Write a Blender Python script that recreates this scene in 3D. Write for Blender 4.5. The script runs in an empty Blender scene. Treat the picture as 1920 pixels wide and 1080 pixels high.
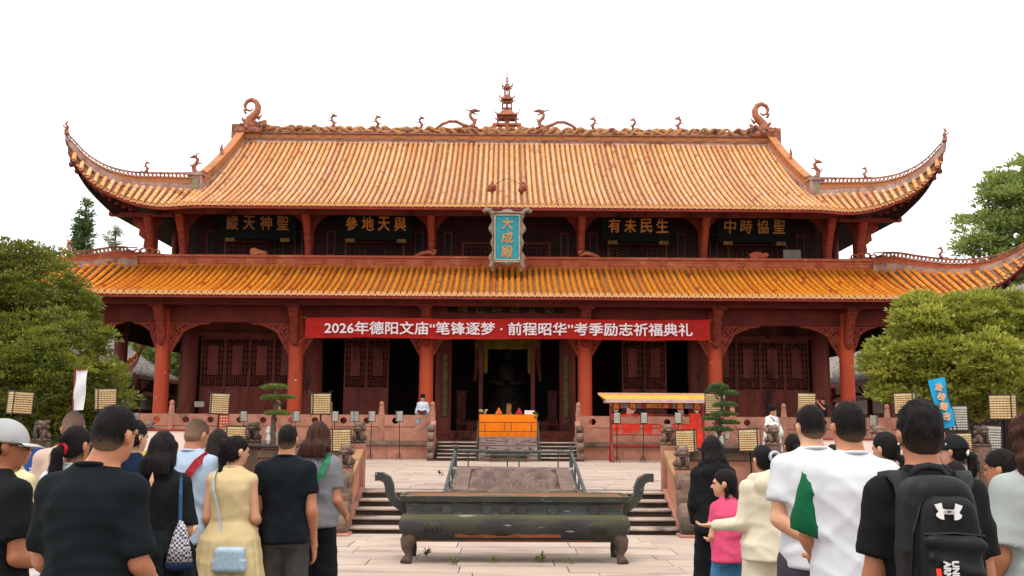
import bpy, math, random
import numpy as np
from mathutils import Vector, Matrix, noise as mnoise
random.seed(7); np.random.seed(7)
R = math.radians; PI = math.pi
sc = bpy.context.scene
COL = sc.collection

# ---------------------------------------------------------------- camera
CAMX, CAMZ, FPX = -0.1, 1.7, 1900.0
cam = bpy.data.cameras.new('camera'); cam.sensor_width = 36; cam.lens = FPX/1920*36
cam.clip_start = 0.05; cam.clip_end = 900
camo = bpy.data.objects.new('camera', cam); COL.objects.link(camo)
CAM_M = (Matrix.Translation((CAMX, 0, CAMZ)) @ Matrix.Rotation(R(-0.47), 4, 'Z')
         @ Matrix.Rotation(R(90+8.03), 4, 'X') @ Matrix.Rotation(R(0.33), 4, 'Z'))
camo.matrix_world = CAM_M
sc.camera = camo
def at(px, py, Y):
    """world point at depth Y that the 1920x1080 picture shows at (px, py)"""
    d = CAM_M.to_3x3() @ Vector(((px-960)/FPX, -(py-540)/FPX, -1))
    k = Y/d.y
    return Vector((CAMX+d.x*k, Y, CAMZ+d.z*k))
def zat(py, Y, px=951): return at(px, py, Y).z
def xat(px, Y, py=700): return at(px, py, Y).x

# ---------------------------------------------------------------- sky and sun
w = bpy.data.worlds.new('World'); sc.world = w; w.use_nodes = True
nt = w.node_tree; nt.nodes.clear()
sky = nt.nodes.new('ShaderNodeTexSky'); sky.sky_type = 'NISHITA'; sky.sun_disc = False
SUN_EL, SUN_AZ = 68, 205
sky.sun_elevation = R(SUN_EL); sky.sun_rotation = R(SUN_AZ)
sky.air_density = 1; sky.dust_density = 4
mx = nt.nodes.new('ShaderNodeMix'); mx.data_type = 'RGBA'; mx.inputs[0].default_value = 0.9
mx.inputs[7].default_value = (11.0, 10.85, 10.8, 1)
bg = nt.nodes.new('ShaderNodeBackground'); bg.inputs[1].default_value = 0.1
wo = nt.nodes.new('ShaderNodeOutputWorld')
nt.links.new(sky.outputs[0], mx.inputs[6]); nt.links.new(mx.outputs[2], bg.inputs[0]); nt.links.new(bg.outputs[0], wo.inputs[0])
sun = bpy.data.lights.new('sun', 'SUN'); sun.energy = 1.3; sun.angle = R(18); sun.color = (1, .96, .9)
suno = bpy.data.objects.new('sun', sun); COL.objects.link(suno)
# direction towards the sun: behind the camera, a little to the left, high
az = R(-25)
sd = Vector((math.sin(az)*math.cos(R(SUN_EL)), -math.cos(az)*math.cos(R(SUN_EL)), math.sin(R(SUN_EL))))
suno.rotation_euler = sd.to_track_quat('Z', 'Y').to_euler()
sc.view_settings.view_transform = 'Standard'; sc.view_settings.look = 'None'
sc.view_settings.gamma = 1; sc.view_settings.exposure = 0.72; sc.view_settings.use_curve_mapping = False
sc.cycles.max_bounces = 6; sc.cycles.diffuse_bounces = 4; sc.cycles.glossy_bounces = 2

# ---------------------------------------------------------------- materials
def lin(h):
    if isinstance(h, str):
        h = h.lstrip('#'); h = [int(h[i:i+2], 16)/255 for i in (0, 2, 4)]
    return tuple(c/12.92 if c <= .04045 else ((c+.055)/1.055)**2.4 for c in h)
MATS = {}
def mat(name, c1, c2=None, scale=3.0, rough=.75, bump=0.0, bscale=30, c3=None, s3=.8, t3=.55, w3=.12,
        rnd=0.0, tint=False, tintc=None, stretch=(1, 1, 1), spec=.3, metal=0, attr=None, detail=5, weave=0):
    if name in MATS: return MATS[name]
    m = bpy.data.materials.new(name); m.use_nodes = True; t = m.node_tree; N = t.nodes; L = t.links
    b = N['Principled BSDF']; b.inputs['Roughness'].default_value = rough
    b.inputs['Specular IOR Level'].default_value = spec; b.inputs['Metallic'].default_value = metal
    c1 = lin(c1); c2 = lin(c2) if c2 else c1
    tc = N.new('ShaderNodeTexCoord'); oi = N.new('ShaderNodeObjectInfo')
    ad = N.new('ShaderNodeVectorMath'); ad.operation = 'MULTIPLY_ADD'
    cb = N.new('ShaderNodeCombineXYZ')
    for i in range(3): L.new(oi.outputs['Random'], cb.inputs[i])
    L.new(cb.outputs[0], ad.inputs[0]); ad.inputs[1].default_value = (37, 19, 53)
    L.new(tc.outputs['Object'], ad.inputs[2])
    mp = N.new('ShaderNodeMapping'); mp.inputs['Scale'].default_value = stretch; L.new(ad.outputs[0], mp.inputs[0])
    nz = N.new('ShaderNodeTexNoise'); nz.inputs['Scale'].default_value = scale; nz.inputs['Detail'].default_value = detail
    L.new(mp.outputs[0], nz.inputs[0])
    rp = N.new('ShaderNodeValToRGB'); rp.color_ramp.elements[0].position = .36; rp.color_ramp.elements[1].position = .64
    rp.color_ramp.elements[0].color = (*c1, 1); rp.color_ramp.elements[1].color = (*c2, 1)
    L.new(nz.outputs[0], rp.inputs[0]); out = rp.outputs[0]
    if c3:
        n3 = N.new('ShaderNodeTexNoise'); n3.inputs['Scale'].default_value = s3; n3.inputs['Detail'].default_value = 8
        n3.inputs['Roughness'].default_value = .65
        L.new(mp.outputs[0], n3.inputs[0])
        r3 = N.new('ShaderNodeMapRange'); r3.inputs[1].default_value = t3; r3.inputs[2].default_value = t3+w3
        L.new(n3.outputs[0], r3.inputs[0])
        x3 = N.new('ShaderNodeMix'); x3.data_type = 'RGBA'; x3.inputs[7].default_value = (*lin(c3), 1)
        L.new(r3.outputs[0], x3.inputs[0]); L.new(out, x3.inputs[6]); out = x3.outputs[2]
    if tint:   # per-piece tint stored on the mesh
        at_ = N.new('ShaderNodeAttribute'); at_.attribute_name = 'tint'
        xt = N.new('ShaderNodeMix'); xt.data_type = 'RGBA'; xt.inputs[7].default_value = (*lin(tintc), 1)
        L.new(at_.outputs['Fac'], xt.inputs[0]); L.new(out, xt.inputs[6]); out = xt.outputs[2]
    if rnd:
        hs = N.new('ShaderNodeHueSaturation'); mr = N.new('ShaderNodeMapRange')
        mr.inputs[3].default_value = 1-rnd; mr.inputs[4].default_value = 1+rnd
        L.new(oi.outputs['Random'], mr.inputs[0]); L.new(mr.outputs[0], hs.inputs['Value']); L.new(out, hs.inputs['Color']); out = hs.outputs[0]
    L.new(out, b.inputs['Base Color'])
    if bump:
        nb = N.new('ShaderNodeTexNoise'); nb.inputs['Scale'].default_value = bscale; nb.inputs['Detail'].default_value = 6
        L.new(mp.outputs[0], nb.inputs[0])
        bp = N.new('ShaderNodeBump'); bp.inputs['Strength'].default_value = min(1, bump); bp.inputs['Distance'].default_value = .02
        L.new(nb.outputs[0], bp.inputs['Height']); L.new(bp.outputs[0], b.inputs['Normal'])
    MATS[name] = m
    return m

# ---------------------------------------------------------------- objects
def tag(o, label=None, cat=None, group=None, kind=None):
    if label: o['label'] = label
    if cat: o['category'] = cat
    if group: o['group'] = group
    if kind: o['kind'] = kind
    return o
def thing(name, label, cat, loc=(0, 0, 0), rz=0, group=None):
    o = bpy.data.objects.new(name, None); COL.objects.link(o); o.location = loc; o.rotation_euler = (0, 0, rz)
    o.empty_display_size = .2
    return tag(o, label, cat, group)
def mk(name, verts, faces, m, parent=None, smooth=False, tints=None, loc=None, mi=None):
    me = bpy.data.meshes.new(name); me.from_pydata([tuple(v) for v in verts], [], faces)
    for x in (m if isinstance(m, (list, tuple)) else [m]): me.materials.append(x)
    if mi is not None: me.polygons.foreach_set('material_index', mi)
    if smooth: me.polygons.foreach_set('use_smooth', [True]*len(me.polygons))
    if tints is not None:
        a = me.attributes.new('tint', 'FLOAT', 'FACE'); a.data.foreach_set('value', tints)
    me.update()
    o = bpy.data.objects.new(name, me); COL.objects.link(o)
    if parent: o.parent = parent
    if loc is not None: o.location = loc
    return o
def inst(src, parent=None, loc=None, rot=None, scale=None, name=None):
    o = src.copy(); COL.objects.link(o)
    if parent: o.parent = parent
    if loc is not None: o.location = loc
    if rot is not None: o.rotation_euler = rot
    if scale is not None: o.scale = scale
    return o
def copy_tree(src, loc, rz=0, scale=None, label=None, group=None):
    r = src.copy(); COL.objects.link(r); r.location = loc; r.rotation_euler = (0, 0, rz)
    if scale: r.scale = (scale,)*3
    if label: r['label'] = label
    if group: r['group'] = group
    def rec(a, b):
        for ch in a.children:
            c = ch.copy(); COL.objects.link(c); c.parent = b; rec(ch, c)
    rec(src, r)
    return r

class MB:
    def __init__(s): s.v = []; s.f = []; s.t = []; s.m = []
    def add(s, vs, fs, tint=0.0, mi=0, M=None):
        n = len(s.v)
        if M is not None: vs = [M @ Vector(v) for v in vs]
        s.v += [tuple(v) for v in vs]; s.f += [tuple(i+n for i in f) for f in fs]
        s.t += [tint]*len(fs); s.m += [mi]*len(fs); return s
    def box(s, x0, x1, y0, y1, z0, z1, M=None, tint=0, mi=0, bev=0):
        if bev:
            b = bev; vs = []
            for (z, k) in ((z0, b), (z0+b, 0), (z1-b, 0), (z1, b)):
                vs += [(x0+k, y0+k, z), (x1-k, y0+k, z), (x1-k, y1-k, z), (x0+k, y1-k, z)]
            fs = [(3, 2, 1, 0), (12, 13, 14, 15)]
            for j in range(3):
                for i in range(4):
                    a = j*4+i; c = j*4+(i+1) % 4; fs.append((a, c, c+4, a+4))
            return s.add(vs, fs, tint, mi, M)
        vs = [(x0, y0, z0), (x1, y0, z0), (x1, y1, z0), (x0, y1, z0), (x0, y0, z1), (x1, y0, z1), (x1, y1, z1), (x0, y1, z1)]
        return s.add(vs, [(3, 2, 1, 0), (4, 5, 6, 7), (0, 1, 5, 4), (1, 2, 6, 5), (2, 3, 7, 6), (3, 0, 4, 7)], tint, mi, M)
    def tube(s, pts, rad, n=8, M=None, tint=0, mi=0, caps=True, flat=None):
        pts = [Vector(p) for p in pts]; k = len(pts)
        rad = rad if isinstance(rad, (list, tuple)) else [rad]*k
        vs = []; up = Vector((0, 0, 1)); prev = None
        for i, p in enumerate(pts):
            d = (pts[min(i+1, k-1)]-pts[max(i-1, 0)])
            d = d.normalized() if d.length > 1e-9 else Vector((0, 0, 1))
            if prev is None:
                a = d.cross(up)
                if a.length < .1: a = d.cross(Vector((0, 1, 0)))
            else: a = prev-d*prev.dot(d)
            a.normalize(); prev = a; b = d.cross(a)
            rr = rad[i]; rx, ry = (rr, rr) if not flat else (rr*flat[0], rr*flat[1])
            for j in range(n):
                t = 2*PI*j/n; vs.append(p+a*math.cos(t)*rx+b*math.sin(t)*ry)
        fs = []
        for i in range(k-1):
            for j in range(n):
                fs.append((i*n+j, i*n+(j+1) % n, (i+1)*n+(j+1) % n, (i+1)*n+j))
        if caps: fs.append(tuple(range(n-1, -1, -1))); fs.append(tuple((k-1)*n+j for j in range(n)))
        return s.add(vs, fs, tint, mi, M)
    def lathe(s, prof, n=12, M=None, tint=0, mi=0, c=(0, 0, 0), sq=False, ph=0):
        """profile [(r, z)...] around z"""
        vs = []
        for r, z in prof:
            for j in range(n):
                t = 2*PI*(j+ph)/n; vs.append((c[0]+r*math.cos(t), c[1]+r*math.sin(t), c[2]+z))
        fs = []
        for i in range(len(prof)-1):
            for j in range(n): fs.append((i*n+j, i*n+(j+1) % n, (i+1)*n+(j+1) % n, (i+1)*n+j))
        fs.append(tuple(range(n-1, -1, -1))); fs.append(tuple((len(prof)-1)*n+j for j in range(n)))
        return s.add(vs, fs, tint, mi, M)
    def prism(s, poly, y0, y1, M=None, tint=0, mi=0):
        """polygon [(x, z)...] extruded along y"""
        n = len(poly)
        vs = [(x, y0, z) for x, z in poly]+[(x, y1, z) for x, z in poly]
        fs = [tuple(range(n)), tuple(range(2*n-1, n-1, -1))]+[((i+1) % n, i, n+i, n+(i+1) % n) for i in range(n)]
        return s.add(vs, fs, tint, mi, M)
    def grid(s, P, tint=0, mi=0, closed=False):
        """P: list of rows of points"""
        r = len(P); c = len(P[0]); vs = [p for row in P for p in row]
        fs = [(i*c+j, i*c+j+1, (i+1)*c+j+1, (i+1)*c+j) for i in range(r-1) for j in range(c-1)]
        return s.add(vs, fs, tint, mi)
    def ball(s, c, r, n=10, M=None, tint=0, mi=0, q=(1, 1, 1)):
        k = max(4, n//2); vs = []
        for i in range(k+1):
            a = PI*i/k
            for j in range(n):
                t = 2*PI*j/n
                vs.append((c[0]+r*q[0]*math.sin(a)*math.cos(t), c[1]+r*q[1]*math.sin(a)*math.sin(t), c[2]-r*q[2]*math.cos(a)))
        fs = [(i*n+j, i*n+(j+1) % n, (i+1)*n+(j+1) % n, (i+1)*n+j) for i in range(k) for j in range(n)]
        return s.add(vs, fs, tint, mi, M)
    def ring(s, c, r, w, th, n=10, q=(1, 1), M=None):
        """flat pierced ring in the xz plane"""
        vs = []
        for k in range(n):
            t = 2*PI*k/n; cx, cz = math.cos(t)*q[0], math.sin(t)*q[1]
            for rr, y in ((r, -th/2), (r-w, -th/2), (r-w, th/2), (r, th/2)):
                vs.append((c[0]+cx*rr, c[1]+y, c[2]+cz*rr))
        fs = []
        for k in range(n):
            a = k*4; b = ((k+1) % n)*4
            for i in range(4): fs.append((a+i, b+i, b+(i+1) % 4, a+(i+1) % 4))
        return s.add(vs, fs, 0, 0, M)
    def build(s, name, m, parent=None, smooth=False, loc=None, multi=False):
        return mk(name, s.v, s.f, m, parent, smooth, s.t if any(s.t) else None, loc, s.m if any(s.m) else None)

def text(name, txt, size, m, parent=None, M=None, ext=.01, off=0.0, spacing=1, vertical=False, width=None, height=None, bold=0):
    c = bpy.data.curves.new(name, 'FONT'); c.body = '\n'.join(txt) if vertical else txt
    c.size = size; c.extrude = ext; c.offset = off; c.align_x = 'CENTER'; c.align_y = 'CENTER'
    c.space_character = spacing; c.resolution_u = 2
    o = bpy.data.objects.new('tmp', c); COL.objects.link(o)
    dg = bpy.context.evaluated_depsgraph_get()
    me = bpy.data.meshes.new_from_object(o.evaluated_get(dg))
    bpy.data.objects.remove(o)
    me.name = name
    n = len(me.vertices); co = np.empty(n*3); me.vertices.foreach_get('co', co); co = co.reshape(-1, 3)
    if n:
        mn, mxx = co.min(0), co.max(0); co[:, :2] -= (mn[:2]+mxx[:2])/2
        if width: co[:, 0] *= width/(mxx[0]-mn[0])
        if height: co[:, 1] *= height/(mxx[1]-mn[1])
        # text lies in xy facing +z -> stand it up facing -y
        co = np.stack([co[:, 0], -co[:, 2], co[:, 1]], 1)
        me.vertices.foreach_set('co', co.ravel())
    if bold:   # thicken the strokes with slightly shifted copies of the outlines
        fs = [tuple(p.vertices) for p in me.polygons]; n = len(co); V = []; F = []
        for k, (dx, dz) in enumerate(((0, 0), (1, 0), (-1, 0), (0, 1), (0, -1), (.7, .7), (-.7, .7), (.7, -.7), (-.7, -.7))):
            V.append(co+np.array([dx*bold, -.0012*k, dz*bold])); F += [tuple(i+k*n for i in f) for f in fs]
        me = bpy.data.meshes.new(name); me.from_pydata(np.concatenate(V).tolist(), [], F)
    me.materials.clear(); me.materials.append(m); me.update()
    r = bpy.data.objects.new(name, me); COL.objects.link(r)
    if parent: r.parent = parent
    if M is not None: r.matrix_local = M
    return r

def nz3(p, s=1.0): return mnoise.noise(Vector(p)*s)
# ================================================================ materials of the hall
M_PIL = mat('red_lacquer', '#c44d2a', '#b54426', scale=1.2, rough=.55, bump=.15, bscale=14, c3='#8a3220', s3=1.4, t3=.56, stretch=(1, 1, .35))
def chips(m, col, sc_=9, th=.66):
    t = m.node_tree; N = t.nodes; L = t.links; b = N['Principled BSDF']; src = b.inputs['Base Color'].links[0].from_socket; tc = N.new('ShaderNodeTexCoord')
    n2 = N.new('ShaderNodeTexNoise'); n2.inputs['Scale'].default_value = sc_; n2.inputs['Detail'].default_value = 4; L.new(tc.outputs['Object'], n2.inputs[0])
    m2 = N.new('ShaderNodeMapRange'); m2.inputs[1].default_value = th; m2.inputs[2].default_value = th+.015; L.new(n2.outputs[0], m2.inputs[0])
    y = N.new('ShaderNodeMix'); y.data_type = 'RGBA'; y.inputs[7].default_value = (*lin(col), 1); L.new(m2.outputs[0], y.inputs[0]); L.new(src, y.inputs[6]); L.new(y.outputs[2], b.inputs['Base Color'])
chips(M_PIL, '#c0a596', 5, .7)
M_BEAM = mat('red_paint_beam', '#74281d', '#611f17', scale=2, rough=.7, bump=.2, bscale=20, c3='#532018', s3=1.1, t3=.55)
M_CARVE = mat('carved_red_wood', '#94402c', '#7c3022', scale=5, rough=.8, bump=.5, bscale=25)
M_WOODU = mat('shaded_gallery_wood', '#3c1d18', '#2c1613', scale=1.5, rough=.8, bump=.25, bscale=18)  # darker copy of the hall wood; the gallery's shade is in its colour
M_WOOD = mat('dark_red_wood', '#7a3a2e', '#652c23', scale=1.5, rough=.7, bump=.25, bscale=18, c3='#331812', s3=.9, t3=.52, stretch=(1, 1, .3))
M_DARK = mat('dark_brown_wood', '#2a1714', '#1c100e', scale=2, rough=.85)  # very dark brown mottle for soffits, frieze and inner room
M_FRET = mat('fretwork_wood', '#74382b', '#5c2a20', scale=4, rough=.8)
M_BLACK = mat('black_lacquer', '#131716', '#0e1212', scale=2, rough=.85, spec=.1)
M_GOLD = mat('gilt', '#c98a35', '#a86b22', scale=6, rough=.5, metal=.2)
M_FASC = mat('fascia_red', '#8c3529', '#7a2b22', scale=1.5, rough=.7)
M_TUP = mat('upper_roof_glaze', '#df954e', '#e3aa74', scale=1.6, rough=.42, bump=.12, bscale=30, c3='#d6a88c', s3=.7, t3=.5, w3=.25, tint=True, tintc='#a8683c', spec=.5)
M_TLO = mat('lower_roof_glaze', '#d98a26', '#d17c1e', scale=2.5, rough=.35, bump=.15, bscale=30, c3='#bb7a44', s3=.9, t3=.6, w3=.2, tint=True, tintc='#a5491e', spec=.5)
M_TEND = mat('tile_end_face', '#c98d52', '#d3a069', scale=9, rough=.5, bump=.4, bscale=40)
M_PAN = mat('grimy_pan_tile', '#8a603f', '#624630', scale=6, rough=.8, bump=.6, bscale=30, c3='#8a6a4d', s3=3, t3=.5)
M_PLAST = mat('stained_plaster', '#a98f86', '#8f6f63', scale=3, rough=.9, bump=.5, bscale=20, c3='#7a4a3a', s3=1.6, t3=.52)
M_RIDGE = mat('ridge_ochre', '#b5713f', '#a06a48', scale=4, rough=.75, bump=.6, bscale=18, c3='#6f6238', s3=1.5, t3=.55)
M_BAND = mat('orange_red_band', '#a9583a', '#9c4c30', scale=2.5, rough=.7, bump=.35, bscale=20, c3='#b5724f', s3=1.2, t3=.52)
M_ORN = mat('ridge_ornament', '#a8664a', '#7b5244', scale=5, rough=.8, bump=.5, bscale=22, c3='#5c4438', s3=2.2, t3=.5)
M_ORN2 = mat('ridge_carving', '#b07a52', '#94704a', scale=6, rough=.8, bump=.7, bscale=20, c3='#6b4030', s3=2.5, t3=.52)
M_TEAL = mat('teal_board', '#2b93a0', '#248494', scale=6, rough=.6, bump=.15, bscale=40)
M_PALEW = mat('pale_frame', '#8d8070', '#75685a', scale=7, rough=.8, bump=.5, bscale=30)
M_BANNER = mat('banner_cloth', '#ab150a', '#9c1109', scale=2, rough=.75, bump=.2, bscale=3)
M_LETT = mat('banner_letters', '#e6d6da', rough=.8)
M_STONE = mat('red_sandstone', '#b07a66', '#9d6a57', scale=2.2, rough=.9, bump=.45, bscale=22, c3='#7d5a4b', s3=1.2, t3=.54, rnd=.06)
M_STONED = mat('weathered_stone', '#7a6257', '#63503f', scale=3, rough=.92, bump=.8, bscale=18, c3='#4a4036', s3=1.6, t3=.5, rnd=.08)
M_PAVE = mat('paving_stone', '#b09e8f', '#a08d80', scale=1.1, rough=.85, bump=.5, bscale=14, c3='#80695c', s3=1.1, t3=.55, w3=.22, rnd=.09, detail=9)
M_GROUT = mat('joint_dirt', '#4f453c', '#3e362f', scale=6, rough=.95)

CX = [-14.0, -8.58, -3.24, 3.24, 8.58, 14.0]
LY, UY, WY, UWY = 41.5, 43.5, 44.3, 44.9
PLZ = 1.28

hall = thing('temple_hall', 'two-storey red timber temple hall with double orange glazed tile roof and upturned corners', 'temple', (0, 41.5, 0))
def part(o):       # parent while keeping world coordinates
    o.parent = hall; o.location = Vector(o.location)-Vector((0, 41.5, 0)); return o
def hb(mb, name, m, smooth=False): return part(mb.build(name, m, None, smooth))

# ---------------------------------------------------------------- roofs
def solve(pxs, plan):
    """points on a curve that lies above a known plan line, read off the photograph"""
    out = []
    for px, py in pxs:
        Y = 41.
        for _ in range(8):
            X = abs(at(px, py, Y).x); Y = plan(X)
        out.append((X, at(px, py, Y).z))
    return out
def lerp(a, b, t): return a+(b-a)*t
def interp(tab, x): return float(np.interp(x, [a for a, _ in tab], [b for _, b in tab]))
def smooth_tab(tab, lo, hi, n=60):
    xs = np.linspace(lo, hi, n); ys = np.interp(xs, [a for a, _ in tab], [b for _, b in tab])
    for _ in range(12): ys[1:-1] = (ys[:-2]+2*ys[1:-1]+ys[2:])/4
    return list(zip(xs, ys))

class Roof:
    def __init__(s, name, Ye0, Ze0, xs, Yt, Zt, xh, Yh, tipx, tipY, hip_px, eave_px, tile_m, step=.25, fwd=1.1, back=57.):
        s.name = name; s.Ye0 = Ye0; s.Ze0 = Ze0; s.xs = xs; s.Yt = Yt; s.Zt = Zt; s.xh = xh; s.Yh = Yh
        s.tx = tipx; s.tY = tipY; s.fwd = fwd; s.back = back
        s.hplan = lambda x: lerp(Yh, tipY, min(1.0, max(0, (x-xh)/(tipx-xh))))
        s.eplan = lambda x: Ye0-fwd*(max(0, min(1, (x-xs)/(tipx-xs)))**2)
        ht = sorted([(xh, s.main(Yh))]+[p for p in solve(hip_px, s.hplan) if p[0] > xh+.15]); et = sorted([(0, Ze0), (xs, Ze0)]+[p for p in solve(eave_px, s.eplan) if p[0] > xs+.1])
        s.ht = smooth_tab(ht, xh, tipx); s.et = smooth_tab(et, xs-2, tipx)
        s.tile_m = tile_m; s.step = step
    def main(s, Y):
        u = (Y-s.Ye0)/(s.Yt-s.Ye0); return s.Ze0+(s.Zt-s.Ze0)*(.72*u+.28*u*u)
    def eave(s, x):
        a = abs(x); return (s.eplan(a), interp(s.et, a) if a > s.xs-2 else s.Ze0)
    def hip(s, x):
        a = abs(x); return (s.hplan(a), interp(s.ht, a))
    def line(s, x, n):
        a = abs(x); ye, ze = s.eave(x)
        if a <= s.xh: yt, zt = s.Yt, s.Zt; c = .28
        else: yt, zt = s.hip(x); c = .28*max(0, 1-(a-s.xh)/2)
        return [Vector((x, lerp(ye, yt, i/n), lerp(ze, zt, (1-c)*(i/n)+c*(i/n)**2))) for i in range(n+1)]
    def build(s):
        roof = thing(s.name, None, None); roof.parent = hall; roof.location = (0, -41.5, 0)
        nrow = int(s.tx/s.step); xsr = [(-nrow+i)*s.step for i in range(2*nrow+1)]
        for x in xsr:
            if abs(x) > s.tx-.1: continue
            L0 = s.line(x, 24); Ltot = sum((L0[i+1]-L0[i]).length for i in range(24))
            nt_ = max(1, round(Ltot/.33)); mb = MB(); r = .094
            rowt = random.random()**2.5*.55
            jx = random.uniform(-.018, .018)
            pt = s.line(x, nt_)
            K = 5
            for i in range(nt_):
                a, b = pt[i], pt[i+1]; d = (b-a).normalized(); up = Vector((1, 0, 0)).cross(d)*1
                if up.z < 0: up = -up
                b = b-d*.0; vs = []
                j2 = jx+random.uniform(-.006, .006)
                for (p, rr) in ((a-d*.01, r), (b, r*.86)):
                    for k in range(K+1):
                        t = PI*k/K; vs.append(p+Vector((j2+rr*math.cos(t), 0, 0))+up*(.03+rr*1.05*math.sin(t)))
                tt = min(1, rowt+(random.random() < .035)*random.uniform(.3, .9)+random.random()*.09)
                mb.add(vs, [(k, k+1, K+2+k, K+1+k) for k in range(K)], tt, 0)
            # round end disc and drip tile
            a = pt[0]; d = (pt[1]-pt[0]).normalized()
            ring = [a+Vector((jx+r*1.05*math.cos(2*PI*k/10), -.035, .035+r*1.05*math.sin(2*PI*k/10))) for k in range(10)]
            mb.add(ring, [tuple(range(9, -1, -1))], 0, 1)
            rb = [p+Vector((0, .04, 0)) for p in ring]
            mb.add(ring+rb, [(k, (k+1) % 10, 10+(k+1) % 10, 10+k) for k in range(10)], 0, 1)
            if x != xsr[-1]:
                h = s.step/2; z0 = s.eave(x+h)[1]; y0 = s.eave(x+h)[0]-.03
                mb.add([(x+h-.07, y0, z0+.0), (x+h-.05, y0, z0-.055), (x+h, y0, z0-.085), (x+h+.05, y0, z0-.055), (x+h+.07, y0, z0), (x+h, y0+.05, z0+.03)],
                       [(0, 1, 2, 3, 4)], 0, 1)
            o = mb.build('tile_row', [s.tile_m, M_TEND], roof, True)
        # pan tiles under the rows
        P = []; xx = np.linspace(-s.tx+.02, s.tx-.02, 181)
        for x in xx: P.append([p+Vector((0, 0, -.005)) for p in s.line(x, 16)])
        MB().grid(P).build('pan_tile_sheet', M_PAN, roof)
        # side and rear slopes (out of sight from the front)
        mb = MB(); bk = s.back
        mid = (s.Ye0+bk)/2
        for sg in (-1, 1):
            rows = []
            for i in range(21):
                x = lerp(s.tx, s.xh, i/20); y, z = s.hip(x); ey = lerp(y, y, 0)
                yb = 2*mid-y; f_ = i/20; ex = x+(s.tx-x)*(.35+.42*f_)
                ze = interp(s.et, s.tx-(s.tx-x)*1.0) if x > s.xs else s.Ze0
                rows.append((Vector((sg*x, y, z)), Vector((sg*ex, y, ze)), Vector((sg*x, yb, z)), Vector((sg*ex, yb, ze))))
            mb.grid([[r_[1], lerp(r_[1], r_[0], .5), r_[0]] for r_ in rows])
            mb.grid([[r_[3], lerp(r_[3], r_[2], .5), r_[2]] for r_ in rows])
            a = rows[-1]; mb.add([a[1], a[3], a[2], a[0]], [(0, 1, 2, 3)])
            s_e = [r_[1] for r_ in rows]; setattr(s, 'side%d' % sg, s_e)
        P = []
        for x in xx: P.append([Vector((p.x, 2*mid-p.y, p.z)) for p in s.line(x, 8)])
        mb.grid(P); mb.build('rear_slopes', M_PAN, roof)
        # red fascia board below the tile ends
        P = []
        for x in np.linspace(-s.tx, s.tx, 161):
            y, z = s.eave(x); P.append([(x, y+.02, z-.02), (x, y+.03, z-.17), (x, y+.12, z-.17)])
        MB().grid(P).build('fascia_board', M_FASC, roof)
        return roof
    def soffit(s, Yw, Zw, xw, name):
        mb = MB(); P = []
        for x in np.linspace(-s.tx, s.tx, 121):
            y, z = s.eave(x); xc = max(-xw, min(xw, x)); row = []
            for t in (0, .17, .33, .5, .75, 1):
                xm = lerp(x, xc, t); row.append((xm, lerp(y+.06, Yw, t), min(lerp(z-.16, Zw, t), s.eave(xm)[1]-.14) if abs(x) > xw else lerp(z-.16, Zw, t)))
            P.append(row)
        mb.grid(P)
        for sg in (-1, 1):
            se = getattr(s, 'side%d' % sg); P = []
            for p in se: P.append([(lerp(p.x, sg*xw, t), lerp(p.y, max(p.y, Yw), t), min(lerp(p.z-.16, Zw, t), s.eave(lerp(p.x, sg*xw, t))[1]-.14)) for t in (0, .17, .33, .5, .75, 1)])
            mb.grid(P); q = se[-1]; mid = (s.Ye0+s.back)/2
            mb.add([(q.x, q.y, q.z-.16), (q.x, 2*mid-q.y, q.z-.16), (sg*xw, 2*mid-q.y, Zw), (sg*xw, q.y, Zw)], [(0, 1, 2, 3)])
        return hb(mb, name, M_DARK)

UP = Roof('upper_roof', 41.0, zat(386, 41.0), 13.0, 49.0, 15.86, 13.4, 43.2, 17.75, 39.9,
          [(257, 349), (230, 344), (200, 334), (167, 314), (148, 296), (132, 270)],
          [(300, 386), (267, 381), (240, 374), (213, 363), (190, 352), (167, 336), (150, 318), (138, 300), (130, 280)], M_TUP)
LO = Roof('lower_roof', 39.2, zat(553, 39.2), 15.4, 42.9, zat(503, 42.9), 15.9, 42.9, 20.5, 38.0,
          [(1680, 503), (1713, 508), (1747, 511), (1784, 513), (1817, 512), (1850, 507), (1880, 499), (1910, 485), (1940, 462)],
          [(1740, 556), (1800, 550), (1850, 539), (1884, 524), (1911, 500), (1945, 462)], M_TLO, fwd=1.2, back=60)
up_roof = UP.build(); lo_roof = LO.build()
UP.soffit(43.6, 11.35, 14.6, 'upper_soffit'); LO.soffit(41.6, 7.25, 16.4, 'lower_soffit')

def sweep(mb, pts, hw, z0, z1, tint=0, mi=0, taper=None):
    P = []
    n = len(pts)
    for i, p in enumerate(pts):
        d = pts[min(i+1, n-1)]-pts[max(i-1, 0)]; sd_ = Vector((-d.y, d.x, 0)).normalized()
        k = 1 if not taper else lerp(1, taper, i/(n-1)); h = hw*k
        P.append([p-sd_*h+Vector((0, 0, z0*k)), p-sd_*h+Vector((0, 0, z1*k)), p+sd_*h+Vector((0, 0, z1*k)), p+sd_*h+Vector((0, 0, z0*k)), p-sd_*h+Vector((0, 0, z0*k))])
    mb.grid(P, tint, mi)
    for e in (P[0], P[-1]): mb.add(e[:4], [(0, 1, 2, 3)], tint, mi)
def along(pts, step):
    out = []; acc = 0
    for a, b in zip(pts, pts[1:]):
        L = (b-a).length
        while acc < L: out.append((lerp(a, b, acc/L), (b-a).normalized())); acc += step
        acc -= L
    return out
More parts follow.
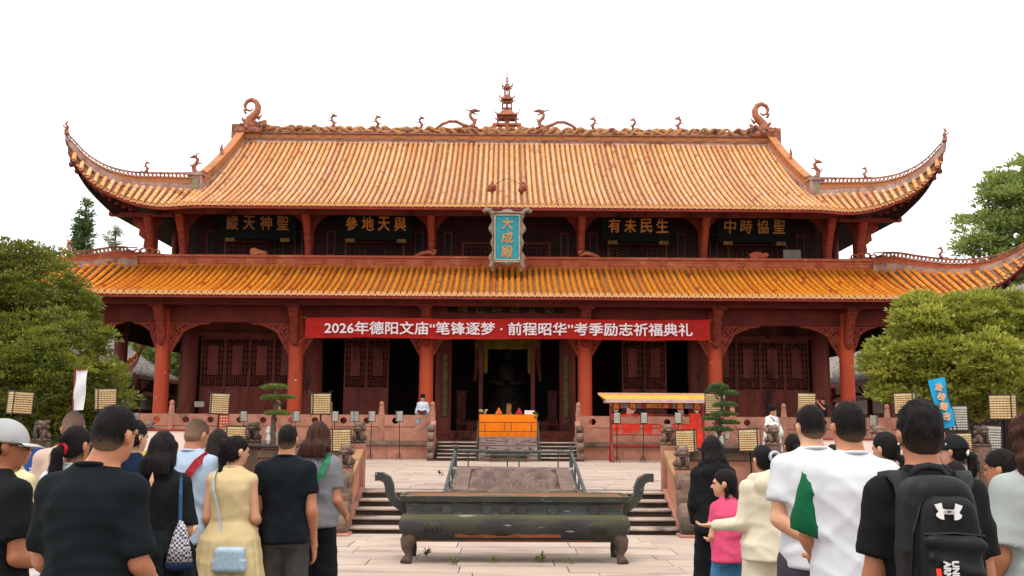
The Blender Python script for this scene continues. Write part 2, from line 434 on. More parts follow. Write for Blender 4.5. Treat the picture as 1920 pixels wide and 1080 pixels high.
def frameM(p, d, up=Vector((0, 0, 1))):
    """matrix whose x runs along d"""
    x = d.normalized(); y = up.cross(x).normalized(); z = x.cross(y)
    return Matrix(((x.x, y.x, z.x, p.x), (x.y, y.y, z.y, p.y), (x.z, y.z, z.z, p.z), (0, 0, 0, 1)))
def figure(mb, p, s, sg=1, M=None):
    """little openwork dragon rearing up: curled body, neck, head with horns"""
    T = Matrix.Translation(p) if M is None else M
    f = lambda pts: [(x*s*sg, y*s, z*s) for x, y, z in pts]
    mb.tube(f([(-.55, 0, 0), (-.3, 0, .1), (-.1, 0, .02), (.1, 0, .12), (.16, 0, .35), (.02, 0, .5), (-.02, 0, .68), (.1, 0, .78)]), [.03*s, .06*s, .09*s, .12*s, .11*s, .085*s, .08*s, .07*s], 6, T)
    mb.tube(f([(.02, 0, .8), (.16, 0, .8), (.34, 0, .74)]), [.08*s, .09*s, .03*s], 6, T)
    mb.tube(f([(.12, 0, .84), (-.02, 0, .95), (-.16, 0, .98)]), [.035*s, .025*s, .01*s], 5, T)
    mb.tube(f([(.12, 0, .3), (.3, 0, .38), (.36, 0, .5)]), [.05*s, .035*s, .015*s], 5, T)
    mb.tube(f([(0, 0, .5), (-.18, 0, .46), (-.26, 0, .58)]), [.045*s, .03*s, .01*s], 5, T)

# hip ridges with plaster base, ochre band and pierced crest
def hip_ridge(roof, rr, sg, tail):
    pts = [Vector((sg*x, roof.hip(x)[0], roof.hip(x)[1])) for x in np.linspace(roof.xh-.1, roof.tx, 26)]
    pts += [pts[-1]+Vector((sg*t[0], t[1], t[2])) for t in tail]
    g = thing('hip_ridge', None, None); g.parent = rr; 
    m = MB(); sweep(m, pts, .17, -.16, .28, taper=.55); o = m.build('ridge_base', M_PLAST, g)
    m = MB(); sweep(m, pts, .2, .262, .31, taper=.4); sweep(m, pts, .12, .312, .5, taper=.4); sweep(m, pts, .18, .502, .54, taper=.4)
    m.build('ridge_band', M_BAND if roof is LO else M_RIDGE, g)
    m = MB(); L = along(pts, .17); n = len(L)
    for i, (p, d) in enumerate(L[3:]):
        k = lerp(1, .45, (i+3)/n); c = p+Vector((0, 0, .54*k+.11*k))
        m.ring((0, 0, 0), .125*k, .05*k, .08*k, 8, M=frameM(c, d))
        if i % 2: m.ring((0, 0, 0), .07*k, .035*k, .07*k, 6, M=frameM(c+d*.08+Vector((0, 0, .06*k)), d))
    m.tube([p+Vector((0, 0, .54*lerp(1, .45, i/n)+.24*lerp(1, .45, i/n))) for i, (p, d) in enumerate(L)], [.03]*n, 5)
    m.build('pierced_crest', M_ORN, g)
    # curled finial and small beast
    m = MB(); e = pts[-1]+Vector((0, 0, .15))
    m.tube([e, e+Vector((sg*.04, 0, .18)), e+Vector((-sg*.02, 0, .32)), e+Vector((sg*.08, 0, .42)), e+Vector((-sg*.02, -.02, .58))], [.11, .08, .05, .055, .015], 6)
    m.tube([e+Vector((sg*.04, 0, .28)), e+Vector((sg*.16, 0, .33)), e+Vector((sg*.2, 0, .44))], [.05, .03, .01], 5)
    m.build('corner_finial', M_ORN, g)
    p = pts[11]+Vector((0, 0, .6)); m = MB(); figure(m, p, .55, -sg); m.build('ridge_beast', M_ORN, g)
for sg in (-1, 1):
    hip_ridge(UP, up_roof, sg, [(.03, -.04, .1), (.04, -.06, .22)])
    hip_ridge(LO, lo_roof, sg, [(.08, -.06, .2), (.1, -.1, .4)])
    # descending gable ridge of the upper roof
    g = thing('gable_ridge', None, None); g.parent = up_roof
    pts = []
    for i in range(13):
        Y = lerp(49, 43.25, i/12); pts.append(Vector((sg*(13.15+.3*i/12), Y, UP.main(Y)+.02)))
    m = MB(); sweep(m, pts, .24, 0, .2); m.build('ridge_base', M_PLAST, g)
    m = MB(); sweep(m, pts, .2, .2, .24); sweep(m, pts, .13, .24, .58); sweep(m, pts, .19, .58, .64); m.build('ridge_band', M_RIDGE, g)
    m = MB(); p = pts[6]+Vector((0, 0, .62)); m.tube([p, p+Vector((sg*.05, 0, .3)), p+Vector((0, -.05, .55))], [.09, .07, .01], 6); m.build('ridge_spike', M_ORN, g)
    # pedestal with beast at its foot
    b = pts[-1]+Vector((sg*.05, -.15, -.3)); m = MB()
    m.box(-.34, .34, -.28, .28, 0, .12, Matrix.Translation(b)); m.box(-.27, .27, -.22, .22, .12, .85, Matrix.Translation(b)); m.box(-.36, .36, -.3, .3, .85, .97, Matrix.Translation(b))
    m.box(-.31, -.25, -.27, -.2, .12, .85, Matrix.Translation(b)); m.box(.25, .31, -.27, -.2, .12, .85, Matrix.Translation(b))
    m.build('beast_pedestal', M_PLAST, g)
    m = MB(); m.box(-.15, .15, -.235, -.222, .25, .72, Matrix.Translation(b)); m.build('pedestal_panel', mat('green_panel', '#6f7d5c', '#8a7a60', scale=8), g)
    m = MB(); figure(m, b+Vector((0, 0, .97)), .95, sg); m.build('ridge_beast', M_ORN, g)
    # gable wall triangle
    m = MB(); xg = sg*13.3
    m.add([(xg, 43.4, UP.main(43.4)-.1), (xg, 49, 15.9), (xg, 54.6, UP.main(43.4)-.1)], [(0, 1, 2)]); m.build('gable', M_WOOD, up_roof)

# main ridge
g = thing('main_ridge', None, None); g.parent = up_roof
XR = 13.35
m = MB(); m.box(-XR, XR, 48.8, 49.2, 15.75, 15.98); m.build('ridge_base', M_PLAST, g)
m = MB(); m.box(-XR, XR, 48.83, 49.17, 15.98, 16.24)
for k in range(-12, 13): m.box(k*1.07-.38, k*1.07+.38, 48.8, 48.84, 16.03, 16.19)
m.build('ridge_band', M_RIDGE, g)
m = MB(); m.box(-XR-.1, XR+.1, 48.72, 49.28, 16.242, 16.3); m.box(-XR-.1, XR+.1, 48.76, 49.24, 15.94, 15.978); m.build('ridge_moulding', mat('grey_moulding', '#8b6a62', '#6f4a44', scale=3, rough=.8), g)
m = MB(); m.box(-XR, XR, 48.9, 49.08, 16.3, 16.54)
for ph, amp, yy in ((0, .15, 48.84), (1.7, .17, 48.9), (3.4, .13, 48.84)):
    x = -XR+.3
    pts = []; rads = []
    while x < XR-.3:
        pts.append(Vector((x, yy+.05*math.sin(x*5+ph), 16.46+amp*math.sin(x*5.2+ph+1.5*math.sin(x*.7))+.04*math.sin(x*11)))); rads.append(.085+.03*math.sin(x*9+ph*3)); x += .11
    m.tube(pts, rads, 6)
for i in range(260):
    x = random.uniform(-XR+.2, XR-.2); m.ball((x, 48.85+random.uniform(-.03, .06), 16.34+random.random()*.22), random.uniform(.05, .1), 6, q=(1.2, .8, .8))
m.build('ridge_carving', M_ORN2, g, smooth=True)
for px, s_, sg in ((622, .8, 1), (705, .74, 1), (787, .7, 1), (1115, .74, -1), (1190, .7, -1), (1275, .8, -1)):
    m = MB(); x = xat(px, 49, 240); figure(m, (x, 48.9, 16.55), s_*1.05, sg); m.build('ridge_dragon', M_ORN, g)
for sg in (-1, 1):   # large dragons facing the spire
    m = MB(); x = sg*1.72
    q = lambda a, z: (x+sg*a, 48.85, 16.45+z)
    m.tube([q(2.2, 0), q(1.8, .12), q(1.5, .35), q(1.15, .5), q(.8, .5), q(.5, .35), q(.2, .22), (x-sg*.05, 48.85, 16.75), q(-.12, .52), q(.08, .72), q(.12, .9), q(0, 1.02)], [.04, .07, .08, .08, .08, .09, .11, .12, .11, .09, .075, .075], 8)
    m.tube([q(.12, 1.0), q(-.12, 1.08), q(-.4, 1.05)], [.1, .1, .03], 7); m.tube([q(.05, .98), q(-.1, .9), q(-.28, .86)], [.05, .04, .015], 5)
    m.tube([q(.12, 1.05), q(.3, 1.12), q(.45, 1.05)], [.04, .03, .01], 5); m.tube([q(.05, .6), q(-.25, .62), q(-.35, .75)], [.05, .03, .01], 5)
    m.build('ridge_dragon', M_ORN, g, smooth=True)
    m = MB(); m.box(x-.28, x+.28, 48.8, 49.1, 16.3, 16.72, bev=.06); m.build('ridge_block', mat('purple_block', '#6b4744', '#563a38', scale=5, bump=.5), g)
    # spiral ridge-end ornament
    c = sg*12.72; mI = lambda pts: [(c+sg*a, 48.95, z) for a, z in pts]
    m = MB()
    m.tube(mI([(.05, 16.5), (.1, 16.75), (.08, 17.0), (-.1, 17.2), (-.27, 17.42), (-.3, 17.68), (-.18, 17.92), (.05, 18.02), (.27, 17.92), (.37, 17.7), (.3, 17.5), (.1, 17.44), (-.02, 17.52), (.03, 17.62)]),
           [.36, .33, .28, .25, .22, .2, .17, .15, .13, .11, .09, .07, .05, .03], 10, flat=(1, .75))
    m.tube(mI([(-.3, 17.0), (-.42, 17.15), (-.55, 17.3)]), [.1, .06, .01], 5); m.tube(mI([(.3, 16.9), (.45, 17.0), (.52, 17.15)]), [.12, .08, .01], 5)
    m.tube(mI([(-.25, 16.75), (-.5, 16.85), (-.62, 17.0)]), [.12, .08, .01], 5); m.tube(mI([(.3, 17.3), (.42, 17.5), (.5, 17.55)]), [.07, .04, .01], 5)
    m.build('ridge_end_scroll', mat('scroll_clay', '#a5694f', '#8d5540', scale=3, rough=.8, bump=.4, c3='#6d5348', s3=1.5), g, smooth=True)
    m = MB(); m.box(c-.62, c+.62, 48.6, 49.3, 16.25, 16.55, bev=.05); m.box(c-.5, c+.5, 48.65, 49.25, 16.55, 16.75, bev=.05)
    m.box(c+sg*.62-.28, c+sg*.62+.28, 48.65, 49.25, 15.9, 16.7, bev=.04)
    for k in range(14): m.ball((c+random.uniform(-.6, .75)*1, 48.62, random.uniform(16.3, 16.8)), random.uniform(.07, .15), 6)
    m.build('ridge_end_block', M_ORN, g)
# spire pagoda on the ridge
g = thing('ridge_spire', None, None); g.parent = up_roof
def zz(py): return zat(py, 49)
m = MB(); Y0 = 49
m.box(-1.0, 1.0, Y0-.2, Y0+.2, 16.3, zz(248))
for x in (-.62, -.02+.02, .62): m.box(x-.1, x+.1, Y0-.16, Y0+.16, zz(248), zz(235))
m.box(-.72, .72, Y0-.2, Y0+.2, zz(236), zz(232.5))
m.prism([(-1.05, zz(249)), (-1.05, zz(242)), (-.72, zz(237)), (-.62, zz(233)), (-.62, zz(249))], Y0-.15, Y0-.05)
m.prism([(1.05, zz(249)), (1.05, zz(242)), (.72, zz(237)), (.62, zz(233)), (.62, zz(249))], Y0-.15, Y0-.05)
for x in (-.31, .31):
    m.ring((x, Y0, zz(241.5)), .27, .05, .1, 12, q=(1, .8)); m.ring((x, Y0, zz(241.5)), .13, .04, .06, 8)
m.build('spire_base', M_RIDGE, g)
def tier(name, w, zb, zt_, ew, ze, zr):
    m = MB(); n = 4
    for sx in (-1, 1):
        for sy in (-1, 1): m.box(sx*w-.045, sx*w+.045, Y0+sy*w*.7-.045, Y0+sy*w*.7+.045, zb, zt_)
    m.box(-w*.25, w*.25, Y0-w*.25, Y0+w*.25, zb, zt_)
    m.box(-w-.05, w+.05, Y0-w*.75, Y0+w*.75, zt_-.06, zt_)
    m.build(name+'_body', M_ORN, g)
    m = MB(); r2 = math.sqrt(2)
    m.lathe([(ew*r2*.98, ze-.04), (ew*r2, ze), (ew*r2*.7, ze+.09), (ew*r2*.45, zr)], 4, c=(0, Y0, 0), ph=.5)
    for sx in (-1, 1):
        for sy in (-1, 1): m.tube([(sx*ew*.9, Y0+sy*ew*.9, ze), (sx*(ew+.07), Y0+sy*(ew+.03), ze+.06), (sx*(ew+.12), Y0+sy*(ew+.05), ze+.3)], [.05, .03, .008], 5)
    m.build(name+'_roof', M_ORN, g)
tier('lower_tier', .46, zz(233), zz(222), .52, zz(219), zz(209))
m = MB(); m.lathe([(.25, zz(210)), (.14, zz(206)), (.2, zz(203))], 8, c=(0, Y0, 0)); m.build('spire_neck', M_ORN, g)
tier('middle_tier', .22, zz(204), zz(191), .3, zz(187), zz(179))
tier('upper_tier', .11, zz(179), zz(167), .17, zz(165), zz(159))
m = MB(); m.lathe([(.07, zz(161)), (.12, zz(158)), (.05, zz(155)), (.09, zz(152)), (.05, zz(149)), (.08, zz(147)), (.035, zz(144)), (.02, zz(141))], 8, c=(0, Y0, 0))
m.ring((0, Y0, zz(143.5)), .13, .035, .05, 10); m.build('finial', mat('pale_finial', '#b8a49a', '#9c8078', scale=5), g)

# pair of lotus knobs with wires on the upper slope
for sx in (-1, 1):
    m = MB(); x = xat(952+sx*29, 43.1, 353); z = UP.main(43.1)+.1
    m.ball((x, 43.05, z+.14), .2, 10, q=(1, 1, .85)); m.ball((x, 43.0, z+.32), .08, 8); m.ball((x-.1, 42.95, z+.02), .13, 8)
    o = m.build('roof_knob', mat('clay_knob', '#8c4a36', '#6f3a2c', scale=6, bump=.4), up_roof, smooth=True)
    m = MB(); m.tube([(x, 43.0, z+.2), (x-sx*.3, 43.3, z+.45), (x*0+sx*.02, 44.1, UP.main(44.1)+.35)], .012, 4); m.build('knob_wire', M_DARK, up_roof)

# band (enclosing ridge) above the lower roof, with panels and small clay ornaments
BZ0, BZ1 = zat(505, 42.8), zat(481, 42.8)
m = MB(); m.box(-16.0, 16.0, 42.86, 43.1, BZ0-.15, BZ1-.1); m.box(-16.05, 16.05, 42.76, 43.15, BZ1-.1, BZ1-.04); m.box(-16.0, 16.0, 42.8, 43.12, BZ1-.04, BZ1)
m.box(-16.02, 16.02, 42.78, 42.86, BZ0-.02, BZ0+.06)
for k in range(-9, 10):
    x = k*1.68; w_ = .62 if k % 2 else .12
    m.box(x-w_, x+w_, 42.83, 42.862, BZ0+.17, BZ0+.21); m.box(x-w_, x+w_, 42.83, 42.862, BZ0+.33, BZ0+.37)
    m.ring((x-w_, 42.845, BZ0+.27), .1, .04, .03, 8); m.ring((x+w_, 42.845, BZ0+.27), .1, .04, .03, 8)
m.build('enclosing_ridge', M_BAND, lo_roof)
for px, kind in ((480, 0), (800, 1), (1102, -1), (1420, 0)):
    m = MB(); x = xat(px, 42.95, 480)
    if kind == 0:
        for k in range(9): m.ball((x+random.uniform(-.3, .35), 42.95, BZ1+random.uniform(.02, .22)), random.uniform(.08, .16), 7, q=(1.3, .7, .8))
    else:
        m.tube([(x-kind*.5, 42.95, BZ1+.02), (x-kind*.2, 42.95, BZ1+.14), (x+kind*.1, 42.95, BZ1+.2), (x+kind*.3, 42.95, BZ1+.1), (x+kind*.38, 42.95, BZ1+.25), (x+kind*.2, 42.95, BZ1+.32)], [.05, .09, .1, .08, .07, .03], 7)
    m.build('ridge_ornament', M_BAND, lo_roof, smooth=True)
# terracotta scroll crests where the enclosing ridge meets the hips
for sg in (-1, 1):
    m = MB(); 
    for k in range(7): m.ring((sg*(15.0+k*.28), 42.95, BZ1+.1+.08*math.sin(k)), .15, .055, .1, 9, q=(1.1, .9))
    m.prism([(sg*14.3, BZ1), (sg*16.8, BZ1), (sg*16.2, BZ1+.25), (sg*15.9, BZ1+.12), (sg*15.0, BZ1+.06)] if sg > 0 else [(-15.0, BZ1+.06), (-15.9, BZ1+.12), (-16.2, BZ1+.25), (-16.8, BZ1), (-14.3, BZ1)], 42.9, 43.0)
    m.build('ridge_crest', M_BAND, lo_roof)

# ---------------------------------------------------------------- timber frame
def column(x, y, z0, z1, r, m_=M_PIL, name='column'):
    mb = MB(); mb.lathe([(r*1.02, 0), (r, .5), (r*.97, (z1-z0)*.6), (r*.9, z1-z0)], 20, c=(x, y, z0))
    c = hb(mb, name, m_, True)
    mb = MB(); mb.lathe([(r*1.55, 0), (r*1.6, .1), (r*1.35, .2), (r*1.15, .28)], 16, c=(x, y, z0-.001)); b = mb.build('column_base', M_STONE, c); b.location = (0, 0, 0)
    return c
for x in CX+[-16.9, 16.9]: column(x, LY, PLZ, 7.1, .30)
for x in (-16.9, 16.9):
    for y in (44.6, 50, 55.5): column(x, y, PLZ, 7.1, .3, M_WOOD)
for x in CX: column(x, UY, 8.4, 11.35, .2, M_BEAM)
for sx in (-1, 1):
    column(sx*15.35, UY, 8.9, 11.35, .2, M_BEAM); column(sx*14.6, 45.6, 8.6, 11.35, .16, M_WOOD)
    column(sx*15.35, 46.5, 8.9, 11.35, .18, M_WOOD)
BZa, BZb = zat(608, LY), zat(577, LY)
m = MB()
for a, b in zip([-16.9]+CX, CX+[16.9]): m.box(a+.24, b-.24, LY-.13, LY+.13, BZa, BZb)
hb(m, 'architrave', M_BEAM)
m = MB(); m.box(-17.4, 17.4, 40.35, 40.65, zat(575, 40.5), zat(562, 40.5)); hb(m, 'eave_purlin', M_BEAM)
# carved dark frieze between architrave and eave
m = MB(); z0, z1 = BZb+.02, 7.2; m.box(-16.9, 16.9, LY+.02, LY+.08, z0, z1)
n = 120
for k in range(n):
    x = -16.6+33.2*k/(n-1); m.ring((x, LY-.02, (z0+z1)/2-.02), .13, .045, .05, 6)
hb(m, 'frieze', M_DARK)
# pierced spandrels under the architrave
def pierced(fn, x0, x1, z0, z1, nx, nz_, th, hole):
    mb = MB(); dx = (x1-x0)/nx; dz = (z1-z0)/nz_
    G = [[fn((x0+(i+.5)*dx), (z0+(j+.5)*dz)) and not hole(i, j, x0+(i+.5)*dx, z0+(j+.5)*dz) for j in range(nz_)] for i in range(nx)]
    ok = lambda i, j: 0 <= i < nx and 0 <= j < nz_ and G[i][j]
    for i in range(nx):
        for j in range(nz_):
            if not G[i][j]: continue
            a, b, c, d = x0+i*dx, x0+(i+1)*dx, z0+j*dz, z0+(j+1)*dz; y0, y1 = -th/2, th/2
            mb.add([(a, y0, c), (b, y0, c), (b, y0, d), (a, y0, d)], [(0, 1, 2, 3)])
            if not ok(i-1, j): mb.add([(a, y0, c), (a, y0, d), (a, y1, d), (a, y1, c)], [(0, 1, 2, 3)])
            if not ok(i+1, j): mb.add([(b, y0, c), (b, y1, c), (b, y1, d), (b, y0, d)], [(0, 1, 2, 3)])
            if not ok(i, j-1): mb.add([(a, y0, c), (a, y1, c), (b, y1, c), (b, y0, c)], [(0, 1, 2, 3)])
            if not ok(i, j+1): mb.add([(a, y0, d), (b, y0, d), (b, y1, d), (a, y1, d)], [(0, 1, 2, 3)])
    return mb
def span_fn(W, H):
    def f(x, z):   # corner at (0,0); plate hangs to z=-H at the column, reaches x=W along the beam
        if x < .0 or z > 0: return False
        u = min(1, x/W); lim = -H*((1-u)**2.0)*.6-H*.4*max(0, 1-u*3.)**.8-.06
        return z > lim and u < 1
    return f
def span_hole(W, H):
    f = span_fn(W, H)
    def h(i, j, x, z):
        if not (f(x+.07, z-.07) and f(x, z-.08)) or z > -.07 or x < .07: return False
        return (math.sin(x*33+2*math.sin(z*21))+math.sin(z*35+2.2*math.sin(x*23+1))) > .95
    return h
W_, H_ = 1.65, 1.35
sp = pierced(span_fn(W_, H_), 0, W_, -H_, 0, 66, 54, .1, span_hole(W_, H_))
sp_me = None
for i, x in enumerate([-16.9]+CX+[16.9]):
    for sg in (-1, 1):
        if (i == 0 and sg < 0) or (i == 7 and sg > 0): continue
        if sp_me is None: o = sp.build('spandrel', M_CARVE); sp_me = o.data
        else: o = bpy.data.objects.new('spandrel', sp_me); COL.objects.link(o)
        big = 1 if not (i in (0, 7) or (i == 1 and sg < 0) or (i == 6 and sg > 0)) else .62
        o.scale = (sg*big, 1, 1 if big == 1 else .9); o.location = (x+sg*.24, LY-.02, BZa-.01); part(o)
# carved struts leaning out from the columns to the eave purlin
def strut(x, yb, zb, yt, zt_, wid, wtop, name='eave_strut', m_=M_CARVE):
    mb = MB(); n = 12; P = []
    for i in range(n+1):
        t = i/n; y = lerp(yb, yt, t**1.5); z = lerp(zb, zt_, t); w_ = lerp(wid, wtop, t**2.4); dpt = lerp(.14, .34, t)+.03*(i % 2)
        P.append([(x-w_, y+dpt, z), (x-w_, y, z), (x-w_*.45, y-.05-.03*(i % 2), z), (x+w_*.45, y-.05-.03*(i % 2), z), (x+w_, y, z), (x+w_, y+dpt, z), (x-w_, y+dpt, z)])
    mb.grid(P); mb.add(P[0][:6], [(0, 1, 2, 3, 4, 5)]); mb.add(P[-1][:6], [(5, 4, 3, 2, 1, 0)])
    mb.ball((x, yb-.02, zb-.05), wid*1.15, 8, q=(1, .9, 1.2))
    return hb(mb, name, m_)
for x in CX+[-16.9, 16.9]:
    strut(x, LY-.38, zat(640, LY), 40.5, zat(578, 40.5), .17, .21)
    m = MB(); m.box(x-.3, x+.3, 40.3, 41.3, zat(579, 40.5), zat(571, 40.5)); hb(m, 'bracket_block', M_BEAM)
# upper storey: wide flared brackets
m = MB(); m.box(-15.6, 15.6, 42.35, 42.6, zat(404, 42.4), zat(396, 42.4)); m.box(-15.6, 15.6, UY-.1, UY+.12, 11.05, 11.3); hb(m, 'upper_purlin', M_WOOD)
for x in CX+[-15.35, 15.35]:
    strut(x, UY-.24, 9.15, 42.4, zat(405, 42.4), .13, .16)
    mb = MB()
    for sg in (-1, 1):
        poly = []
        for k in range(9):
            t = k/8; poly.append((x+sg*(.15+.75*t**2.2), lerp(9.9, 11.08, t**.8)))
        poly += [(x+sg*.1, 11.08), (x+sg*.1, 9.9)]
        if sg > 0: poly = poly[::-1]
        mb.prism(poly[::-1], UY-.08, UY+.04)
    hb(mb, 'corbel', M_BEAM)
for sg in (-1, 1):   # carved plates and hip rafters at the upper corners
    mb = MB(); x0 = sg*15.5
    poly = [(0, 9.3), (.2, 9.5), (.16, 9.8), (.42, 10.0), (.4, 10.25), (.7, 10.5), (.72, 10.75), (1.0, 10.95), (1.3, 11.2), (0, 11.2)]
    mb.prism([(x0+sg*a, z) for a, z in (poly if sg < 0 else poly[::-1])], UY-.25, UY-.05); hb(mb, 'corner_bracket', M_CARVE)
    for rf, yw, zw, xw in ((UP, 43.5, 11.0, 15.2), (LO, 41.5, 6.9, 16.9)):
        mb = MB(); ps = []
        for t in np.linspace(0, 1, 12):
            x = lerp(xw, rf.tx-.1, t); y = lerp(yw, rf.tY+.15, t)
            z = min(zw+(interp(rf.et, rf.tx)-.35-zw)*(.2*t+.8*t**2.6), lerp(rf.hip(x)[1], rf.eave(x)[1], .5)-.32)
            ps.append(Vector((sg*x, y, z)))
        sweep(mb, ps, .16, -.22, .1, taper=.5)
        for p, d in along(ps, .35): mb.ball((p.x, p.y, p.z-.2), .13, 6)
        hb(mb, 'hip_rafter', M_WOOD)
    mb = MB()
    mb.box(min(sg*14.2, sg*16.9), max(sg*14.2, sg*16.9), 42.3, 42.55, zat(411, 42.4), zat(403, 42.4), bev=.03); hb(mb, 'corner_beam', M_BEAM)

# ---------------------------------------------------------------- walls
m = MB(); m.box(-14, -3.9, WY+.35, WY+.5, 5.75, 8.4); m.box(3.9, 14, WY+.35, WY+.5, 5.75, 8.4); m.box(-3.9, 3.9, WY+.35, WY+.5, 6.2, 8.4)
for sx in (-1, 1): m.box(min(sx*14, sx*14.2), max(sx*14, sx*14.2), WY, 55, PLZ, 8.4)
m.box(-14, 14, 55, 55.2, PLZ, 8.4); m.box(-14, 14, WY+.5, 55, 6.9, 7.0); hb(m, 'wall', M_WOOD)
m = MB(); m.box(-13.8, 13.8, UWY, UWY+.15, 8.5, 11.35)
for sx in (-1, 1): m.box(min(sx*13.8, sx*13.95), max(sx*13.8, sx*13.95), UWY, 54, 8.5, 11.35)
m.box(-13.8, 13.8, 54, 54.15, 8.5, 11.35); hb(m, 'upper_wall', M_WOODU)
m = MB(); m.box(-14.2, 14.2, 43.3, 56, 8.2, 8.5); hb(m, 'upper_floor', M_DARK)
for sx in (-1, 1):
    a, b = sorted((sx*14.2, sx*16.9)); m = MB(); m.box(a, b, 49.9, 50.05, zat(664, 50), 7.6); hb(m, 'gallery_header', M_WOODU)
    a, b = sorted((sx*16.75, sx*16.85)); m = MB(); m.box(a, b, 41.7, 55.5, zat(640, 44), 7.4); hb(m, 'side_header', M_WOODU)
# inner columns on the wall line
for x in (-13.75, 13.75, -8.45, 8.45): column(x, WY, PLZ, 7.1, .36 if abs(x) > 9 else .5, M_WOOD)
for x in (-2.75, 2.75):
    m = MB(); m.box(x-.3, x+.3, WY-.1, WY+.4, PLZ, 6.3, bev=.03); hb(m, 'door_post', M_WOOD)
for x in (-1.07, 1.2):
    m = MB(); m.box(x-.09, x+.09, WY+.05, WY+.25, PLZ, 6.2); hb(m, 'door_post', M_WOOD)
for sx in (-1, 1):
    m = MB(); m.box(sx*2.42-.06, sx*2.42+.06, WY-.02, WY+.2, PLZ, 6.2); hb(m, 'door_post', M_WOOD)
# door leaves with fretwork
ZB, ZF0, ZF1, ZT = PLZ, zat(727, WY), zat(640, WY), 5.75
def leaf_frame(w_):
    m = MB(); h = w_/2; t = .055
    m.box(-h, -h+t, -.04, .04, ZB, ZT); m.box(h-t, h, -.04, .04, ZB, ZT)
    for a, b in ((ZB, ZB+.12), (ZF0-.14, ZF0-.04), (ZF0-.34, ZF0-.27), (ZT-.12, ZT)): m.box(-h+t, h-t, -.035, .035, a, b)
    m.box(-h+t, h-t, -.012, .012, ZB+.12, ZF0-.34); m.box(-h+t, h-t, -.012, .012, ZF0-.27, ZF0-.14)
    for a, b in ((-h+.14, ZB+.3), ): m.box(a, -a, -.025, -.012, ZB+.3, ZF0-.5)
    cw = w_*.22; m.box(-cw, cw, -.03, .0, ZF0+.52, ZF1-.3)
    m.box(-cw-.03, cw+.03, -.04, .005, ZF0+.47, ZF0+.52); m.box(-cw-.03, cw+.03, -.04, .005, ZF1-.3, ZF1-.26)
    return m
def leaf_fret(w_):
    m = MB(); h = w_/2-.055; cw = w_*.22
    z0, z1 = ZF0-.04, ZT-.12; b = .014
    def bar(xa, xb, za, zb): m.box(xa, xb, -.02, .015, za, zb)
    for zz_ in (z0+.02, ZF0+.4, ZF1-.2, z1-.03): bar(-h, h, zz_-b, zz_+b)
    for sx in (-1, 1):
        xc = sx*(cw+h)/2
        bar(xc-b, xc+b, ZF0+.4, ZF1-.2)
        for k, zc in enumerate(np.linspace(ZF0+.6, ZF1-.4, 5)):
            m.ring((xc, 0, zc), .105, .03, .035, 8, q=(.75 if k % 2 else 1, 1.25 if k % 2 else .9))
            bar(xc-(h-cw)/2, xc+(h-cw)/2, zc-b*.8, zc+b*.8)
        for zc, r in ((ZF0+.2, .15),): m.ring((sx*h*.62, 0, zc), r, .035, .035, 10); m.ring((sx*h*.62, 0, zc), r*.5, .03, .035, 8)
        m.ring((sx*h*.6, 0, ZF1-.05), .12, .03, .035, 9); m.ring((sx*h*.6, 0, ZF1+.12), .08, .03, .035, 8)
    for x in np.linspace(-h*.3, h*.3, 4): bar(x-b, x+b, z0+.03, ZF0+.4); 
    m.ring((0, 0, ZF1-.05), .13, .03, .035, 10, q=(1.3, .8))
    for x in np.linspace(-h*.8, h*.8, 7): bar(x-b, x+b, ZF1-.02, z1)
    return m
LF = {}
def leaf(x, w_=1.0, y=WY):
    if w_ not in LF:
        a = leaf_frame(w_).build('door_leaf', M_WOOD); b = leaf_fret(w_).build('fretwork', M_FRET, a); LF[w_] = (a, b)
        a.location = (x, y, 0); return part(a)
    a, b = LF[w_]; a2 = a.copy(); COL.objects.link(a2); b2 = b.copy(); COL.objects.link(b2); b2.parent = a2
    a2.location = (x, y-41.5, 0); a2.parent = hall; return a2
for sx in (-1, 1):
    for k in range(4): leaf(sx*(12.75-1.06*k), 1.04)
    for k in range(2): leaf(sx*(6.55-.98*k), .96)
for a, b in ((-13.4, -9.0), (9.0, 13.4)): m = MB(); m.box(a, b, WY+.2, WY+.25, PLZ, 5.8); hb(m, 'backing_board', M_DARK)
m = MB(); m.box(-14, 14, WY-.08, WY+.12, 5.75, 5.9); m.box(-14, 14, WY+.1, WY+.14, 5.9, 7.1); hb(m, 'lintel', M_WOOD)
# carved threshold boards
for a, b in ((-2.95, -1.16), (1.28, 2.95)):
    m = MB(); m.box(a, b, WY-.4, WY-.2, PLZ-.1, PLZ+.42, bev=.03)
    for k in range(26): m.ball((random.uniform(a+.12, b-.12), WY-.41, random.uniform(PLZ+.02, PLZ+.34)), random.uniform(.04, .09), 6, q=(1.5, .5, .8))
    hb(m, 'threshold_board', M_STONED if 0 else M_WOOD)
# room behind the doors: floor, side shrine, rear wall, statue, curtains
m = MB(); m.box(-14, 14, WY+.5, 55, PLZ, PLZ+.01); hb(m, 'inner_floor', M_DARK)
m = MB(); m.box(-13.9, 13.9, 51.9, 52, PLZ, 6.9); hb(m, 'inner_wall', M_DARK)

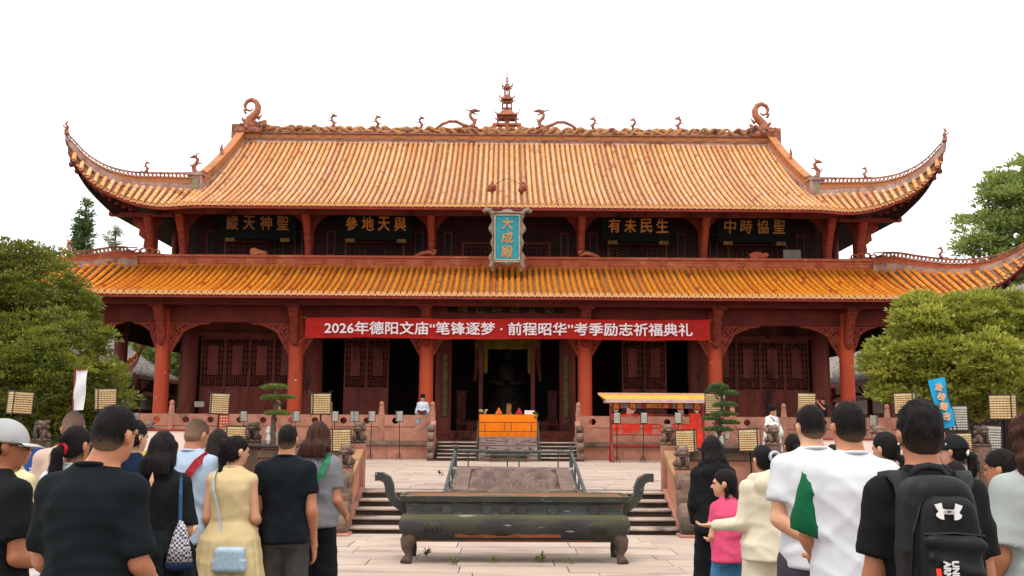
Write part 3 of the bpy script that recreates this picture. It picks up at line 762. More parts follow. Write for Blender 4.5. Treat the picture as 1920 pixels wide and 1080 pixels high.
# ---------------------------------------------------------------- upper storey windows and boards
for i, xc in enumerate((-11.3, -5.9, 0, 5.9, 11.3)):
    m = MB(); hw = 1.25 if i != 2 else 1.9; z0, z1 = 9.35, 9.98
    m.box(-hw-.1, hw+.1, -.05, .02, z0-.12, z0-.04); m.box(-hw-.1, hw+.1, -.05, .02, z1+.04, z1+.12); m.box(-hw-.1, -hw, -.05, .02, z0-.04, z1+.04); m.box(hw, hw+.1, -.05, .02, z0-.04, z1+.04)
    n = int(hw*2/.21)
    for a in range(n):
        for b in range(3):
            cx_, cz_ = -hw+(a+.5)*2*hw/n, z0+(b+.5)*(z1-z0)/3
            if abs(cx_) < .32 and b < 2 and i != 2: continue
            if (a+b) % 2: m.ring((cx_, -.01, cz_), .095, .03, .03, 8)
            else: m.box(cx_-.1, cx_+.1, -.02, .01, cz_-.012, cz_+.012); m.box(cx_-.012, cx_+.012, -.021, .009, cz_-.1, cz_+.1)
    o = hb(m, 'lattice_window', M_WOOD); o.location = (xc, UWY-.03-41.5, 0)
    m = MB(); m.box(-hw, hw, .02, .028, z0-.04, z1+.04); m.build('dark_pane', M_DARK, o)
    for sx in (-1, 1):
        m = MB(); m.box(xc+sx*(hw+.72)-.12, xc+sx*(hw+.72)+.12, UWY-.02, UWY-.005, 9.6, 10.4); hb(m, 'slot_dark_plate', mat('slot_black', '#0c0d12', rough=.6))  # near-black plate on the solid wall; the slot's darkness is painted
        m = MB(); x = xc+sx*(hw+.72)
        for a, b in ((x-.19, x-.13), (x+.13, x+.19)): m.box(a, b, UWY-.05, UWY, 9.5, 10.5)
        m.box(x-.19, x+.19, UWY-.05, UWY, 10.5, 10.56); m.box(x-.19, x+.19, UWY-.05, UWY, 9.44, 9.5); hb(m, 'slot_frame', M_WOOD)
BOARDS = ((412, 555, '縱天神聖', 'black signboard with four dull gold characters, leftmost of the upper storey', .62, '#8a5a22', 424, 545, 420),
          (638, 772, '參地天與', 'black signboard with gold characters under the upper eave, left of the teal plaque', 1, '#b87420', 648, 765, 424),
          (1130, 1263, '有未民生', 'black signboard with gold characters under the upper eave, right of the teal plaque', 1, '#b87420', 1141, 1257, 429),
          (1345, 1483, '中時協聖', 'black signboard with gold characters, rightmost of the upper storey', .8, '#9a651f', 1358, 1477, 429))
for pa, pb, s_, lab, k, gc, ta, tb, ty in BOARDS:
    xa, xb = xat(pa, 43.6, 425), xat(pb, 43.6, 425); zc = zat(426, 43.6)
    g = thing('signboard', lab, 'signboard', ((xa+xb)/2, 43.55, zc), 0, 'black signboards of the upper storey'); g.rotation_euler = (R(10), 0, 0)
    hw = (xb-xa)/2; m = MB(); m.box(-hw, hw, 0, .08, -.56, .56, bev=.02); m.build('board', M_BLACK, g)
    m = MB()
    for a, b, c, d in ((-hw-.03, hw+.03, -.6, -.54), (-hw-.03, hw+.03, .54, .6), (-hw-.04, -hw+.03, -.54, .54), (hw-.03, hw+.04, -.54, .54)): m.box(a, b, -.03, .1, c, d)
    m.build('board_frame', M_BLACK, g)
    tw = (tb-ta)/44.2; mm = mat('gilt_'+gc[1:], gc, rough=.5)
    for i, ch in enumerate(s_):
        text('character', ch, .7, mm, g, Matrix.Translation(((-1.5+i)*tw/3.75, -.01, .1))@Matrix.Rotation(R(random.uniform(-3, 3)), 4, 'Y'), ext=.006, bold=.009, width=.5, height=.6)
    for sx in (-1, 1):
        m = MB(); m.box(sx*hw*.72-.2, sx*hw*.72+.2, -.08, .1, -.72, -.56); m.build('board_support', mat('dull_gilt', '#6f5527', '#584020', scale=4), g)
# teal plaque
g = thing('name_plaque', 'upright teal plaque with three gold characters in a pale wavy frame under the upper eave', 'plaque', tuple(at(951, 444, 41.2))); g.rotation_euler = (R(9), 0, 0)
m = MB(); m.box(-.5, .5, 0, .08, -.93, .88); m.build('board', M_TEAL, g)
m = MB()
for a, b, c, d in ((-.54, -.48, -.96, .92), (.48, .54, -.96, .92), (-.48, .48, .87, .93), (-.48, .48, -.98, -.92)): m.box(a, b, -.05, .02, c, d)
m.build('inner_frame', mat('pale_trim', '#b3a894', '#998b78', scale=6), g)
m = MB()
for sx in (-1, 1):
    P = []
    for k in range(25):
        t = k/24; z = lerp(-1.0, .98, t); o = .68+.06*math.sin(t*21)+.04*math.cos(t*9)
        P.append([(sx*.55, -.02, z), (sx*(.55+o)/2, -.09, z), (sx*o, -.02, z), (sx*o, .06, z)])
    m.grid(P if sx > 0 else [p[::-1] for p in P])
    m.tube([(sx*(.62), -.05, .95), (sx*.72, -.06, 1.08), (sx*.88, -.05, 1.12), (sx*.98, -.04, 1.05), (sx*.9, -.04, .98)], [.09, .1, .09, .07, .03], 7)
    m.tube([(sx*.6, -.04, -.98), (sx*.66, -.05, -1.2), (sx*.58, -.03, -1.42), (sx*.5, -.02, -1.2)], [.1, .1, .05, .03], 7)
P = []
for k in range(25):
    x = lerp(-.66, .66, k/24); P.append([(x, -.02, .94), (x, -.1, 1.0), (x, -.02, 1.08+.07*math.cos(x*7)), (x, .06, 1.08)])
m.grid(P); P = []
for k in range(25):
    x = lerp(-.66, .66, k/24); P.append([(x, .05, -1.1), (x, -.03, -1.12-.07*math.cos(x*7)), (x, -.12, -1.05), (x, -.02, -.98)])
m.grid(P); m.box(-.62, .62, .04, .06, -1.05, 1.02)
m.build('wavy_frame', M_PALEW, g)
for i, ch in enumerate('大成殿'):
    text('character', ch, .5, mat('pale_gilt', '#c39a62', '#a87e4c', scale=8, rough=.6), g, Matrix.Translation((0, -.012, .55-i*.58)), ext=.006, bold=.012, width=.46, height=.46)
# small dark board half hidden over the architrave
g = thing('gilt_board', 'narrow dark board with gold characters half hidden above the central beam', 'signboard', (0, 41.35, zat(578, 41.4)))
m = MB(); m.box(-2.4, 2.4, 0, .06, -.2, .5); m.build('board', M_DARK, g)
for i, ch in enumerate('萬世師表立德'):
    text('character', ch, .45, mat('old_gilt', '#8a5f2a', '#6f4a20', scale=6), g, Matrix.Translation((-1.78+i*.71, -.01, .03)), ext=.01, width=.42, height=.44)
# red banner
xa, xb = xat(573, 40.1, 617), xat(1330, 40.1, 617); z1, z0 = zat(598, 40.1), zat(636, 40.1)
g = thing('banner', 'long red banner with white Chinese characters hung across the front columns', 'banner', ((xa+xb)/2, 40.05, (z0+z1)/2))
hw, hh = (xb-xa)/2, (z1-z0)/2; P = []
for i in range(121):
    x = lerp(-hw, hw, i/120); P.append([(x, .03*math.sin(x*1.3)+.014*math.sin(x*5+j*1.2)+.016*math.sin(j*2.2+x*.8), lerp(-hh, hh, j/8)+.02*math.sin(x*.9)+.008*math.sin(x*3.1)) for j in range(9)])
m = MB(); m.grid(P); m.build('cloth', M_BANNER, g, smooth=True)
t_w = (1299-609)/1900*40.1*1.0
text('lettering', '2026年德阳文庙“笔锋逐梦 · 前程昭华”考季励志祈福典礼', .5, M_LETT, g, Matrix.Translation(((609+1299)/2*0+(xat(954, 40.1, 617)-(xa+xb)/2), -.075, .0)), ext=.002, bold=.011, width=t_w, height=.5)
for sx in (-1, 1):
    for sz in (-1, 1): m = MB(); m.tube([(sx*hw, 0, sz*hh), (sx*(hw+.55), 1.2, sz*(hh+.15))], .012, 4); m.build('cord', mat('cord_white', '#a59a8c'), g)
# ================================================================ ground, terrace, stairs
def struct(name, mb, m, **k): o = mb.build(name, m, **k); o['kind'] = 'structure'; return o
M_EARTH = mat('court_ground', '#8a7b6f', '#776a5f', scale=.6, rough=.95, bump=.3)
m = MB(); m.box(-400, 400, -60, 700, -1, -.012); ground = struct('ground', m, M_EARTH)
m = MB(); m.box(-9, 9, 8.5, 17.3, -.01, -.006); jg = m.build('joint_bed', M_GROUT, ground)
slab_me = None
def slab_at(parent, x, y, z, lx, ly, h=.05):
    global slab_me
    if slab_me is None:
        mb = MB(); mb.box(-.5, .5, -.5, .5, -.5, .5, bev=.008); o = mb.build('paving_slab', M_PAVE, parent); slab_me = o.data
    else:
        o = bpy.data.objects.new('paving_slab', slab_me); COL.objects.link(o); o.parent = parent
    o.location = (x, y, z-h/2+random.uniform(-.003, .004)); o.scale = (lx, ly, h); o.rotation_euler = (random.uniform(-.002, .002), random.uniform(-.002, .002), 0)
y = 9.0
while y < 17.0:
    ly = random.choice((.62, .7, .78)); x = -7.6+random.uniform(-.6, .2)
    if y+ly > 17.02: ly = 17.02-y
    while x < 7.6:
        lx = random.uniform(1.15, 1.75); slab_at(ground, x+lx/2, y+ly/2, .02, lx-.012, ly-.012); x += lx
    y += ly
TZ = .62
m = MB(); m.box(-11.5, 11.5, 19.0, 38.9, -.01, TZ-.03); terrace = struct('terrace', m, M_STONED)
m = MB(); m.box(-11.3, 11.3, 19.3, 38.8, TZ-.03, TZ-.026); m.build('joint_bed', M_GROUT, terrace)
y = 19.35
while y < 38.7:
    ly = random.choice((.62, .72, .82)); x = -8+random.uniform(-.7, 0)
    if y < 21: x = -5.6
    while x < (5.2 if y < 21 else 7.6):
        lx = random.uniform(1.5, 2.2)
        if not (y+ly < 21.3 and x+lx > -1.2 and x < 1.4) or True: slab_at(terrace, x+lx/2, y+ly/2, TZ, lx-.014, min(ly, 38.75-y)-.014)
        x += lx
    y += ly
# terrace edge stones
for k in range(12):
    x0 = -11.5+k*1.92; m = MB(); m.box(x0+.004, x0+1.914, 18.98, 19.34, TZ-.14, TZ+.001, bev=.015); m.build('edge_stone', M_STONED, terrace)

def steps(name, label, xh, y0, z0, n, rise, tread, m_, parts):
    g = thing(name, label, 'stairs', (0.1, y0, z0))
    for k in range(n):
        z = (k+1)*rise; splits = parts(k)
        for a, b in splits:
            mb = MB(); mb.box(a+.003, b-.003, k*tread-.05, (k+1)*tread+.05 if k < n-1 else n*tread+.04, z-.04, z, bev=.012); o = mb.build('step', m_, g)
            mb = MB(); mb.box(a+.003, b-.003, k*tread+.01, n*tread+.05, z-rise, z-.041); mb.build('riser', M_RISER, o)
    return g
M_RISER = mat('riser_stone', '#4d3b33', '#3a2e28', scale=3, rough=.95, bump=.4)  # darker copy of the step stone; tread-to-riser contrast put into the colour
M_STEP = mat('step_stone', '#ad9b8e', '#978579', scale=2, rough=.9, bump=.4, bscale=18, c3='#5e5148', s3=1.4, t3=.52, rnd=.06)
st = steps('main_stairs', 'wide flight of five worn stone steps up to the terrace', 2.72, 17.05, 0, 5, TZ/5, .39, M_STEP,
      lambda k: [(-2.72, -1.28), (1.28, 2.72)] if k < 9 else [])
st2 = steps('hall_stairs', 'stone steps from the terrace up to the hall door', 2.6, 37.2, TZ, 5, (PLZ-TZ)/5, .33, M_STEP,
      lambda k: [(-2.6, -1.12), (1.12, 2.6)])
# carved dragon slab between the stair flights, inside its iron fence
M_RELIEF = mat('carved_slab_stone', '#77625a', '#62504a', scale=4, rough=.9, bump=.6, bscale=26, c3='#8b766b', s3=2, t3=.56)
g = thing('dragon_relief_slab', 'sloping grey stone slab carved with coiling dragons behind the bronze burner', 'carved stone', (.12, 21, 0))
sl = lambda y: lerp(.16, .9, (y+4.0)/4.0)     # top surface height by local y (-4..0)
m = MB()
for a, b in ((-1.12, 1.12),):
    vs = []
    for y in (-4.0, 0): vs += [(a, y, 0 if y < -3 else .3), (b, y, 0 if y < -3 else .3), (b, y, sl(y)), (a, y, sl(y))]
    m.add(vs, [(0, 1, 2, 3), (7, 6, 5, 4), (0, 4, 5, 1), (1, 5, 6, 2), (2, 6, 7, 3), (3, 7, 4, 0)])
m.build('slab_body', M_RELIEF, g)
NX, NY = 120, 150; P = []
H0 = np.zeros((NX, NY))
gx = np.linspace(-.84, .84, NX)[:, None]; gy = np.linspace(-3.8, -.2, NY)[None, :]
def curve_field(pts, r, h, sc_=None):
    global H0
    d = np.full((NX, NY), 9.); tt = np.zeros((NX, NY)); acc = 0
    for (a, b) in zip(pts, pts[1:]):
        ax, ay = a; bx, by = b; L = math.hypot(bx-ax, by-ay)
        t = np.clip(((gx-ax)*(bx-ax)+(gy-ay)*(by-ay))/L**2, 0, 1); q = np.hypot(gx-ax-t*(bx-ax), gy-ay-t*(by-ay))
        tt = np.where(q < d, acc+t*L, tt); d = np.minimum(d, q); acc += L
    prof = np.sqrt(np.clip(1-(d/r)**2, 0, 1))
    if sc_: prof = prof*(1+.22*np.sin(tt*sc_))
    H0 = np.maximum(H0, prof*h)
def sp_(cx, cy, a0, a1, r0, r1, n=26, q=1.):
    return [(cx+lerp(r0, r1, i/n)*math.cos(lerp(a0, a1, i/n)), cy+q*lerp(r0, r1, i/n)*math.sin(lerp(a0, a1, i/n))) for i in range(n+1)]
curve_field(sp_(-.35, -1.1, -2.6, 3.6, .42, .3, q=1.5), .1, .06, 60)
curve_field(sp_(.4, -1.15, -.6, 5.2, .36, .3, q=1.6), .1, .06, 60)
curve_field(sp_(0, -2.6, .3, 6.6, .6, .2, q=1.2), .11, .065, 55)
curve_field([(-.7, -.4), (-.3, -.75), (0, -.6), (.3, -.9), (.7, -.45)], .08, .05, 50)
for k in range(22):
    cx, cy = random.uniform(-.75, .75), random.uniform(-3.7, -.3); a = random.uniform(0, 6)
    curve_field(sp_(cx, cy, a, a+4, .13, .03, 10, 1.2), .035, .04)
H0 = H0*2.6+.006*np.random.rand(NX, NY)
for i in range(NX): P.append([(gx[i, 0], gy[0, j], sl(gy[0, j])+.004+H0[i, j]) for j in range(NY)])
m = MB(); m.grid([r_[::-1] for r_ in P]); m.build('dragon_relief', M_RELIEF, g, smooth=True)
for a, b, c, d in ((-1.12, -.86, -4, 0), (.86, 1.12, -4, 0), (-.86, .86, -.18, 0), (-.86, .86, -4, -3.82)):
    m = MB(); m.add([(a, c, sl(c)+.002), (b, c, sl(c)+.002), (b, d, sl(d)+.002), (a, d, sl(d)+.002), (a, c, sl(c)+.07), (b, c, sl(c)+.07), (b, d, sl(d)+.07), (a, d, sl(d)+.07)],
      [(4, 5, 6, 7), (0, 1, 5, 4), (1, 2, 6, 5), (2, 3, 7, 6), (3, 0, 4, 7)]); m.build('slab_border', M_RELIEF, g)
for sx in (-1, 1):
    m = MB(); m.box(min(sx*1.14, sx*1.24), max(sx*1.14, sx*1.24), -3.6, -1.2, -.3+.3, .62); m.build('side_stone', M_STONED, g)
m = MB(); m.box(-1.26, 1.26, .0, .12, TZ+.02, .955, bev=.01); m.build('head_stone', mat('white_stone', '#c3b3a5', '#b5a497', scale=3, rough=.85, bump=.3), g)
M_IRON = mat('green_grey_iron', '#444a4a', '#35393a', scale=6, rough=.55, bump=.2, c3='#6b5a4c', s3=3, t3=.62)
g = thing('iron_fence', 'low green-grey iron fence with ball-topped posts round the dragon relief slab', 'fence', (.12, 21.25, 0))
for sx in (-1, 1):
    m = MB(); m.tube([(sx*1.2, 0, TZ), (sx*1.2, 0, 1.3)], .04, 8); m.ball((sx*1.2, 0, 1.36), .055, 10); m.build('post', M_IRON, g)
    m = MB(); m.tube([(sx*1.2, 0, 1.27), (sx*1.22, -3.2, .66), (sx*1.22, -3.9, .5)], .034, 8); m.build('side_rail', M_IRON, g)
    m = MB(); m.tube([(sx*1.2, 0, .96), (sx*1.22, -3.3, .28)], .024, 8); m.build('side_rail', M_IRON, g)
    for y in (-1.0, -2.0, -3.0):
        m = MB(); m.tube([(sx*1.21, y, .95+y*.2), (sx*1.21, y, 1.25+y*.19)], .018, 6); m.build('baluster', M_IRON, g)
m = MB(); m.tube([(-1.2, 0, 1.285), (1.2, 0, 1.27)], .03, 8); m.build('top_rail', M_IRON, g)
m = MB(); m.tube([(-1.2, 0, .955), (1.2, 0, .94)], .02, 8); m.build('bottom_rail', mat('rusty_rail', '#7a3f30', '#5a3a30', scale=8, rough=.8), g)
for x in (-.93, -.12, .12, .93):
    m = MB(); m.tube([(x, 0, .95), (x, 0, 1.27)], .014, 6); m.build('baluster', M_IRON, g)

# ---------------------------------------------------------------- balustrades
def lion(mb, x, y, z, s=1., sg=1):
    T = Matrix.Translation((x, y, z)) @ Matrix.Scale(s, 4)
    mb.ball((0, .03, .11), .1, 8, T, q=(1, 1.1, 1.2)); mb.box(-.075, .075, -.12, .04, .17, .31, T, bev=.03); mb.box(-.05, .05, -.165, -.1, .18, .23, T, bev=.015); mb.box(-.05, .05, -.15, -.1, .155, .175, T)
    for sx in (-1, 1):
        mb.ball((sx*.06, .0, .305), .02, 5, T, q=(.8, .8, 1.3)); mb.tube([(sx*.06, -.06, .15), (sx*.06, -.1, 0)], [.04, .035], 6, T); mb.ball((sx*.09, .06, .05), .055, 6, T)
        mb.ball((sx*.035, -.12, .26), .018, 5, T); mb.ball((sx*.085, .03, .2), .045, 5, T); mb.ball((sx*.07, .07, .29), .035, 5, T)
    mb.ball((0, .1, .25), .06, 6, T); mb.ball((.03, -.1, .13), .035, 6, T)
def baluster_post(parent, x, y, z0, z1, w_, top='lion', m_=None, s=1.):
    mb = MB(); h = w_/2
    mb.box(x-h, x+h, y-h, y+h, z0, z1, bev=.012)
    mb.box(x-h*.6, x+h*.6, y-h-.008, y-h+.002, z0+.08, z1-.12)
    o = mb.build('post', m_ or M_STONE, parent)
    if top == 'lion':
        mb = MB(); mb.box(x-h*1.05, x+h*1.05, y-h*1.05, y+h*1.05, z1, z1+.05, bev=.01); lion(mb, x, y, z1+.05, s)
        mb.build('lion_finial', M_STONED, o, smooth=True)
    else:
        mb = MB(); k = h
        mb.lathe([(k*1.25, 0), (k*1.1, .1), (k*.95, .3), (k*.75, .34), (k*.95, .38), (k*.9, .46), (k*.5, .52), (0.01, .53)], 8, c=(x, y, z1-.02), ph=.5)
        mb.build('post_head', M_STONE, o)
    return o
def holed(mb, x0, x1, z0, z1, y0, y1, r):
    cx, cz = (x0+x1)/2, (z0+z1)/2; out = []; inn = []
    for k in range(16):
        t = 2*PI*k/16; c, s_ = math.cos(t), math.sin(t); q = min((x1-cx)/max(abs(c), 1e-6), (z1-cz)/max(abs(s_), 1e-6)); out.append((cx+c*q, cz+s_*q)); inn.append((cx+c*r, cz+s_*r*.92))
    # snap corners
    for k in (2, 6, 10, 14): out[k] = (x1 if out[k][0] > cx else x0, z1 if out[k][1] > cz else z0)
    vs = [(a, y0, b) for a, b in out]+[(a, y0, b) for a, b in inn]+[(a, y1, b) for a, b in out]+[(a, y1, b) for a, b in inn]
    fs = []
    for k in range(16):
        j = (k+1) % 16; fs += [(k, j, 16+j, 16+k), (32+j, 32+k, 48+k, 48+j), (16+k, 16+j, 48+j, 48+k), (j, k, 32+k, 32+j)]
    mb.add(vs, fs)
PX_ = [2.78, 4.72, 6.7, 8.67, 10.64, 12.7, 14.6, 16.55, 18.5]
BY = 38.95
for sx in (-1, 1):
    g = thing('hall_balustrade', 'pierced red sandstone balustrade of the hall platform, %s of the hall stairs' % ('left' if sx < 0 else 'right'), 'balustrade', (sx*2.78, BY, PLZ))
    for i, x in enumerate(PX_):
        baluster_post(g, (x-2.78)*sx, 0, 0, .98+.03, .2, 'head', s=1)
        if i < len(PX_)-1:
            a, b = x-2.78+.1, PX_[i+1]-2.78-.1
            if sx < 0: a, b = -b, -a
            mb = MB(); mid = (a+b)/2
            n_ = 2
            for k in range(n_): holed(mb, lerp(a, b, k/n_), lerp(a, b, (k+1)/n_), .56, 1.0, -.07, .07, .13)
            mb.build('pierced_panel', M_STONE, g)
            mb = MB(); mb.box(a, b, -.06, .06, .02, .54, bev=.01); mb.build('lower_panel', M_STONE, g)
m = MB(); m.box(-19, 19, 38.85, 57, 0, PLZ-.002); platform = tag(m.build('hall_platform', M_STONED), 'stone platform that carries the hall', 'platform')
platform['kind'] = 'structure'; del platform['category']; del platform['label']
for sx in (-1, 1):
    for k in range(9):
        a = 2.62+k*1.85; b = a+1.84
        if sx < 0: a, b = -b, -a
        m = MB(); m.box(a, b, 38.78, 38.9, TZ-.02 if abs(a) < 11 else 0, PLZ-.16, bev=.012); m.build('facing_stone', M_STONE, platform)
        m = MB(); m.box(a, b, 38.7, 39.1, PLZ-.158, PLZ, bev=.02); m.build('kerb_stone', M_STONED, platform)
# stair-side balustrades of the hall stairs with drum stones
for sx in (-1, 1):
    g = thing('hall_stair_rail', 'carved side rail with drum stones, %s of the hall stairs' % ('left' if sx < 0 else 'right'), 'stair rail', (sx*2.72, 38.8, TZ))
    m = MB(); P = [(0, .66), (0, 1.45), (-.9, 1.2), (-1.6, .5), (-1.8, .1), (-1.8, 0), (0, 0)]
    for x0 in (-.09,): 
        n = len(P); vs = [(-.09, y, z) for y, z in P]+[(.09, y, z) for y, z in P]
        m.add(vs, [tuple(range(n)), tuple(range(2*n-1, n-1, -1))]+[(i, n+i, n+(i+1) % n, (i+1) % n) for i in range(n)])
    m.build('side_panel', M_STONE, g)
    for y, z, r in ((-1.75, .15, .15), (-1.7, .5, .17), (-1.5, .85, .17), (-1.25, 1.15, .15)):
        m = MB(); T = Matrix.Translation((sx*0, y, z))@Matrix.Rotation(R(90), 4, 'Y'); m.lathe([(r*.7, -.13), (r, -.1), (r, .1), (r*.7, .13)], 10, T); m.build('drum', M_STONED, g)
# terrace balustrade
TY = 18.97
for sx in (-1, 1):
    g = thing('terrace_balustrade', 'weathered stone terrace balustrade with lion posts, %s of the main stairs' % ('left' if sx < 0 else 'right'), 'balustrade', (sx*2.86+.1, TY, TZ))
    for k in range(5):
        x = sx*1.95*k; baluster_post(g, x, 0, 0, .84, .24, 'lion', M_STONED if k else M_STONE, 1.05)
        if k < 4:
            a, b = sorted((x+sx*.12, x+sx*1.83))
            m = MB(); m.box(a, b, -.13, .13, .55, .73, bev=.03); m.build('coping', M_STONED, g)
            m = MB(); m.box(a, b, -.06, .06, .02, .548); m.box(a+.12, b-.12, -.085, -.06, .1, .46, bev=.01); m.build('panel', M_STONE, g)
    for k in range(8):
        a, b = sorted((sx*(.0+k*1.08), sx*(k*1.08+1.07)))
        m = MB(); m.box(a, b, -.06, .03, -TZ, -.15, bev=.012); m.build('facing_stone', M_STONE, g)
# sloping stair parapets
for sx in (-1, 1):
    g = thing('stair_parapet', 'sloping sandstone stair parapet with ochre coping and scroll drums, %s of the main stairs' % ('left' if sx < 0 else 'right'), 'stair parapet', (sx*2.86+.1, 18.8, 0))
    # local y runs from 0 (terrace) to -2 (foot)
    def slope_box(x0, x1, ya, yb, za0, za1, zb0, zb1, name, m_):
        m = MB(); m.add([(x0, ya, za0), (x1, ya, za0), (x1, ya, za1), (x0, ya, za1), (x0, yb, zb0), (x1, yb, zb0), (x1, yb, zb1), (x0, yb, zb1)],
                        [(0, 1, 2, 3), (7, 6, 5, 4), (0, 4, 5, 1), (1, 5, 6, 2), (2, 6, 7, 3), (3, 7, 4, 0)]); return m.build(name, m_, g)
    slope_box(-.14, .14, 0, -1.95, 0, TZ+.05, 0, .08, 'string_stone', M_STONE)
    slope_box(-.06, .06, -.1, -1.2, TZ+.06, TZ+.6, .3, .82, 'panel', mat('salmon_panel', '#bf8166', '#b0735a', scale=2, rough=.9, bump=.35, c3='#9a7a6a', s3=1.4, t3=.56))
    slope_box(-.13, .13, -.1, -1.2, TZ+.6, TZ+.74, .82, .96, 'coping', mat('ochre_coping', '#a57a52', '#8c6a4c', scale=3, rough=.9, bump=.5, c3='#6b5a45', s3=2, t3=.54))
    baluster_post(g, 0, -1.32, .2, 1.06, .23, 'lion', M_STONE, 1.1)
    for y, z, r in ((-1.62, .86, .15), (-1.7, .6, .17), (-1.82, .36, .2), (-1.98, .17, .17)):
        m = MB(); T = Matrix.Translation((0, y, z))@Matrix.Rotation(R(90), 4, 'Y'); m.lathe([(r*.6, -.17), (r*.95, -.14), (r, -.1), (r, .1), (r*.95, .14), (r*.6, .17)], 14, T); m.build('scroll_drum', M_STONED, g, smooth=False)
    m = MB(); m.box(-.1, .1, -1.85, -1.42, .1, .95, bev=.03); m.build('scroll_back', M_STONED, g)
    m = MB(); m.box(-.2, .2, -2.25, -1.4, 0, .06, bev=.01); m.build('plinth', M_STONE, g)

# carved ramp below the altar, with its own iron fence
g = thing('altar_ramp', 'small carved stone ramp below the orange altar table', 'carved stone', (.1, 38.8, TZ))
m = MB(); P = [(0, 0), (0, .86), (-.15, .86), (-1.95, .08), (-1.95, 0)]; n = 5
vs = [(-1.08, y, z) for y, z in P]+[(1.08, y, z) for y, z in P]
m.add(vs, [tuple(range(n)), tuple(range(2*n-1, n-1, -1))]+[(i, n+i, n+(i+1) % n, (i+1) % n) for i in range(n)]); m.build('ramp_stone', M_RELIEF, g)
m = MB()
for k in range(60):
    y = random.uniform(-1.85, -.2); m.ball((random.uniform(-.95, .95), y, .08+(y+1.95)*.433), random.uniform(.05, .11), 6, q=(1.5, 1, .5))
m.build('ramp_carving', M_RELIEF, g)
g = thing('iron_fence', 'thin iron fence in front of the orange altar table', 'fence', (.1, 38.72, TZ))
F = lambda pts, r, nm: (MB().tube(pts, r, 6)).build(nm, M_IRON if nm != 'rail' else MATS['rusty_rail'], g)
for z in (1.4, 1.06): F([(-1.12, 0, z), (1.12, 0, z)], .018, 'rail')
for x in (-.88, -.12, .12, .88): F([(x, 0, 1.06), (x, 0, 1.4)], .014, 'baluster')
for sx in (-1, 1):
    F([(sx*1.13, 0, .7), (sx*1.13, 0, 1.45)], .025, 'post'); F([(sx*1.13, -2.0, 0), (sx*1.13, -2.0, .62)], .028, 'post')
    F([(sx*1.13, 0, 1.4), (sx*1.13, -2.0, .55)], .02, 'side_rail'); F([(sx*1.13, 0, 1.06), (sx*1.13, -2.0, .2)], .016, 'side_rail')
for z in (.56, .2): F([(-1.13, -2.0, z), (1.13, -2.0, z)], .02, 'front_rail')
for x in (-.75, .75): F([(x, -2, .2), (x, -2, .56)], .014, 'baluster')

# ---------------------------------------------------------------- bronze burners
M_BRZ = mat('mossy_bronze', '#3a3935', '#2b2c2b', scale=2.2, rough=.7, bump=.5, bscale=16, c3='#3f3f24', s3=1.3, t3=.52, w3=.2, stretch=(1, 1, 1.3))
M_BRZ2 = mat('blue_grey_bronze', '#43474a', '#34352f', scale=3, rough=.65, bump=.5, bscale=20, c3='#3c3322', s3=2, t3=.55)
def mossy(m, col, lo_=.1, hi=.75):
    t = m.node_tree; N = t.nodes; L = t.links; b = N['Principled BSDF']; src = b.inputs['Base Color'].links[0].from_socket
    ge = N.new('ShaderNodeNewGeometry'); sp = N.new('ShaderNodeSeparateXYZ'); L.new(ge.outputs['Normal'], sp.inputs[0]); nz = N.new('ShaderNodeTexNoise'); nz.inputs['Scale'].default_value = 4; nz.inputs['Detail'].default_value = 8
    ad = N.new('ShaderNodeMath'); ad.operation = 'MULTIPLY_ADD'; L.new(nz.outputs[0], ad.inputs[0]); ad.inputs[1].default_value = 1.3; L.new(sp.outputs[2], ad.inputs[2])
    mr = N.new('ShaderNodeMapRange'); mr.inputs[1].default_value = .65+lo_; mr.inputs[2].default_value = .65+hi; L.new(ad.outputs[0], mr.inputs[0])
    x = N.new('ShaderNodeMix'); x.data_type = 'RGBA'; x.inputs[7].default_value = (*lin(col), 1); L.new(mr.outputs[0], x.inputs[0]); L.new(src, x.inputs[6])
    # pale scuffs
    n2 = N.new('ShaderNodeTexNoise'); n2.inputs['Scale'].default_value = 9; n2.inputs['Detail'].default_value = 6; m2 = N.new('ShaderNodeMapRange'); m2.inputs[1].default_value = .66; m2.inputs[2].default_value = .7; L.new(n2.outputs[0], m2.inputs[0])
    y = N.new('ShaderNodeMix'); y.data_type = 'RGBA'; y.inputs[7].default_value = (*lin('#8f8b80'), 1); L.new(m2.outputs[0], y.inputs[0]); L.new(x.outputs[2], y.inputs[6]); L.new(y.outputs[2], b.inputs['Base Color'])
mossy(M_BRZ, '#57522f', .2, 1.0); mossy(M_BRZ2, '#5c5b4c', .4, 1.0)
M_RUST = mat('rust_red', '#8c4f30', '#74432c', scale=4, rough=.9, bump=.5, c3='#4b463c', s3=1.5, t3=.5)
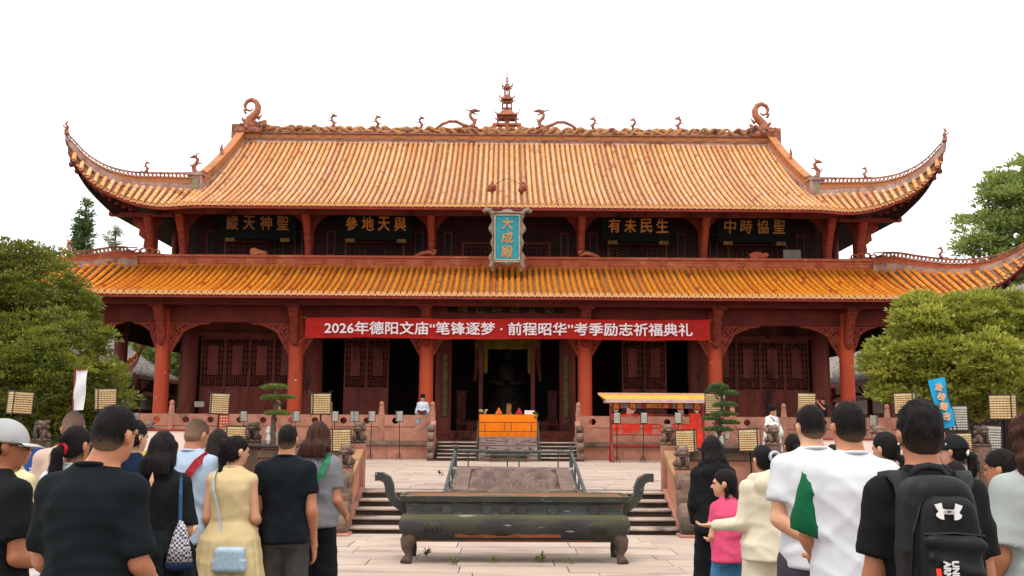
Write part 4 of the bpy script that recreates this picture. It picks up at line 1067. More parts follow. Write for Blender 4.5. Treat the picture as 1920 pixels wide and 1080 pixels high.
def burner(name, label, loc, s, rz=0):
    g = thing(name, label, 'incense burner', loc, rz); L = 1.5*s; D = .42*s
    def section(zs):
        """rounded rectangular rings [(half length, half depth, z)]"""
        rings = []
        for hl, hd, z in zs:
            ring = []
            for cx, cy, a0 in ((1, -1, -90), (1, 1, 0), (-1, 1, 90), (-1, -1, 180)):
                rr = min(.1*s, hd*.5)
                for k in range(4):
                    a = R(a0+30*k); ring.append((cx*(hl-rr)+rr*math.cos(a), cy*(hd-rr)+rr*math.sin(a), z))
            rings.append(ring+[ring[0]])
        return rings
    Z = lambda z: z*s
    body = [(L*.9, D*.8, Z(.285)), (L*.965, D*.95, Z(.33)), (L, D*1.08, Z(.40)), (L*1.01, D*1.13, Z(.48)), (L, D*1.1, Z(.56)), (L*.985, D*1.02, Z(.61)), (L*.97, D*.96, Z(.625))]
    m = MB(); m.grid(section(body)); r0 = section(body[:1])[0][:-1]; m.add(r0, [tuple(range(len(r0)-1, -1, -1))])
    for sx in (-1, 1):
        for x in (sx*L*.72, ): 
            for k in range(7): m.tube([(x+.03*k*s-.09*s, -D*1.12, Z(.36)), (x+.035*k*s-.1*s, -D*1.145, Z(.46)), (x+.02*k*s-.06*s, -D*1.11, Z(.54))], .009*s, 5)
    m.build('belly', M_BRZ, g, smooth=True)
    m = MB(); m.grid(section([(L*.96, D*.93, Z(.62)), (L*.95, D*.9, Z(.66)), (L*.96, D*.93, Z(.76))]))
    for x in (-.62, -.28, -.12, .02, .3, .66): m.lathe([(.0, 0), (.075*s, .0), (.07*s, .015*s), (.02, .02*s)], 10, Matrix.Translation((x*L+.05*s, -D*.915, Z(.685)))@Matrix.Rotation(R(90), 4, 'X'))
    m.build('neck', M_BRZ2, g)
    m = MB(); m.grid(section([(L*.96, D*.93, Z(.755)), (L*1.0, D*1.08, Z(.79)), (L*1.01, D*1.1, Z(.86)), (L*1.0, D*1.07, Z(.865)), (L*.985, D*1.03, Z(.865)), (L*.97, D*.95, Z(.83)), (L*.955, D*.87, Z(.8))])); m.build('rim', M_BRZ, g)
    m = MB(); m.box(-L*.955, L*.955, -D*.87, D*.87, Z(.74), Z(.85)); m.build('sand_bed', M_RUST, g)
    m = MB(); m.grid(section([(L*.93, D*.86, Z(.27)), (L*.92, D*.82, Z(.3))])); m.build('rust_skirt', M_RUST, g); m = MB(); m.grid([[(x, -D*(.985+.035*t)-.012, Z(.335+t*(.045+.02*math.sin(x*5)+.012*math.sin(x*13)))) for t in (0, .5, 1)] for x in np.linspace(-L*.52, L*.4, 30)][::-1]); m.build('rust_patch', M_RUST, g)
    for sx in (-1, 1):
        for sy in (-1, 1):
            m = MB(); x, y = sx*L*.93, sy*D*.8
            m.tube([(x*.97, y, Z(.36)), (x, y*1.05, Z(.27)), (x*1.005, y*1.1, Z(.19)), (x*.985, y*1.05, Z(.11)), (x*1.0, y*1.1, Z(.045)), (x*1.012, y*1.2, 0)], [.105*s, .1*s, .07*s, .05*s, .065*s, .078*s], 10)
            m.build('leg', mat('burner_leg', '#5a4639', '#453831', scale=5, rough=.85, bump=.4) if sy < 0 else M_BRZ, g, smooth=True)
        m = MB(); f = lambda a, z: (sx*(L+a*s), 0, Z(z))
        pts = [f(-.06, .66), f(.0, .69), f(.1, .76), f(.17, .87), f(.185, .98), f(.215, 1.05), f(.285, 1.09), f(.37, 1.09)]
        m.tube(pts, [.055*s, .06*s, .06*s, .055*s, .055*s, .055*s, .06*s, .075*s], 8, flat=(1.5, .8)) if 0 else None
        P = []
        for i, p in enumerate(pts):
            d = Vector(pts[min(i+1, 7)])-Vector(pts[max(i-1, 0)]); n_ = Vector((-d.z, 0, d.x)).normalized()*.055*s; p = Vector(p); w_ = Vector((0, .1*s, 0))
            P.append([p-n_-w_, p+n_-w_, p+n_+w_, p-n_+w_, p-n_-w_])
        m.grid(P); m.add(P[-1][:4], [(0, 1, 2, 3)]); m.build('handle', M_BRZ, g)
    return g
burner('incense_burner', 'long mossy bronze trough burner with S-shaped handles in front of the stairs', (.06, 13.7, .02), .985, R(.3))
burner('incense_burner', 'small dark iron burner at the foot of the hall ramp', (.1, 36.2, TZ), .44)

# ---------------------------------------------------------------- altar table
M_ORG = mat('orange_cloth', '#ea7a04', '#e27200', scale=3, rough=.85, bump=.15, bscale=8)
g = thing('altar_table', 'altar table under a bright orange cloth at the top of the hall stairs', 'table', (.1, 39.35, PLZ))
P = []
for i in range(61):
    x = lerp(-1.1, 1.1, i/60); P.append([(x, -.36-.012*math.sin(x*22+j)*j/4, lerp(1.04, .16, j/4)) for j in range(5)])
m = MB(); m.grid(P)
for sx in (-1, 1): m.grid([[(sx*1.1, lerp(-.36, .36, i/6), 1.04), (sx*1.12, lerp(-.36, .36, i/6), .16)] for i in range(7)])
m.add([(-1.1, -.36, 1.04), (1.1, -.36, 1.04), (1.1, .36, 1.04), (-1.1, .36, 1.04)], [(0, 1, 2, 3)]); m.build('tablecloth', M_ORG, g)
for sx in (-1, 1):
    for sy in (-1, 1): m = MB(); m.box(sx*1.02-.04, sx*1.02+.04, sy*.3-.04, sy*.3+.04, 0, 1.03); m.build('leg', M_WOOD, g)
AT = 39.25
def lone(name, mb, m_, label, cat, loc, group=None, smooth=False):
    o = mb.build(name, m_, None, smooth); o.location = loc; return tag(o, label, cat, group)
tz = PLZ+1.042
m = MB(); m.box(-.11, .11, -.08, .08, 0, .06); m.box(-.09, .09, -.03, .03, .06, .34); m.prism([(-.12, .34), (.12, .34), (.06, .42), (-.06, .42)], -.04, .04)
lone('spirit_tablet', m, mat('tablet_gold', '#8a5c2c', '#6a4020', scale=9), 'small gilded standing tablet in the middle of the orange altar', 'tablet', (.13, AT, tz))
for x, c, nm, lab in ((-.28, '#c8661c', 'fruit_pile', 'cone of oranges on the altar, left of the tablet'), (.5, '#a3262e', 'fruit_pile', 'cone of red fruit on the altar, right of the tablet')):
    m = MB(); r = .045
    for lv, n in ((0, 6), (1, 4), (2, 3), (3, 1)):
        for k in range(n): a = 2*PI*k/n; q = (.09, .06, .035, 0)[lv]; m.ball((q*math.cos(a), q*math.sin(a), .05+lv*.055), r, 7)
    m.lathe([(.06, 0), (.13, .02), (.12, .025)], 12); lone(nm, m, mat(nm+c[1:], c, rough=.5), lab, 'fruit', (x+.02, AT, tz))
m = MB()
for k in range(9): m.ball((random.uniform(-.14, .14), random.uniform(-.05, .05), random.uniform(.05, .18)), random.uniform(.035, .06), 6)
lone('flower_vase', m, mat('pale_flowers', '#b5ab86', '#7a7a4e', scale=20), 'bunch of pale flowers at the left end of the altar', 'flowers', (-.85, AT, tz))
m = MB(); m.box(-.19, .19, -.06, .06, 0, .16, bev=.01); lone('paper_box', m, mat('white_paper', '#d8d2c6', '#c9c2b4', scale=5), 'white box at the right end of the altar', 'box', (.92, AT, tz))
m = MB()
for k in range(14): m.ball((random.uniform(-.08, .1), random.uniform(-.1, .05), random.uniform(-.12, .08)), .04, 5)
lone('leaf_sprig', m, mat('sprig_green', '#3d5426', '#2c4220', scale=20), 'green sprig hanging over the right edge of the altar cloth', 'plant', (1.13, AT-.2, tz))

# ---------------------------------------------------------------- inside the open door
g = thing('seated_statue', 'dark robed seated statue deep inside the hall doorway', 'statue', (.1, 49, PLZ)); 
M_STAT = mat('dark_gilt_statue', '#33281f', '#1f1c1a', scale=5, rough=.6)
m = MB(); m.lathe([(1.2, 0), (1.1, .5), (.95, .9), (.6, 1.6), (.5, 2.1), (.52, 2.5), (.3, 2.75), (.17, 2.9)], 18); m.ball((0, -.05, 3.15), .3, 14, q=(.9, 1, 1.2)); m.box(-.35, .35, -.15, .15, 3.42, 3.5)
for sx in (-1, 1): m.tube([(sx*.45, 0, 2.45), (sx*.75, -.3, 1.8), (sx*.1, -.7, 1.75)], [.22, .24, .16], 8)
m.build('figure', M_STAT, g, smooth=True); m = MB(); m.box(-1.6, 1.6, -1.2, .8, 0, .02); m.build('seat', M_WOOD, g); g.location.z = PLZ+.9
m = MB(); m.box(-1.9, 1.9, 47.4, 50.2, PLZ, PLZ+.88, bev=.03); lone('statue_plinth', m, M_WOOD, 'wooden plinth under the seated statue', 'plinth', (0.1, 0, 0))
M_CURT = mat('yellow_curtain', '#8f7a2c', '#7a6624', scale=3, rough=.9)
g = thing('altar_curtain', 'yellow pelmet and long tabs hanging inside the central doorway', 'curtain', (.1, 45.6, 0))
z1 = zat(628, 45.6); P = []
for i in range(61):
    x = lerp(-1.45, 1.45, i/60); P.append([(x, .05*math.sin(x*14), z1), (x, .06*math.sin(x*14), zat(655, 45.6))])
m = MB(); m.grid(P); m.build('pelmet', M_CURT, g)
for sx in (-1, 1):
    m = MB(); x = sx*.98; m.add([(x-.1, -.08, z1), (x+.1, -.08, z1), (x+.08, -.08, zat(698, 45.6)), (x, -.08, zat(702, 45.6)), (x-.08, -.08, zat(698, 45.6))], [(0, 1, 2, 3, 4)]); m.build('tab', M_CURT, g)
    m = MB(); P = []
    for i in range(9): t = i/8; P.append([(sx*(1.5+.02*math.sin(i)), .1, lerp(z1, 3.9, t)), (sx*lerp(.95, 1.42, t**.6), .12, lerp(z1, 3.9, t))])
    m.grid(P); m.build('side_drape', mat('rust_drape', '#6b3a20', '#5a3220', scale=4), g)
for x, lab in ((-1.95, 'dark red couplet plaque standing inside the doorway, left'), (2.1, 'dark red couplet plaque standing inside the doorway, right')):
    m = MB(); m.box(-.2, .2, -.03, .03, .4, 2.1, bev=.01); m.box(-.25, .25, -.05, .05, 2.1, 2.2); m.box(-.04, .04, -.03, .03, 0, .4); m.box(-.25, .25, -.15, .15, 0, .06)
    lone('standing_plaque', m, mat('plaque_red', '#5a2622', '#471c1a', scale=4), lab, 'plaque', (x, 45.4, PLZ))
g = thing('inner_fence', 'low dark wooden paling across the inside of the doorway', 'fence', (.1, 45.0, PLZ))
for i in range(19):
    m = MB(); x = -2.2+i*.245; m.box(x-.02, x+.02, -.02, .02, 0, .95 if i not in (4, 14) else 1.35); m.build('paling', M_DARK if i % 2 else M_WOOD, g)
m = MB(); m.box(-2.25, 2.25, -.025, .025, .7, .76); m.build('rail', M_WOOD, g)
for x, lab in ((-2.62, 'olive couplet board beside the left door post'), (2.62, 'olive couplet board beside the right door post')):
    m = MB(); m.box(-.1, .1, -.03, .03, 0, 2.7, bev=.01); lone('couplet_board', m, mat('olive_board', '#6f6238', '#4d4730', scale=8), lab, 'board', (x, WY-.2, 2.3))
# ================================================================ vegetation
def leafmat(name, c1, c2, young, trans=.35):
    m = bpy.data.materials.new(name); m.use_nodes = True; t = m.node_tree; N = t.nodes; L = t.links
    b = N['Principled BSDF']; out = N['Material Output']
    nz = N.new('ShaderNodeTexNoise'); nz.inputs['Scale'].default_value = 1.3; tc = N.new('ShaderNodeTexCoord'); L.new(tc.outputs['Object'], nz.inputs[0])
    rp = N.new('ShaderNodeValToRGB'); rp.color_ramp.elements[0].color = (*lin(c1), 1); rp.color_ramp.elements[1].color = (*lin(c2), 1)
    rp.color_ramp.elements[0].position = .4; rp.color_ramp.elements[1].position = .6; L.new(nz.outputs[0], rp.inputs[0])
    at_ = N.new('ShaderNodeAttribute'); at_.attribute_name = 'tint'; x = N.new('ShaderNodeMix'); x.data_type = 'RGBA'; x.inputs[7].default_value = (*lin(young), 1)
    L.new(at_.outputs['Fac'], x.inputs[0]); L.new(rp.outputs[0], x.inputs[6]); L.new(x.outputs[2], b.inputs['Base Color'])
    b.inputs['Roughness'].default_value = .5; b.inputs['Specular IOR Level'].default_value = .4
    tr = N.new('ShaderNodeBsdfTranslucent'); L.new(x.outputs[2], tr.inputs[0]); ms = N.new('ShaderNodeMixShader'); ms.inputs[0].default_value = trans
    L.new(b.outputs[0], ms.inputs[1]); L.new(tr.outputs[0], ms.inputs[2]); L.new(ms.outputs[0], out.inputs[0])
    return m
def np_mesh(name, V, F, m, parent=None, tint=None, smooth=False):
    me = bpy.data.meshes.new(name); V = np.asarray(V, np.float32); F = np.asarray(F, np.int32); k = F.shape[1]
    me.vertices.add(len(V)); me.vertices.foreach_set('co', V.ravel()); me.loops.add(F.size); me.loops.foreach_set('vertex_index', F.ravel())
    me.polygons.add(len(F)); me.polygons.foreach_set('loop_start', np.arange(0, F.size, k, dtype=np.int32)); me.polygons.foreach_set('loop_total', np.full(len(F), k, np.int32))
    if smooth: me.polygons.foreach_set('use_smooth', np.ones(len(F), bool))
    me.update(calc_edges=True); me.validate()
    if tint is not None: a = me.attributes.new('tint', 'FLOAT', 'FACE'); a.data.foreach_set('value', np.asarray(tint, np.float32))
    me.materials.append(m); o = bpy.data.objects.new(name, me); COL.objects.link(o)
    if parent: o.parent = parent
    return o
rg = np.random.default_rng(5)
def unit(n):
    v = rg.normal(size=(n, 3)); return v/np.linalg.norm(v, axis=1, keepdims=True)
def leaves(C, D, size, asp=.42, droop=.3, jitter=.6):
    """leaf quads at C, pointing roughly along D"""
    n = len(C); d = D+unit(n)*jitter; d[:, 2] -= droop*rg.random(n); d /= np.linalg.norm(d, axis=1, keepdims=True)
    s = np.cross(d, unit(n)); s /= np.linalg.norm(s, axis=1, keepdims=True)
    L = (size*(.6+.8*rg.random(n)))[:, None]; up = np.cross(s, d)
    V = np.stack([C, C+d*L*.5+s*L*asp*.5+up*L*.06, C+d*L, C+d*L*.5-s*L*asp*.5+up*L*.06], 1).reshape(-1, 3)
    F = np.arange(n*4).reshape(-1, 4); return V, F
def crown(lobes, nclump, per, size, clump_r, inner=.35, young=.35, up_bias=.25, **kw):
    """lobes: [(centre, radii)]; leaves gathered in sprigs on and inside the lobes"""
    big = lobes; lobes = []
    for c, r in big:   # every bough carries its own smaller rounded clumps
        lobes.append((c, tuple(q*.86 for q in r)))
        for u in unit(max(6, int(9*(r[0]*r[2]/2.5)**.5))):
            if u[1] > .5: u[1] *= -1
            k_ = .2+.2*rg.random(); lobes.append((tuple(np.array(c)+u*np.array(r)*.84), (r[0]*k_*1.1, r[1]*k_, r[2]*k_*.95)))
    w = np.array([l[1][0]*l[1][2] for l in lobes]); w = w/w.sum(); idx = rg.choice(len(lobes), nclump, p=w)
    cen = np.array([l[0] for l in lobes], float)[idx]; rad = np.array([l[1] for l in lobes], float)[idx]
    u = unit(nclump); rr = np.where(rg.random(nclump) < inner, rg.random(nclump)**.5*.9, .88+.2*rg.random(nclump))
    # bumpy surface
    bump = 1+.13*np.sin(u[:, 0]*7+idx)*np.sin(u[:, 2]*8+idx*2)+.07*np.sin(u[:, 1]*13+idx)
    P = cen+u*rad*(rr*bump)[:, None]
    sz = clump_r*(.6+.8*rg.random(nclump))
    k = np.repeat(np.arange(nclump), per); q = unit(len(k)); q[:, 2] = np.abs(q[:, 2])*.7+.0
    C = P[k]+q*(sz[k]*rg.random(len(k))**.5)[:, None]*np.array([1, 1, .62])
    D = q*.8+u[k]*.6+np.array([0, 0, up_bias])
    V, F = leaves(C, D, size, **kw)
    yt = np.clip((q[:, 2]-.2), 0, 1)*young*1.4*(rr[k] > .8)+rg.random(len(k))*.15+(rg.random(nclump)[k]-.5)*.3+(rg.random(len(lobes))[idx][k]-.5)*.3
    return V, F, np.clip(yt, 0, 1)
M_BARK = mat('bark', '#5b4a3c', '#43362b', scale=8, rough=.95, bump=.8, stretch=(1, 1, .3))
def tree(name, label, loc, lobes, nclump, per, size, cr, m_, trunk_r=.16, cat='tree', group=None, fill=None, **kw):
    g = thing(name, label, cat, loc, 0, group); mb = MB(); zc = np.mean([l[0][2] for l in lobes])
    mb.tube([(0, 0, 0), (.05, 0, zc*.3), (-.05, .05, zc*.6), (0, 0, zc)], [trunk_r*1.3, trunk_r, trunk_r*.85, trunk_r*.6], 9)
    for (c, r) in lobes:
        c = Vector(c); mb.tube([(0, 0, zc*.35+random.random()*zc*.2), tuple(c*.5+Vector((0, 0, zc*.15))), tuple(c), tuple(c+Vector((r[0]*.4, 0, r[2]*.4)))], [trunk_r*.6, trunk_r*.4, trunk_r*.25, .02], 6)
        for j in range(5):
            q = Vector(unit(1)[0]); mb.tube([tuple(c*.8), tuple(c+Vector((q.x*r[0], q.y*r[1], q.z*r[2]))*.85)], [trunk_r*.22, .012], 5)
    mb.build('trunk', M_BARK, g)
    V, F, T = crown(lobes, nclump, per, size, cr, **kw); o = np_mesh('crown', V, F, m_, g, T)
    return g
ML1 = leafmat('osmanthus_leaf', '#525e20', '#667026', '#a9a83e')
ML2 = leafmat('camphor_leaf', '#76812f', '#8d9438', '#ccc658')
ML3 = leafmat('loose_leaf', '#728646', '#8a9a50', '#b0ba62', .45)
ML4 = leafmat('conifer_leaf', '#3a5230', '#4a6636', '#6f8a48', .3)
ML5 = leafmat('pine_needle', '#4a5a26', '#5e6f30', '#8e9a4a', .3)
def lobes_px(Y, base, L):
    """lobes given as (px, py, rx, rz) read off the photograph at depth Y"""
    s = Y/FPX; out = []
    for px, py, rx, rz, dy in L:
        p = at(px, py, Y+dy); out.append(((p.x-base[0], p.y-base[1], p.z-base[2]), (rx*s, (rx+rz)*.5*s, rz*s)))
    return out
b = (at(60, 700, 29).x, 29.5, 0)
tree('round_tree', 'big dense round-headed evergreen tree at the left end of the terrace', b,
     lobes_px(29, b, [(42, 540, 100, 80, 0), (-60, 560, 110, 90, 0), (150, 580, 38, 40, .3), (60, 690, 150, 100, -.6), (-70, 700, 130, 110, 0), (175, 730, 66, 48, -.4), (120, 640, 75, 60, -.8), (60, 790, 150, 50, 0), (190, 770, 45, 30, 0)]),
     6400, 28, .1, .22, ML1, .22, inner=.3, young=.6)
b = (at(1790, 700, 29).x, 29.5, 0)
tree('round_tree', 'broad light green evergreen tree at the right end of the terrace, partly before the roof', b,
     lobes_px(29, b, [(1790, 625, 105, 72, 0), (1730, 610, 62, 50, -.5), (1860, 600, 85, 62, -.2), (1695, 672, 72, 48, -.4), (1800, 690, 110, 60, -.7), (1900, 690, 90, 70, 0), (1650, 680, 35, 28, 0), (1745, 735, 90, 34, -.3), (1850, 745, 90, 35, 0), (1990, 640, 120, 100, 0)]),
     5400, 26, .13, .24, ML2, .22, inner=.28, young=.8)
b = (at(1890, 700, 62).x, 62, 0)
tree('tall_tree', 'tall loose-leaved tree rising behind the right corner of the hall', b,
     lobes_px(62, b, [(1885, 395, 62, 52, 0), (1850, 440, 50, 48, 0), (1925, 350, 60, 60, 0), (1820, 465, 32, 22, 0), (1930, 450, 70, 60, 0), (1900, 510, 80, 50, 0), (1850, 352, 18, 12, 0), (1905, 560, 60, 40, 0)]),
     1100, 20, .3, .55, ML3, .3, inner=.4, young=.5)
# conifers behind the left corner
def conifer(label, px, ptop, pbot, Y, wpx, n, m_, sparse=1.):
    base = at(px, pbot+60, Y); s = Y/FPX; g = thing('conifer_tree', label, 'tree', (base.x, Y, 0)); zt = at(px, ptop, Y).z; zb = at(px, pbot+60, Y).z
    mb = MB(); mb.tube([(0, 0, 0), (0, 0, zb), (.1, 0, zt)], [.3, .2, .03], 7)
    Cs, Ds = [], []
    for i in range(n):
        t = rg.random()**.8; z = lerp(zt, zb, t); a = rg.random()*2*PI; r = wpx*s*(.18+.85*t**.9)*(.55+.5*rg.random()); d = np.array([math.cos(a), math.sin(a), 0])
        tip = d*r+np.array([0, 0, z+.28*r]); mb.tube([(0, 0, z-.1*r), tuple(d*r*.55+np.array([0, 0, z-.05])), tuple(tip)], [.05, .035, .01], 4)
        k = int(60*sparse); u = rg.random(k)**.7; C = d*(r*u)[:, None]+np.array([0, 0, z])+np.outer(u**2, [0, 0, .28*r])+rg.normal(size=(k, 3))*np.array([.16, .16, .12])*(1.1-u*.6)[:, None]
        Cs.append(C); Ds.append(np.tile(d, (k, 1))*.7+np.array([0, 0, .35]))
    mb.build('trunk', M_BARK, g); C = np.concatenate(Cs); V, F = leaves(C, np.concatenate(Ds), .2, .35, .1, .8); np_mesh('crown', V, F, m_, g, rg.random(len(C))*.5)
conifer('dark green pointed conifer behind the left roof corner', 150, 374, 470, 60, 38, 110, ML4)
conifer('thin sparse conifer behind the left roof corner, right of the denser one', 208, 424, 480, 64, 48, 46, leafmat('pale_conifer', '#7b8a6e', '#8c9a7c', '#a5ad8c', .3), .5)
# background trees seen through the side colonnades
b = (-22, 62, 0); tree('tall_tree', 'leafy tree seen between the left side columns of the hall', b, [((0, 0, 6), (4, 3, 3)), ((3, 0, 4), (3, 2, 2.5))], 600, 18, .35, .6, ML3)
b = (26, 54, 0); tree('tall_tree', 'dark leafy tree behind the light green one at the right edge', b, [((0, 0, 5), (4, 3, 3.5)), ((3, 0, 7), (3, 2, 2.5))], 600, 18, .35, .6, ML1)
# weeds between the paving stones
def weed(label, loc, s, n=14):
    C = np.zeros((n, 3))+rg.normal(size=(n, 3))*.012*s; C[:, 2] = rg.random(n)*.08*s; D = unit(n); D[:, 2] = abs(D[:, 2])*1.2+.3
    V, F = leaves(C, D, .13*s, .28, .1, .2); o = np_mesh('weed', V, F, ML5, None, rg.random(n)*.6); o.location = loc; tag(o, label, 'weed', 'weeds between the paving stones')
for px, py, s_, lab in ((799, 1034, 1.1, 'small weed growing beside the left rear foot of the burner'), (851, 1047, .75, 'tiny weed under the burner, left of the middle'), (925, 1046, 1.0, 'low weed under the burner, near the middle'),
                        (1013, 1044, 1.3, 'largest weed under the burner, right of the middle'), (1070, 1046, .9, 'low weed under the burner, furthest right')):
    Y = 1.68*FPX/(py-806); weed(lab, (xat(px, Y, py), Y, .02), s_*.62, 16)
weed('small weed in a joint of the topmost stair tread, right', (2.35, 18.55, .52), 1.2, 16)
weed('patch of moss and weed in a terrace joint', (xat(825, 25, 880), 25, TZ), .8, 14)
# potted bonsai pines on the terrace coping
def bonsai(label, px, sg, pads, pots):
    x = xat(px, 19, 800); z0 = 1.36; g = thing('bonsai_pine', label, 'bonsai', (x, 18.98, z0))
    m = MB(); m.box(-.42, .42, -.2, .2, 0, .06, bev=.015); m.box(-.36, .36, -.16, .16, -.0, .03); m.build('tray', mat('dark_tray', '#2d2624', '#231e1d', rough=.5), g)
    m = MB()
    for k in range(7): m.ball((random.uniform(-.12, .14), random.uniform(-.08, .08), .08+k*.035), random.uniform(.05, .085), 6, q=(.8, .8, 1.5))
    m.build('white_rock', mat('white_rock', '#c9c5bd', '#a9a49b', scale=12, bump=.6), g)
    s = 19/FPX; P = [((a-px)*s*.5, 0, (zat(b_, 19)-z0)) for a, b_, _, _ in pads][::-1]
    m = MB(); pts = [(0, 0, .05)]+[(random.uniform(-.06, .06)+p[0]*.5, 0, p[2]-.05) for p in P]; m.tube(pts, [.05-.005*i for i in range(len(pts))], 7)
    for a, b_, w_, h_ in pads: m.tube([(((a-px)*s)*.2, 0, zat(b_, 19)-z0-.14), ((a-px)*s, 0, zat(b_, 19)-z0-.03)], [.022, .01], 5)
    m.build('trunk', M_BARK, g)
    for a, b_, w_, h_ in pads:
        c = np.array([(a-px)*s, 0, zat(b_, 19)-z0]); n = int(w_*26); u = unit(n); u[:, 2] = abs(u[:, 2])*.8-.15
        C = c+u*np.array([w_*s*.5, w_*s*.38, h_*s*.6])*(rg.random((n, 1))**.4); V, F = leaves(C, u*.5+np.array([0, 0, .8]), .055, .22, 0, .5)
        np_mesh('foliage_pad', V, F, ML5 if not pots else ML4, g, rg.random(n)*.5+.25*(u[:, 2] > .3))
bonsai('layered bonsai pine on the terrace coping, left of the stairs', 515, 1, [(513, 732, 52, 15), (510, 752, 44, 14), (535, 750, 34, 9), (520, 781, 50, 15)], 0)
bonsai('tall many-tiered bonsai pine on the terrace coping, right of the stairs', 1350, -1, [(1348, 726, 34, 18), (1365, 738, 40, 14), (1340, 733, 30, 12), (1360, 760, 46, 14), (1357, 777, 50, 12), (1335, 786, 36, 11), (1366, 793, 40, 12), (1345, 806, 58, 12)], 1)

# ================================================================ side wings behind
M_GREYT = mat('grey_tiles', '#a39c96', '#7d7772', scale=7, rough=.9, bump=.6, bscale=25, c3='#5f5954', s3=5, t3=.52, stretch=(1, 1, 1))
M_WHITEW = mat('white_infill', '#c9c4bd', '#b8b1a8', scale=2, rough=.9)
for sx in (-1, 1):
    g = thing('side_wing', '%s side wing with grey tiled roof and red posts, behind the hall columns' % ('left' if sx < 0 else 'right'), 'building', (sx*19.4, 46, 0))
    m = MB(); x0, x1 = 0, sx*6
    P = [[(sx*(-.3+t*5.5), y, 4.5+4.2*t**1.15) for t in np.linspace(0, 1, 9)] for y in (0, 12, 24)]
    m.grid(P if sx < 0 else [p[::-1] for p in P]); m.build('roof', M_GREYT, g)
    for i in range(60):   # tile rows
        y = .2+i*.4; m = MB(); m.tube([(sx*(-.32+t*5.5), y, 4.53+4.2*t**1.15) for t in np.linspace(0, 1, 7)], .075, 5, tint=0); m.build('tile_row', M_GREYT, g)
    m = MB(); m.box(*sorted((sx*-.3, sx*-.18)), 0, 24, 4.3, 4.5); m.build('eave_board', M_FASC, g)
    m = MB(); m.box(*sorted((sx*1.5, sx*1.7)), 0, 24, 0, 2.6); m.build('wall', M_WOOD, g)
    m = MB(); m.box(*sorted((sx*1.5, sx*1.7)), 0, 24, 2.6, 4.6); m.build('upper_infill', M_WHITEW, g)
    for k in range(9):
        m = MB(); m.lathe([(.16, 0), (.15, 4.4)], 10, c=(sx*.35, k*3, 0)); p_ = m.build('post', M_BEAM, g)
        m = MB(); m.tube([(sx*.35, k*3, 3.4), (sx*-.2, k*3, 4.2)], .07, 5); m.tube([(sx*.35, k*3, 3.9), (sx*1.6, k*3, 3.9)], .1, 5); m.build('brace', M_BEAM, p_)
    m = MB(); m.box(*sorted((sx*.25, sx*.45)), 0, 24, 3.5, 3.7); m.box(*sorted((sx*1.44, sx*1.5)), 0, 24, 2.6, 2.8); m.build('beam', M_BEAM, g)
g = thing('rear_building', 'low grey-roofed building with red timber front seen between the side columns', 'building', (0, 70, 0))
for sx in (-1, 1):
    m = MB(); P = [[(x, t*5, 4.2+3.4*t) for x in (sx*13, sx*26)] for t in (0, .5, 1)]; m.grid(P if sx < 0 else P[::-1]); m.build('roof', M_GREYT, g)
    m = MB(); m.box(*sorted((sx*13, sx*26)), 1, 1.2, 0, 4.4); m.build('wall', M_WOOD, g)
    m = MB(); m.box(*sorted((sx*13, sx*26)), -.05, .05, 3.95, 4.2); m.build('eave_board', M_FASC, g)
    for k in range(6): m = MB(); m.box(sx*(14+k*2.2)-.14, sx*(14+k*2.2)+.14, .6, .9, 0, 4.1); m.build('post', M_BEAM, g)
# curled orange corner eave seen through the left colonnade
g = thing('corner_eave', 'small upturned orange tiled corner eave seen between the left columns', 'roof', tuple(at(235, 680, 47)))
C_ = [(0, -.1), (.28, .1), (.5, .38), (.62, .75), (.68, 1.15)]
m = MB(); P = [[(x*1.05, 0, z*.85-.1), (x*1.05-.05, .5, z*.85+.16)] for x, z in C_]; m.grid([p[::-1] for p in P])
for k in range(6):
    t = k/5; a = (lerp(0, .66, t)); z = float(np.interp(a, [c[0] for c in C_], [c[1] for c in C_])); m.tube([(a*1.05-.05, 0, z*.85-.06), (a*1.05-.12, .5, z*.85+.2)], .07, 6)
m.build('tiles', M_TLO, g); m = MB(); P = [[(x*1.05, .0, z*.85-.13), (x*1.05-.0, .05, z*.85-.55+x*.35)] for x, z in C_]; m.grid(P); m.build('soffit_board', M_STONE, g)
m = MB(); m.box(-.35, -.15, .1, .3, -7, -.3); m.build('post', M_BEAM, g)
# dark sheet with shade in its colour and yellow lanterns under the right tree
m = MB(); m.box(0, 9, 0, .3, 0, 3.6); o = m.build('dark_wing_sheet', M_DARK); o.location = (14.2, 34, 0); tag(o, 'dark sheet standing for the shaded wing under the right tree', 'wall')
M_YEL = mat('yellow_lantern', '#b8851e', '#9a6a18', scale=3, rough=.7)
for i, (px, py, w_, h_, lab) in enumerate(((1790, 760, 16, 26, 'yellow lantern in the shade behind the blue flag'), (1828, 748, 20, 22, 'upper yellow lantern under the right tree'), (1832, 783, 20, 16, 'lower yellow lantern under the right tree'),
                                           (1850, 772, 24, 12, 'flat yellow lantern under the right tree'), (1908, 765, 18, 24, 'yellow lantern at the right edge under the tree'))):
    p = at(px, py, 31); s = 31/FPX; g = thing('yellow_lantern', lab, 'lantern', tuple(p), 0, 'yellow lanterns under the right tree')
    m = MB(); m.box(-w_*s/2, w_*s/2, -.15, .15, -h_*s/2, h_*s/2, bev=.04); m.build('shade', M_YEL, g)
    m = MB(); m.box(-w_*s*.35, w_*s*.35, -.1, .1, h_*s/2, h_*s/2+.05); m.tube([(0, 0, h_*s/2), (0, 0, h_*s/2+.6)], .01, 4); m.build('cap', M_BLACK, g)

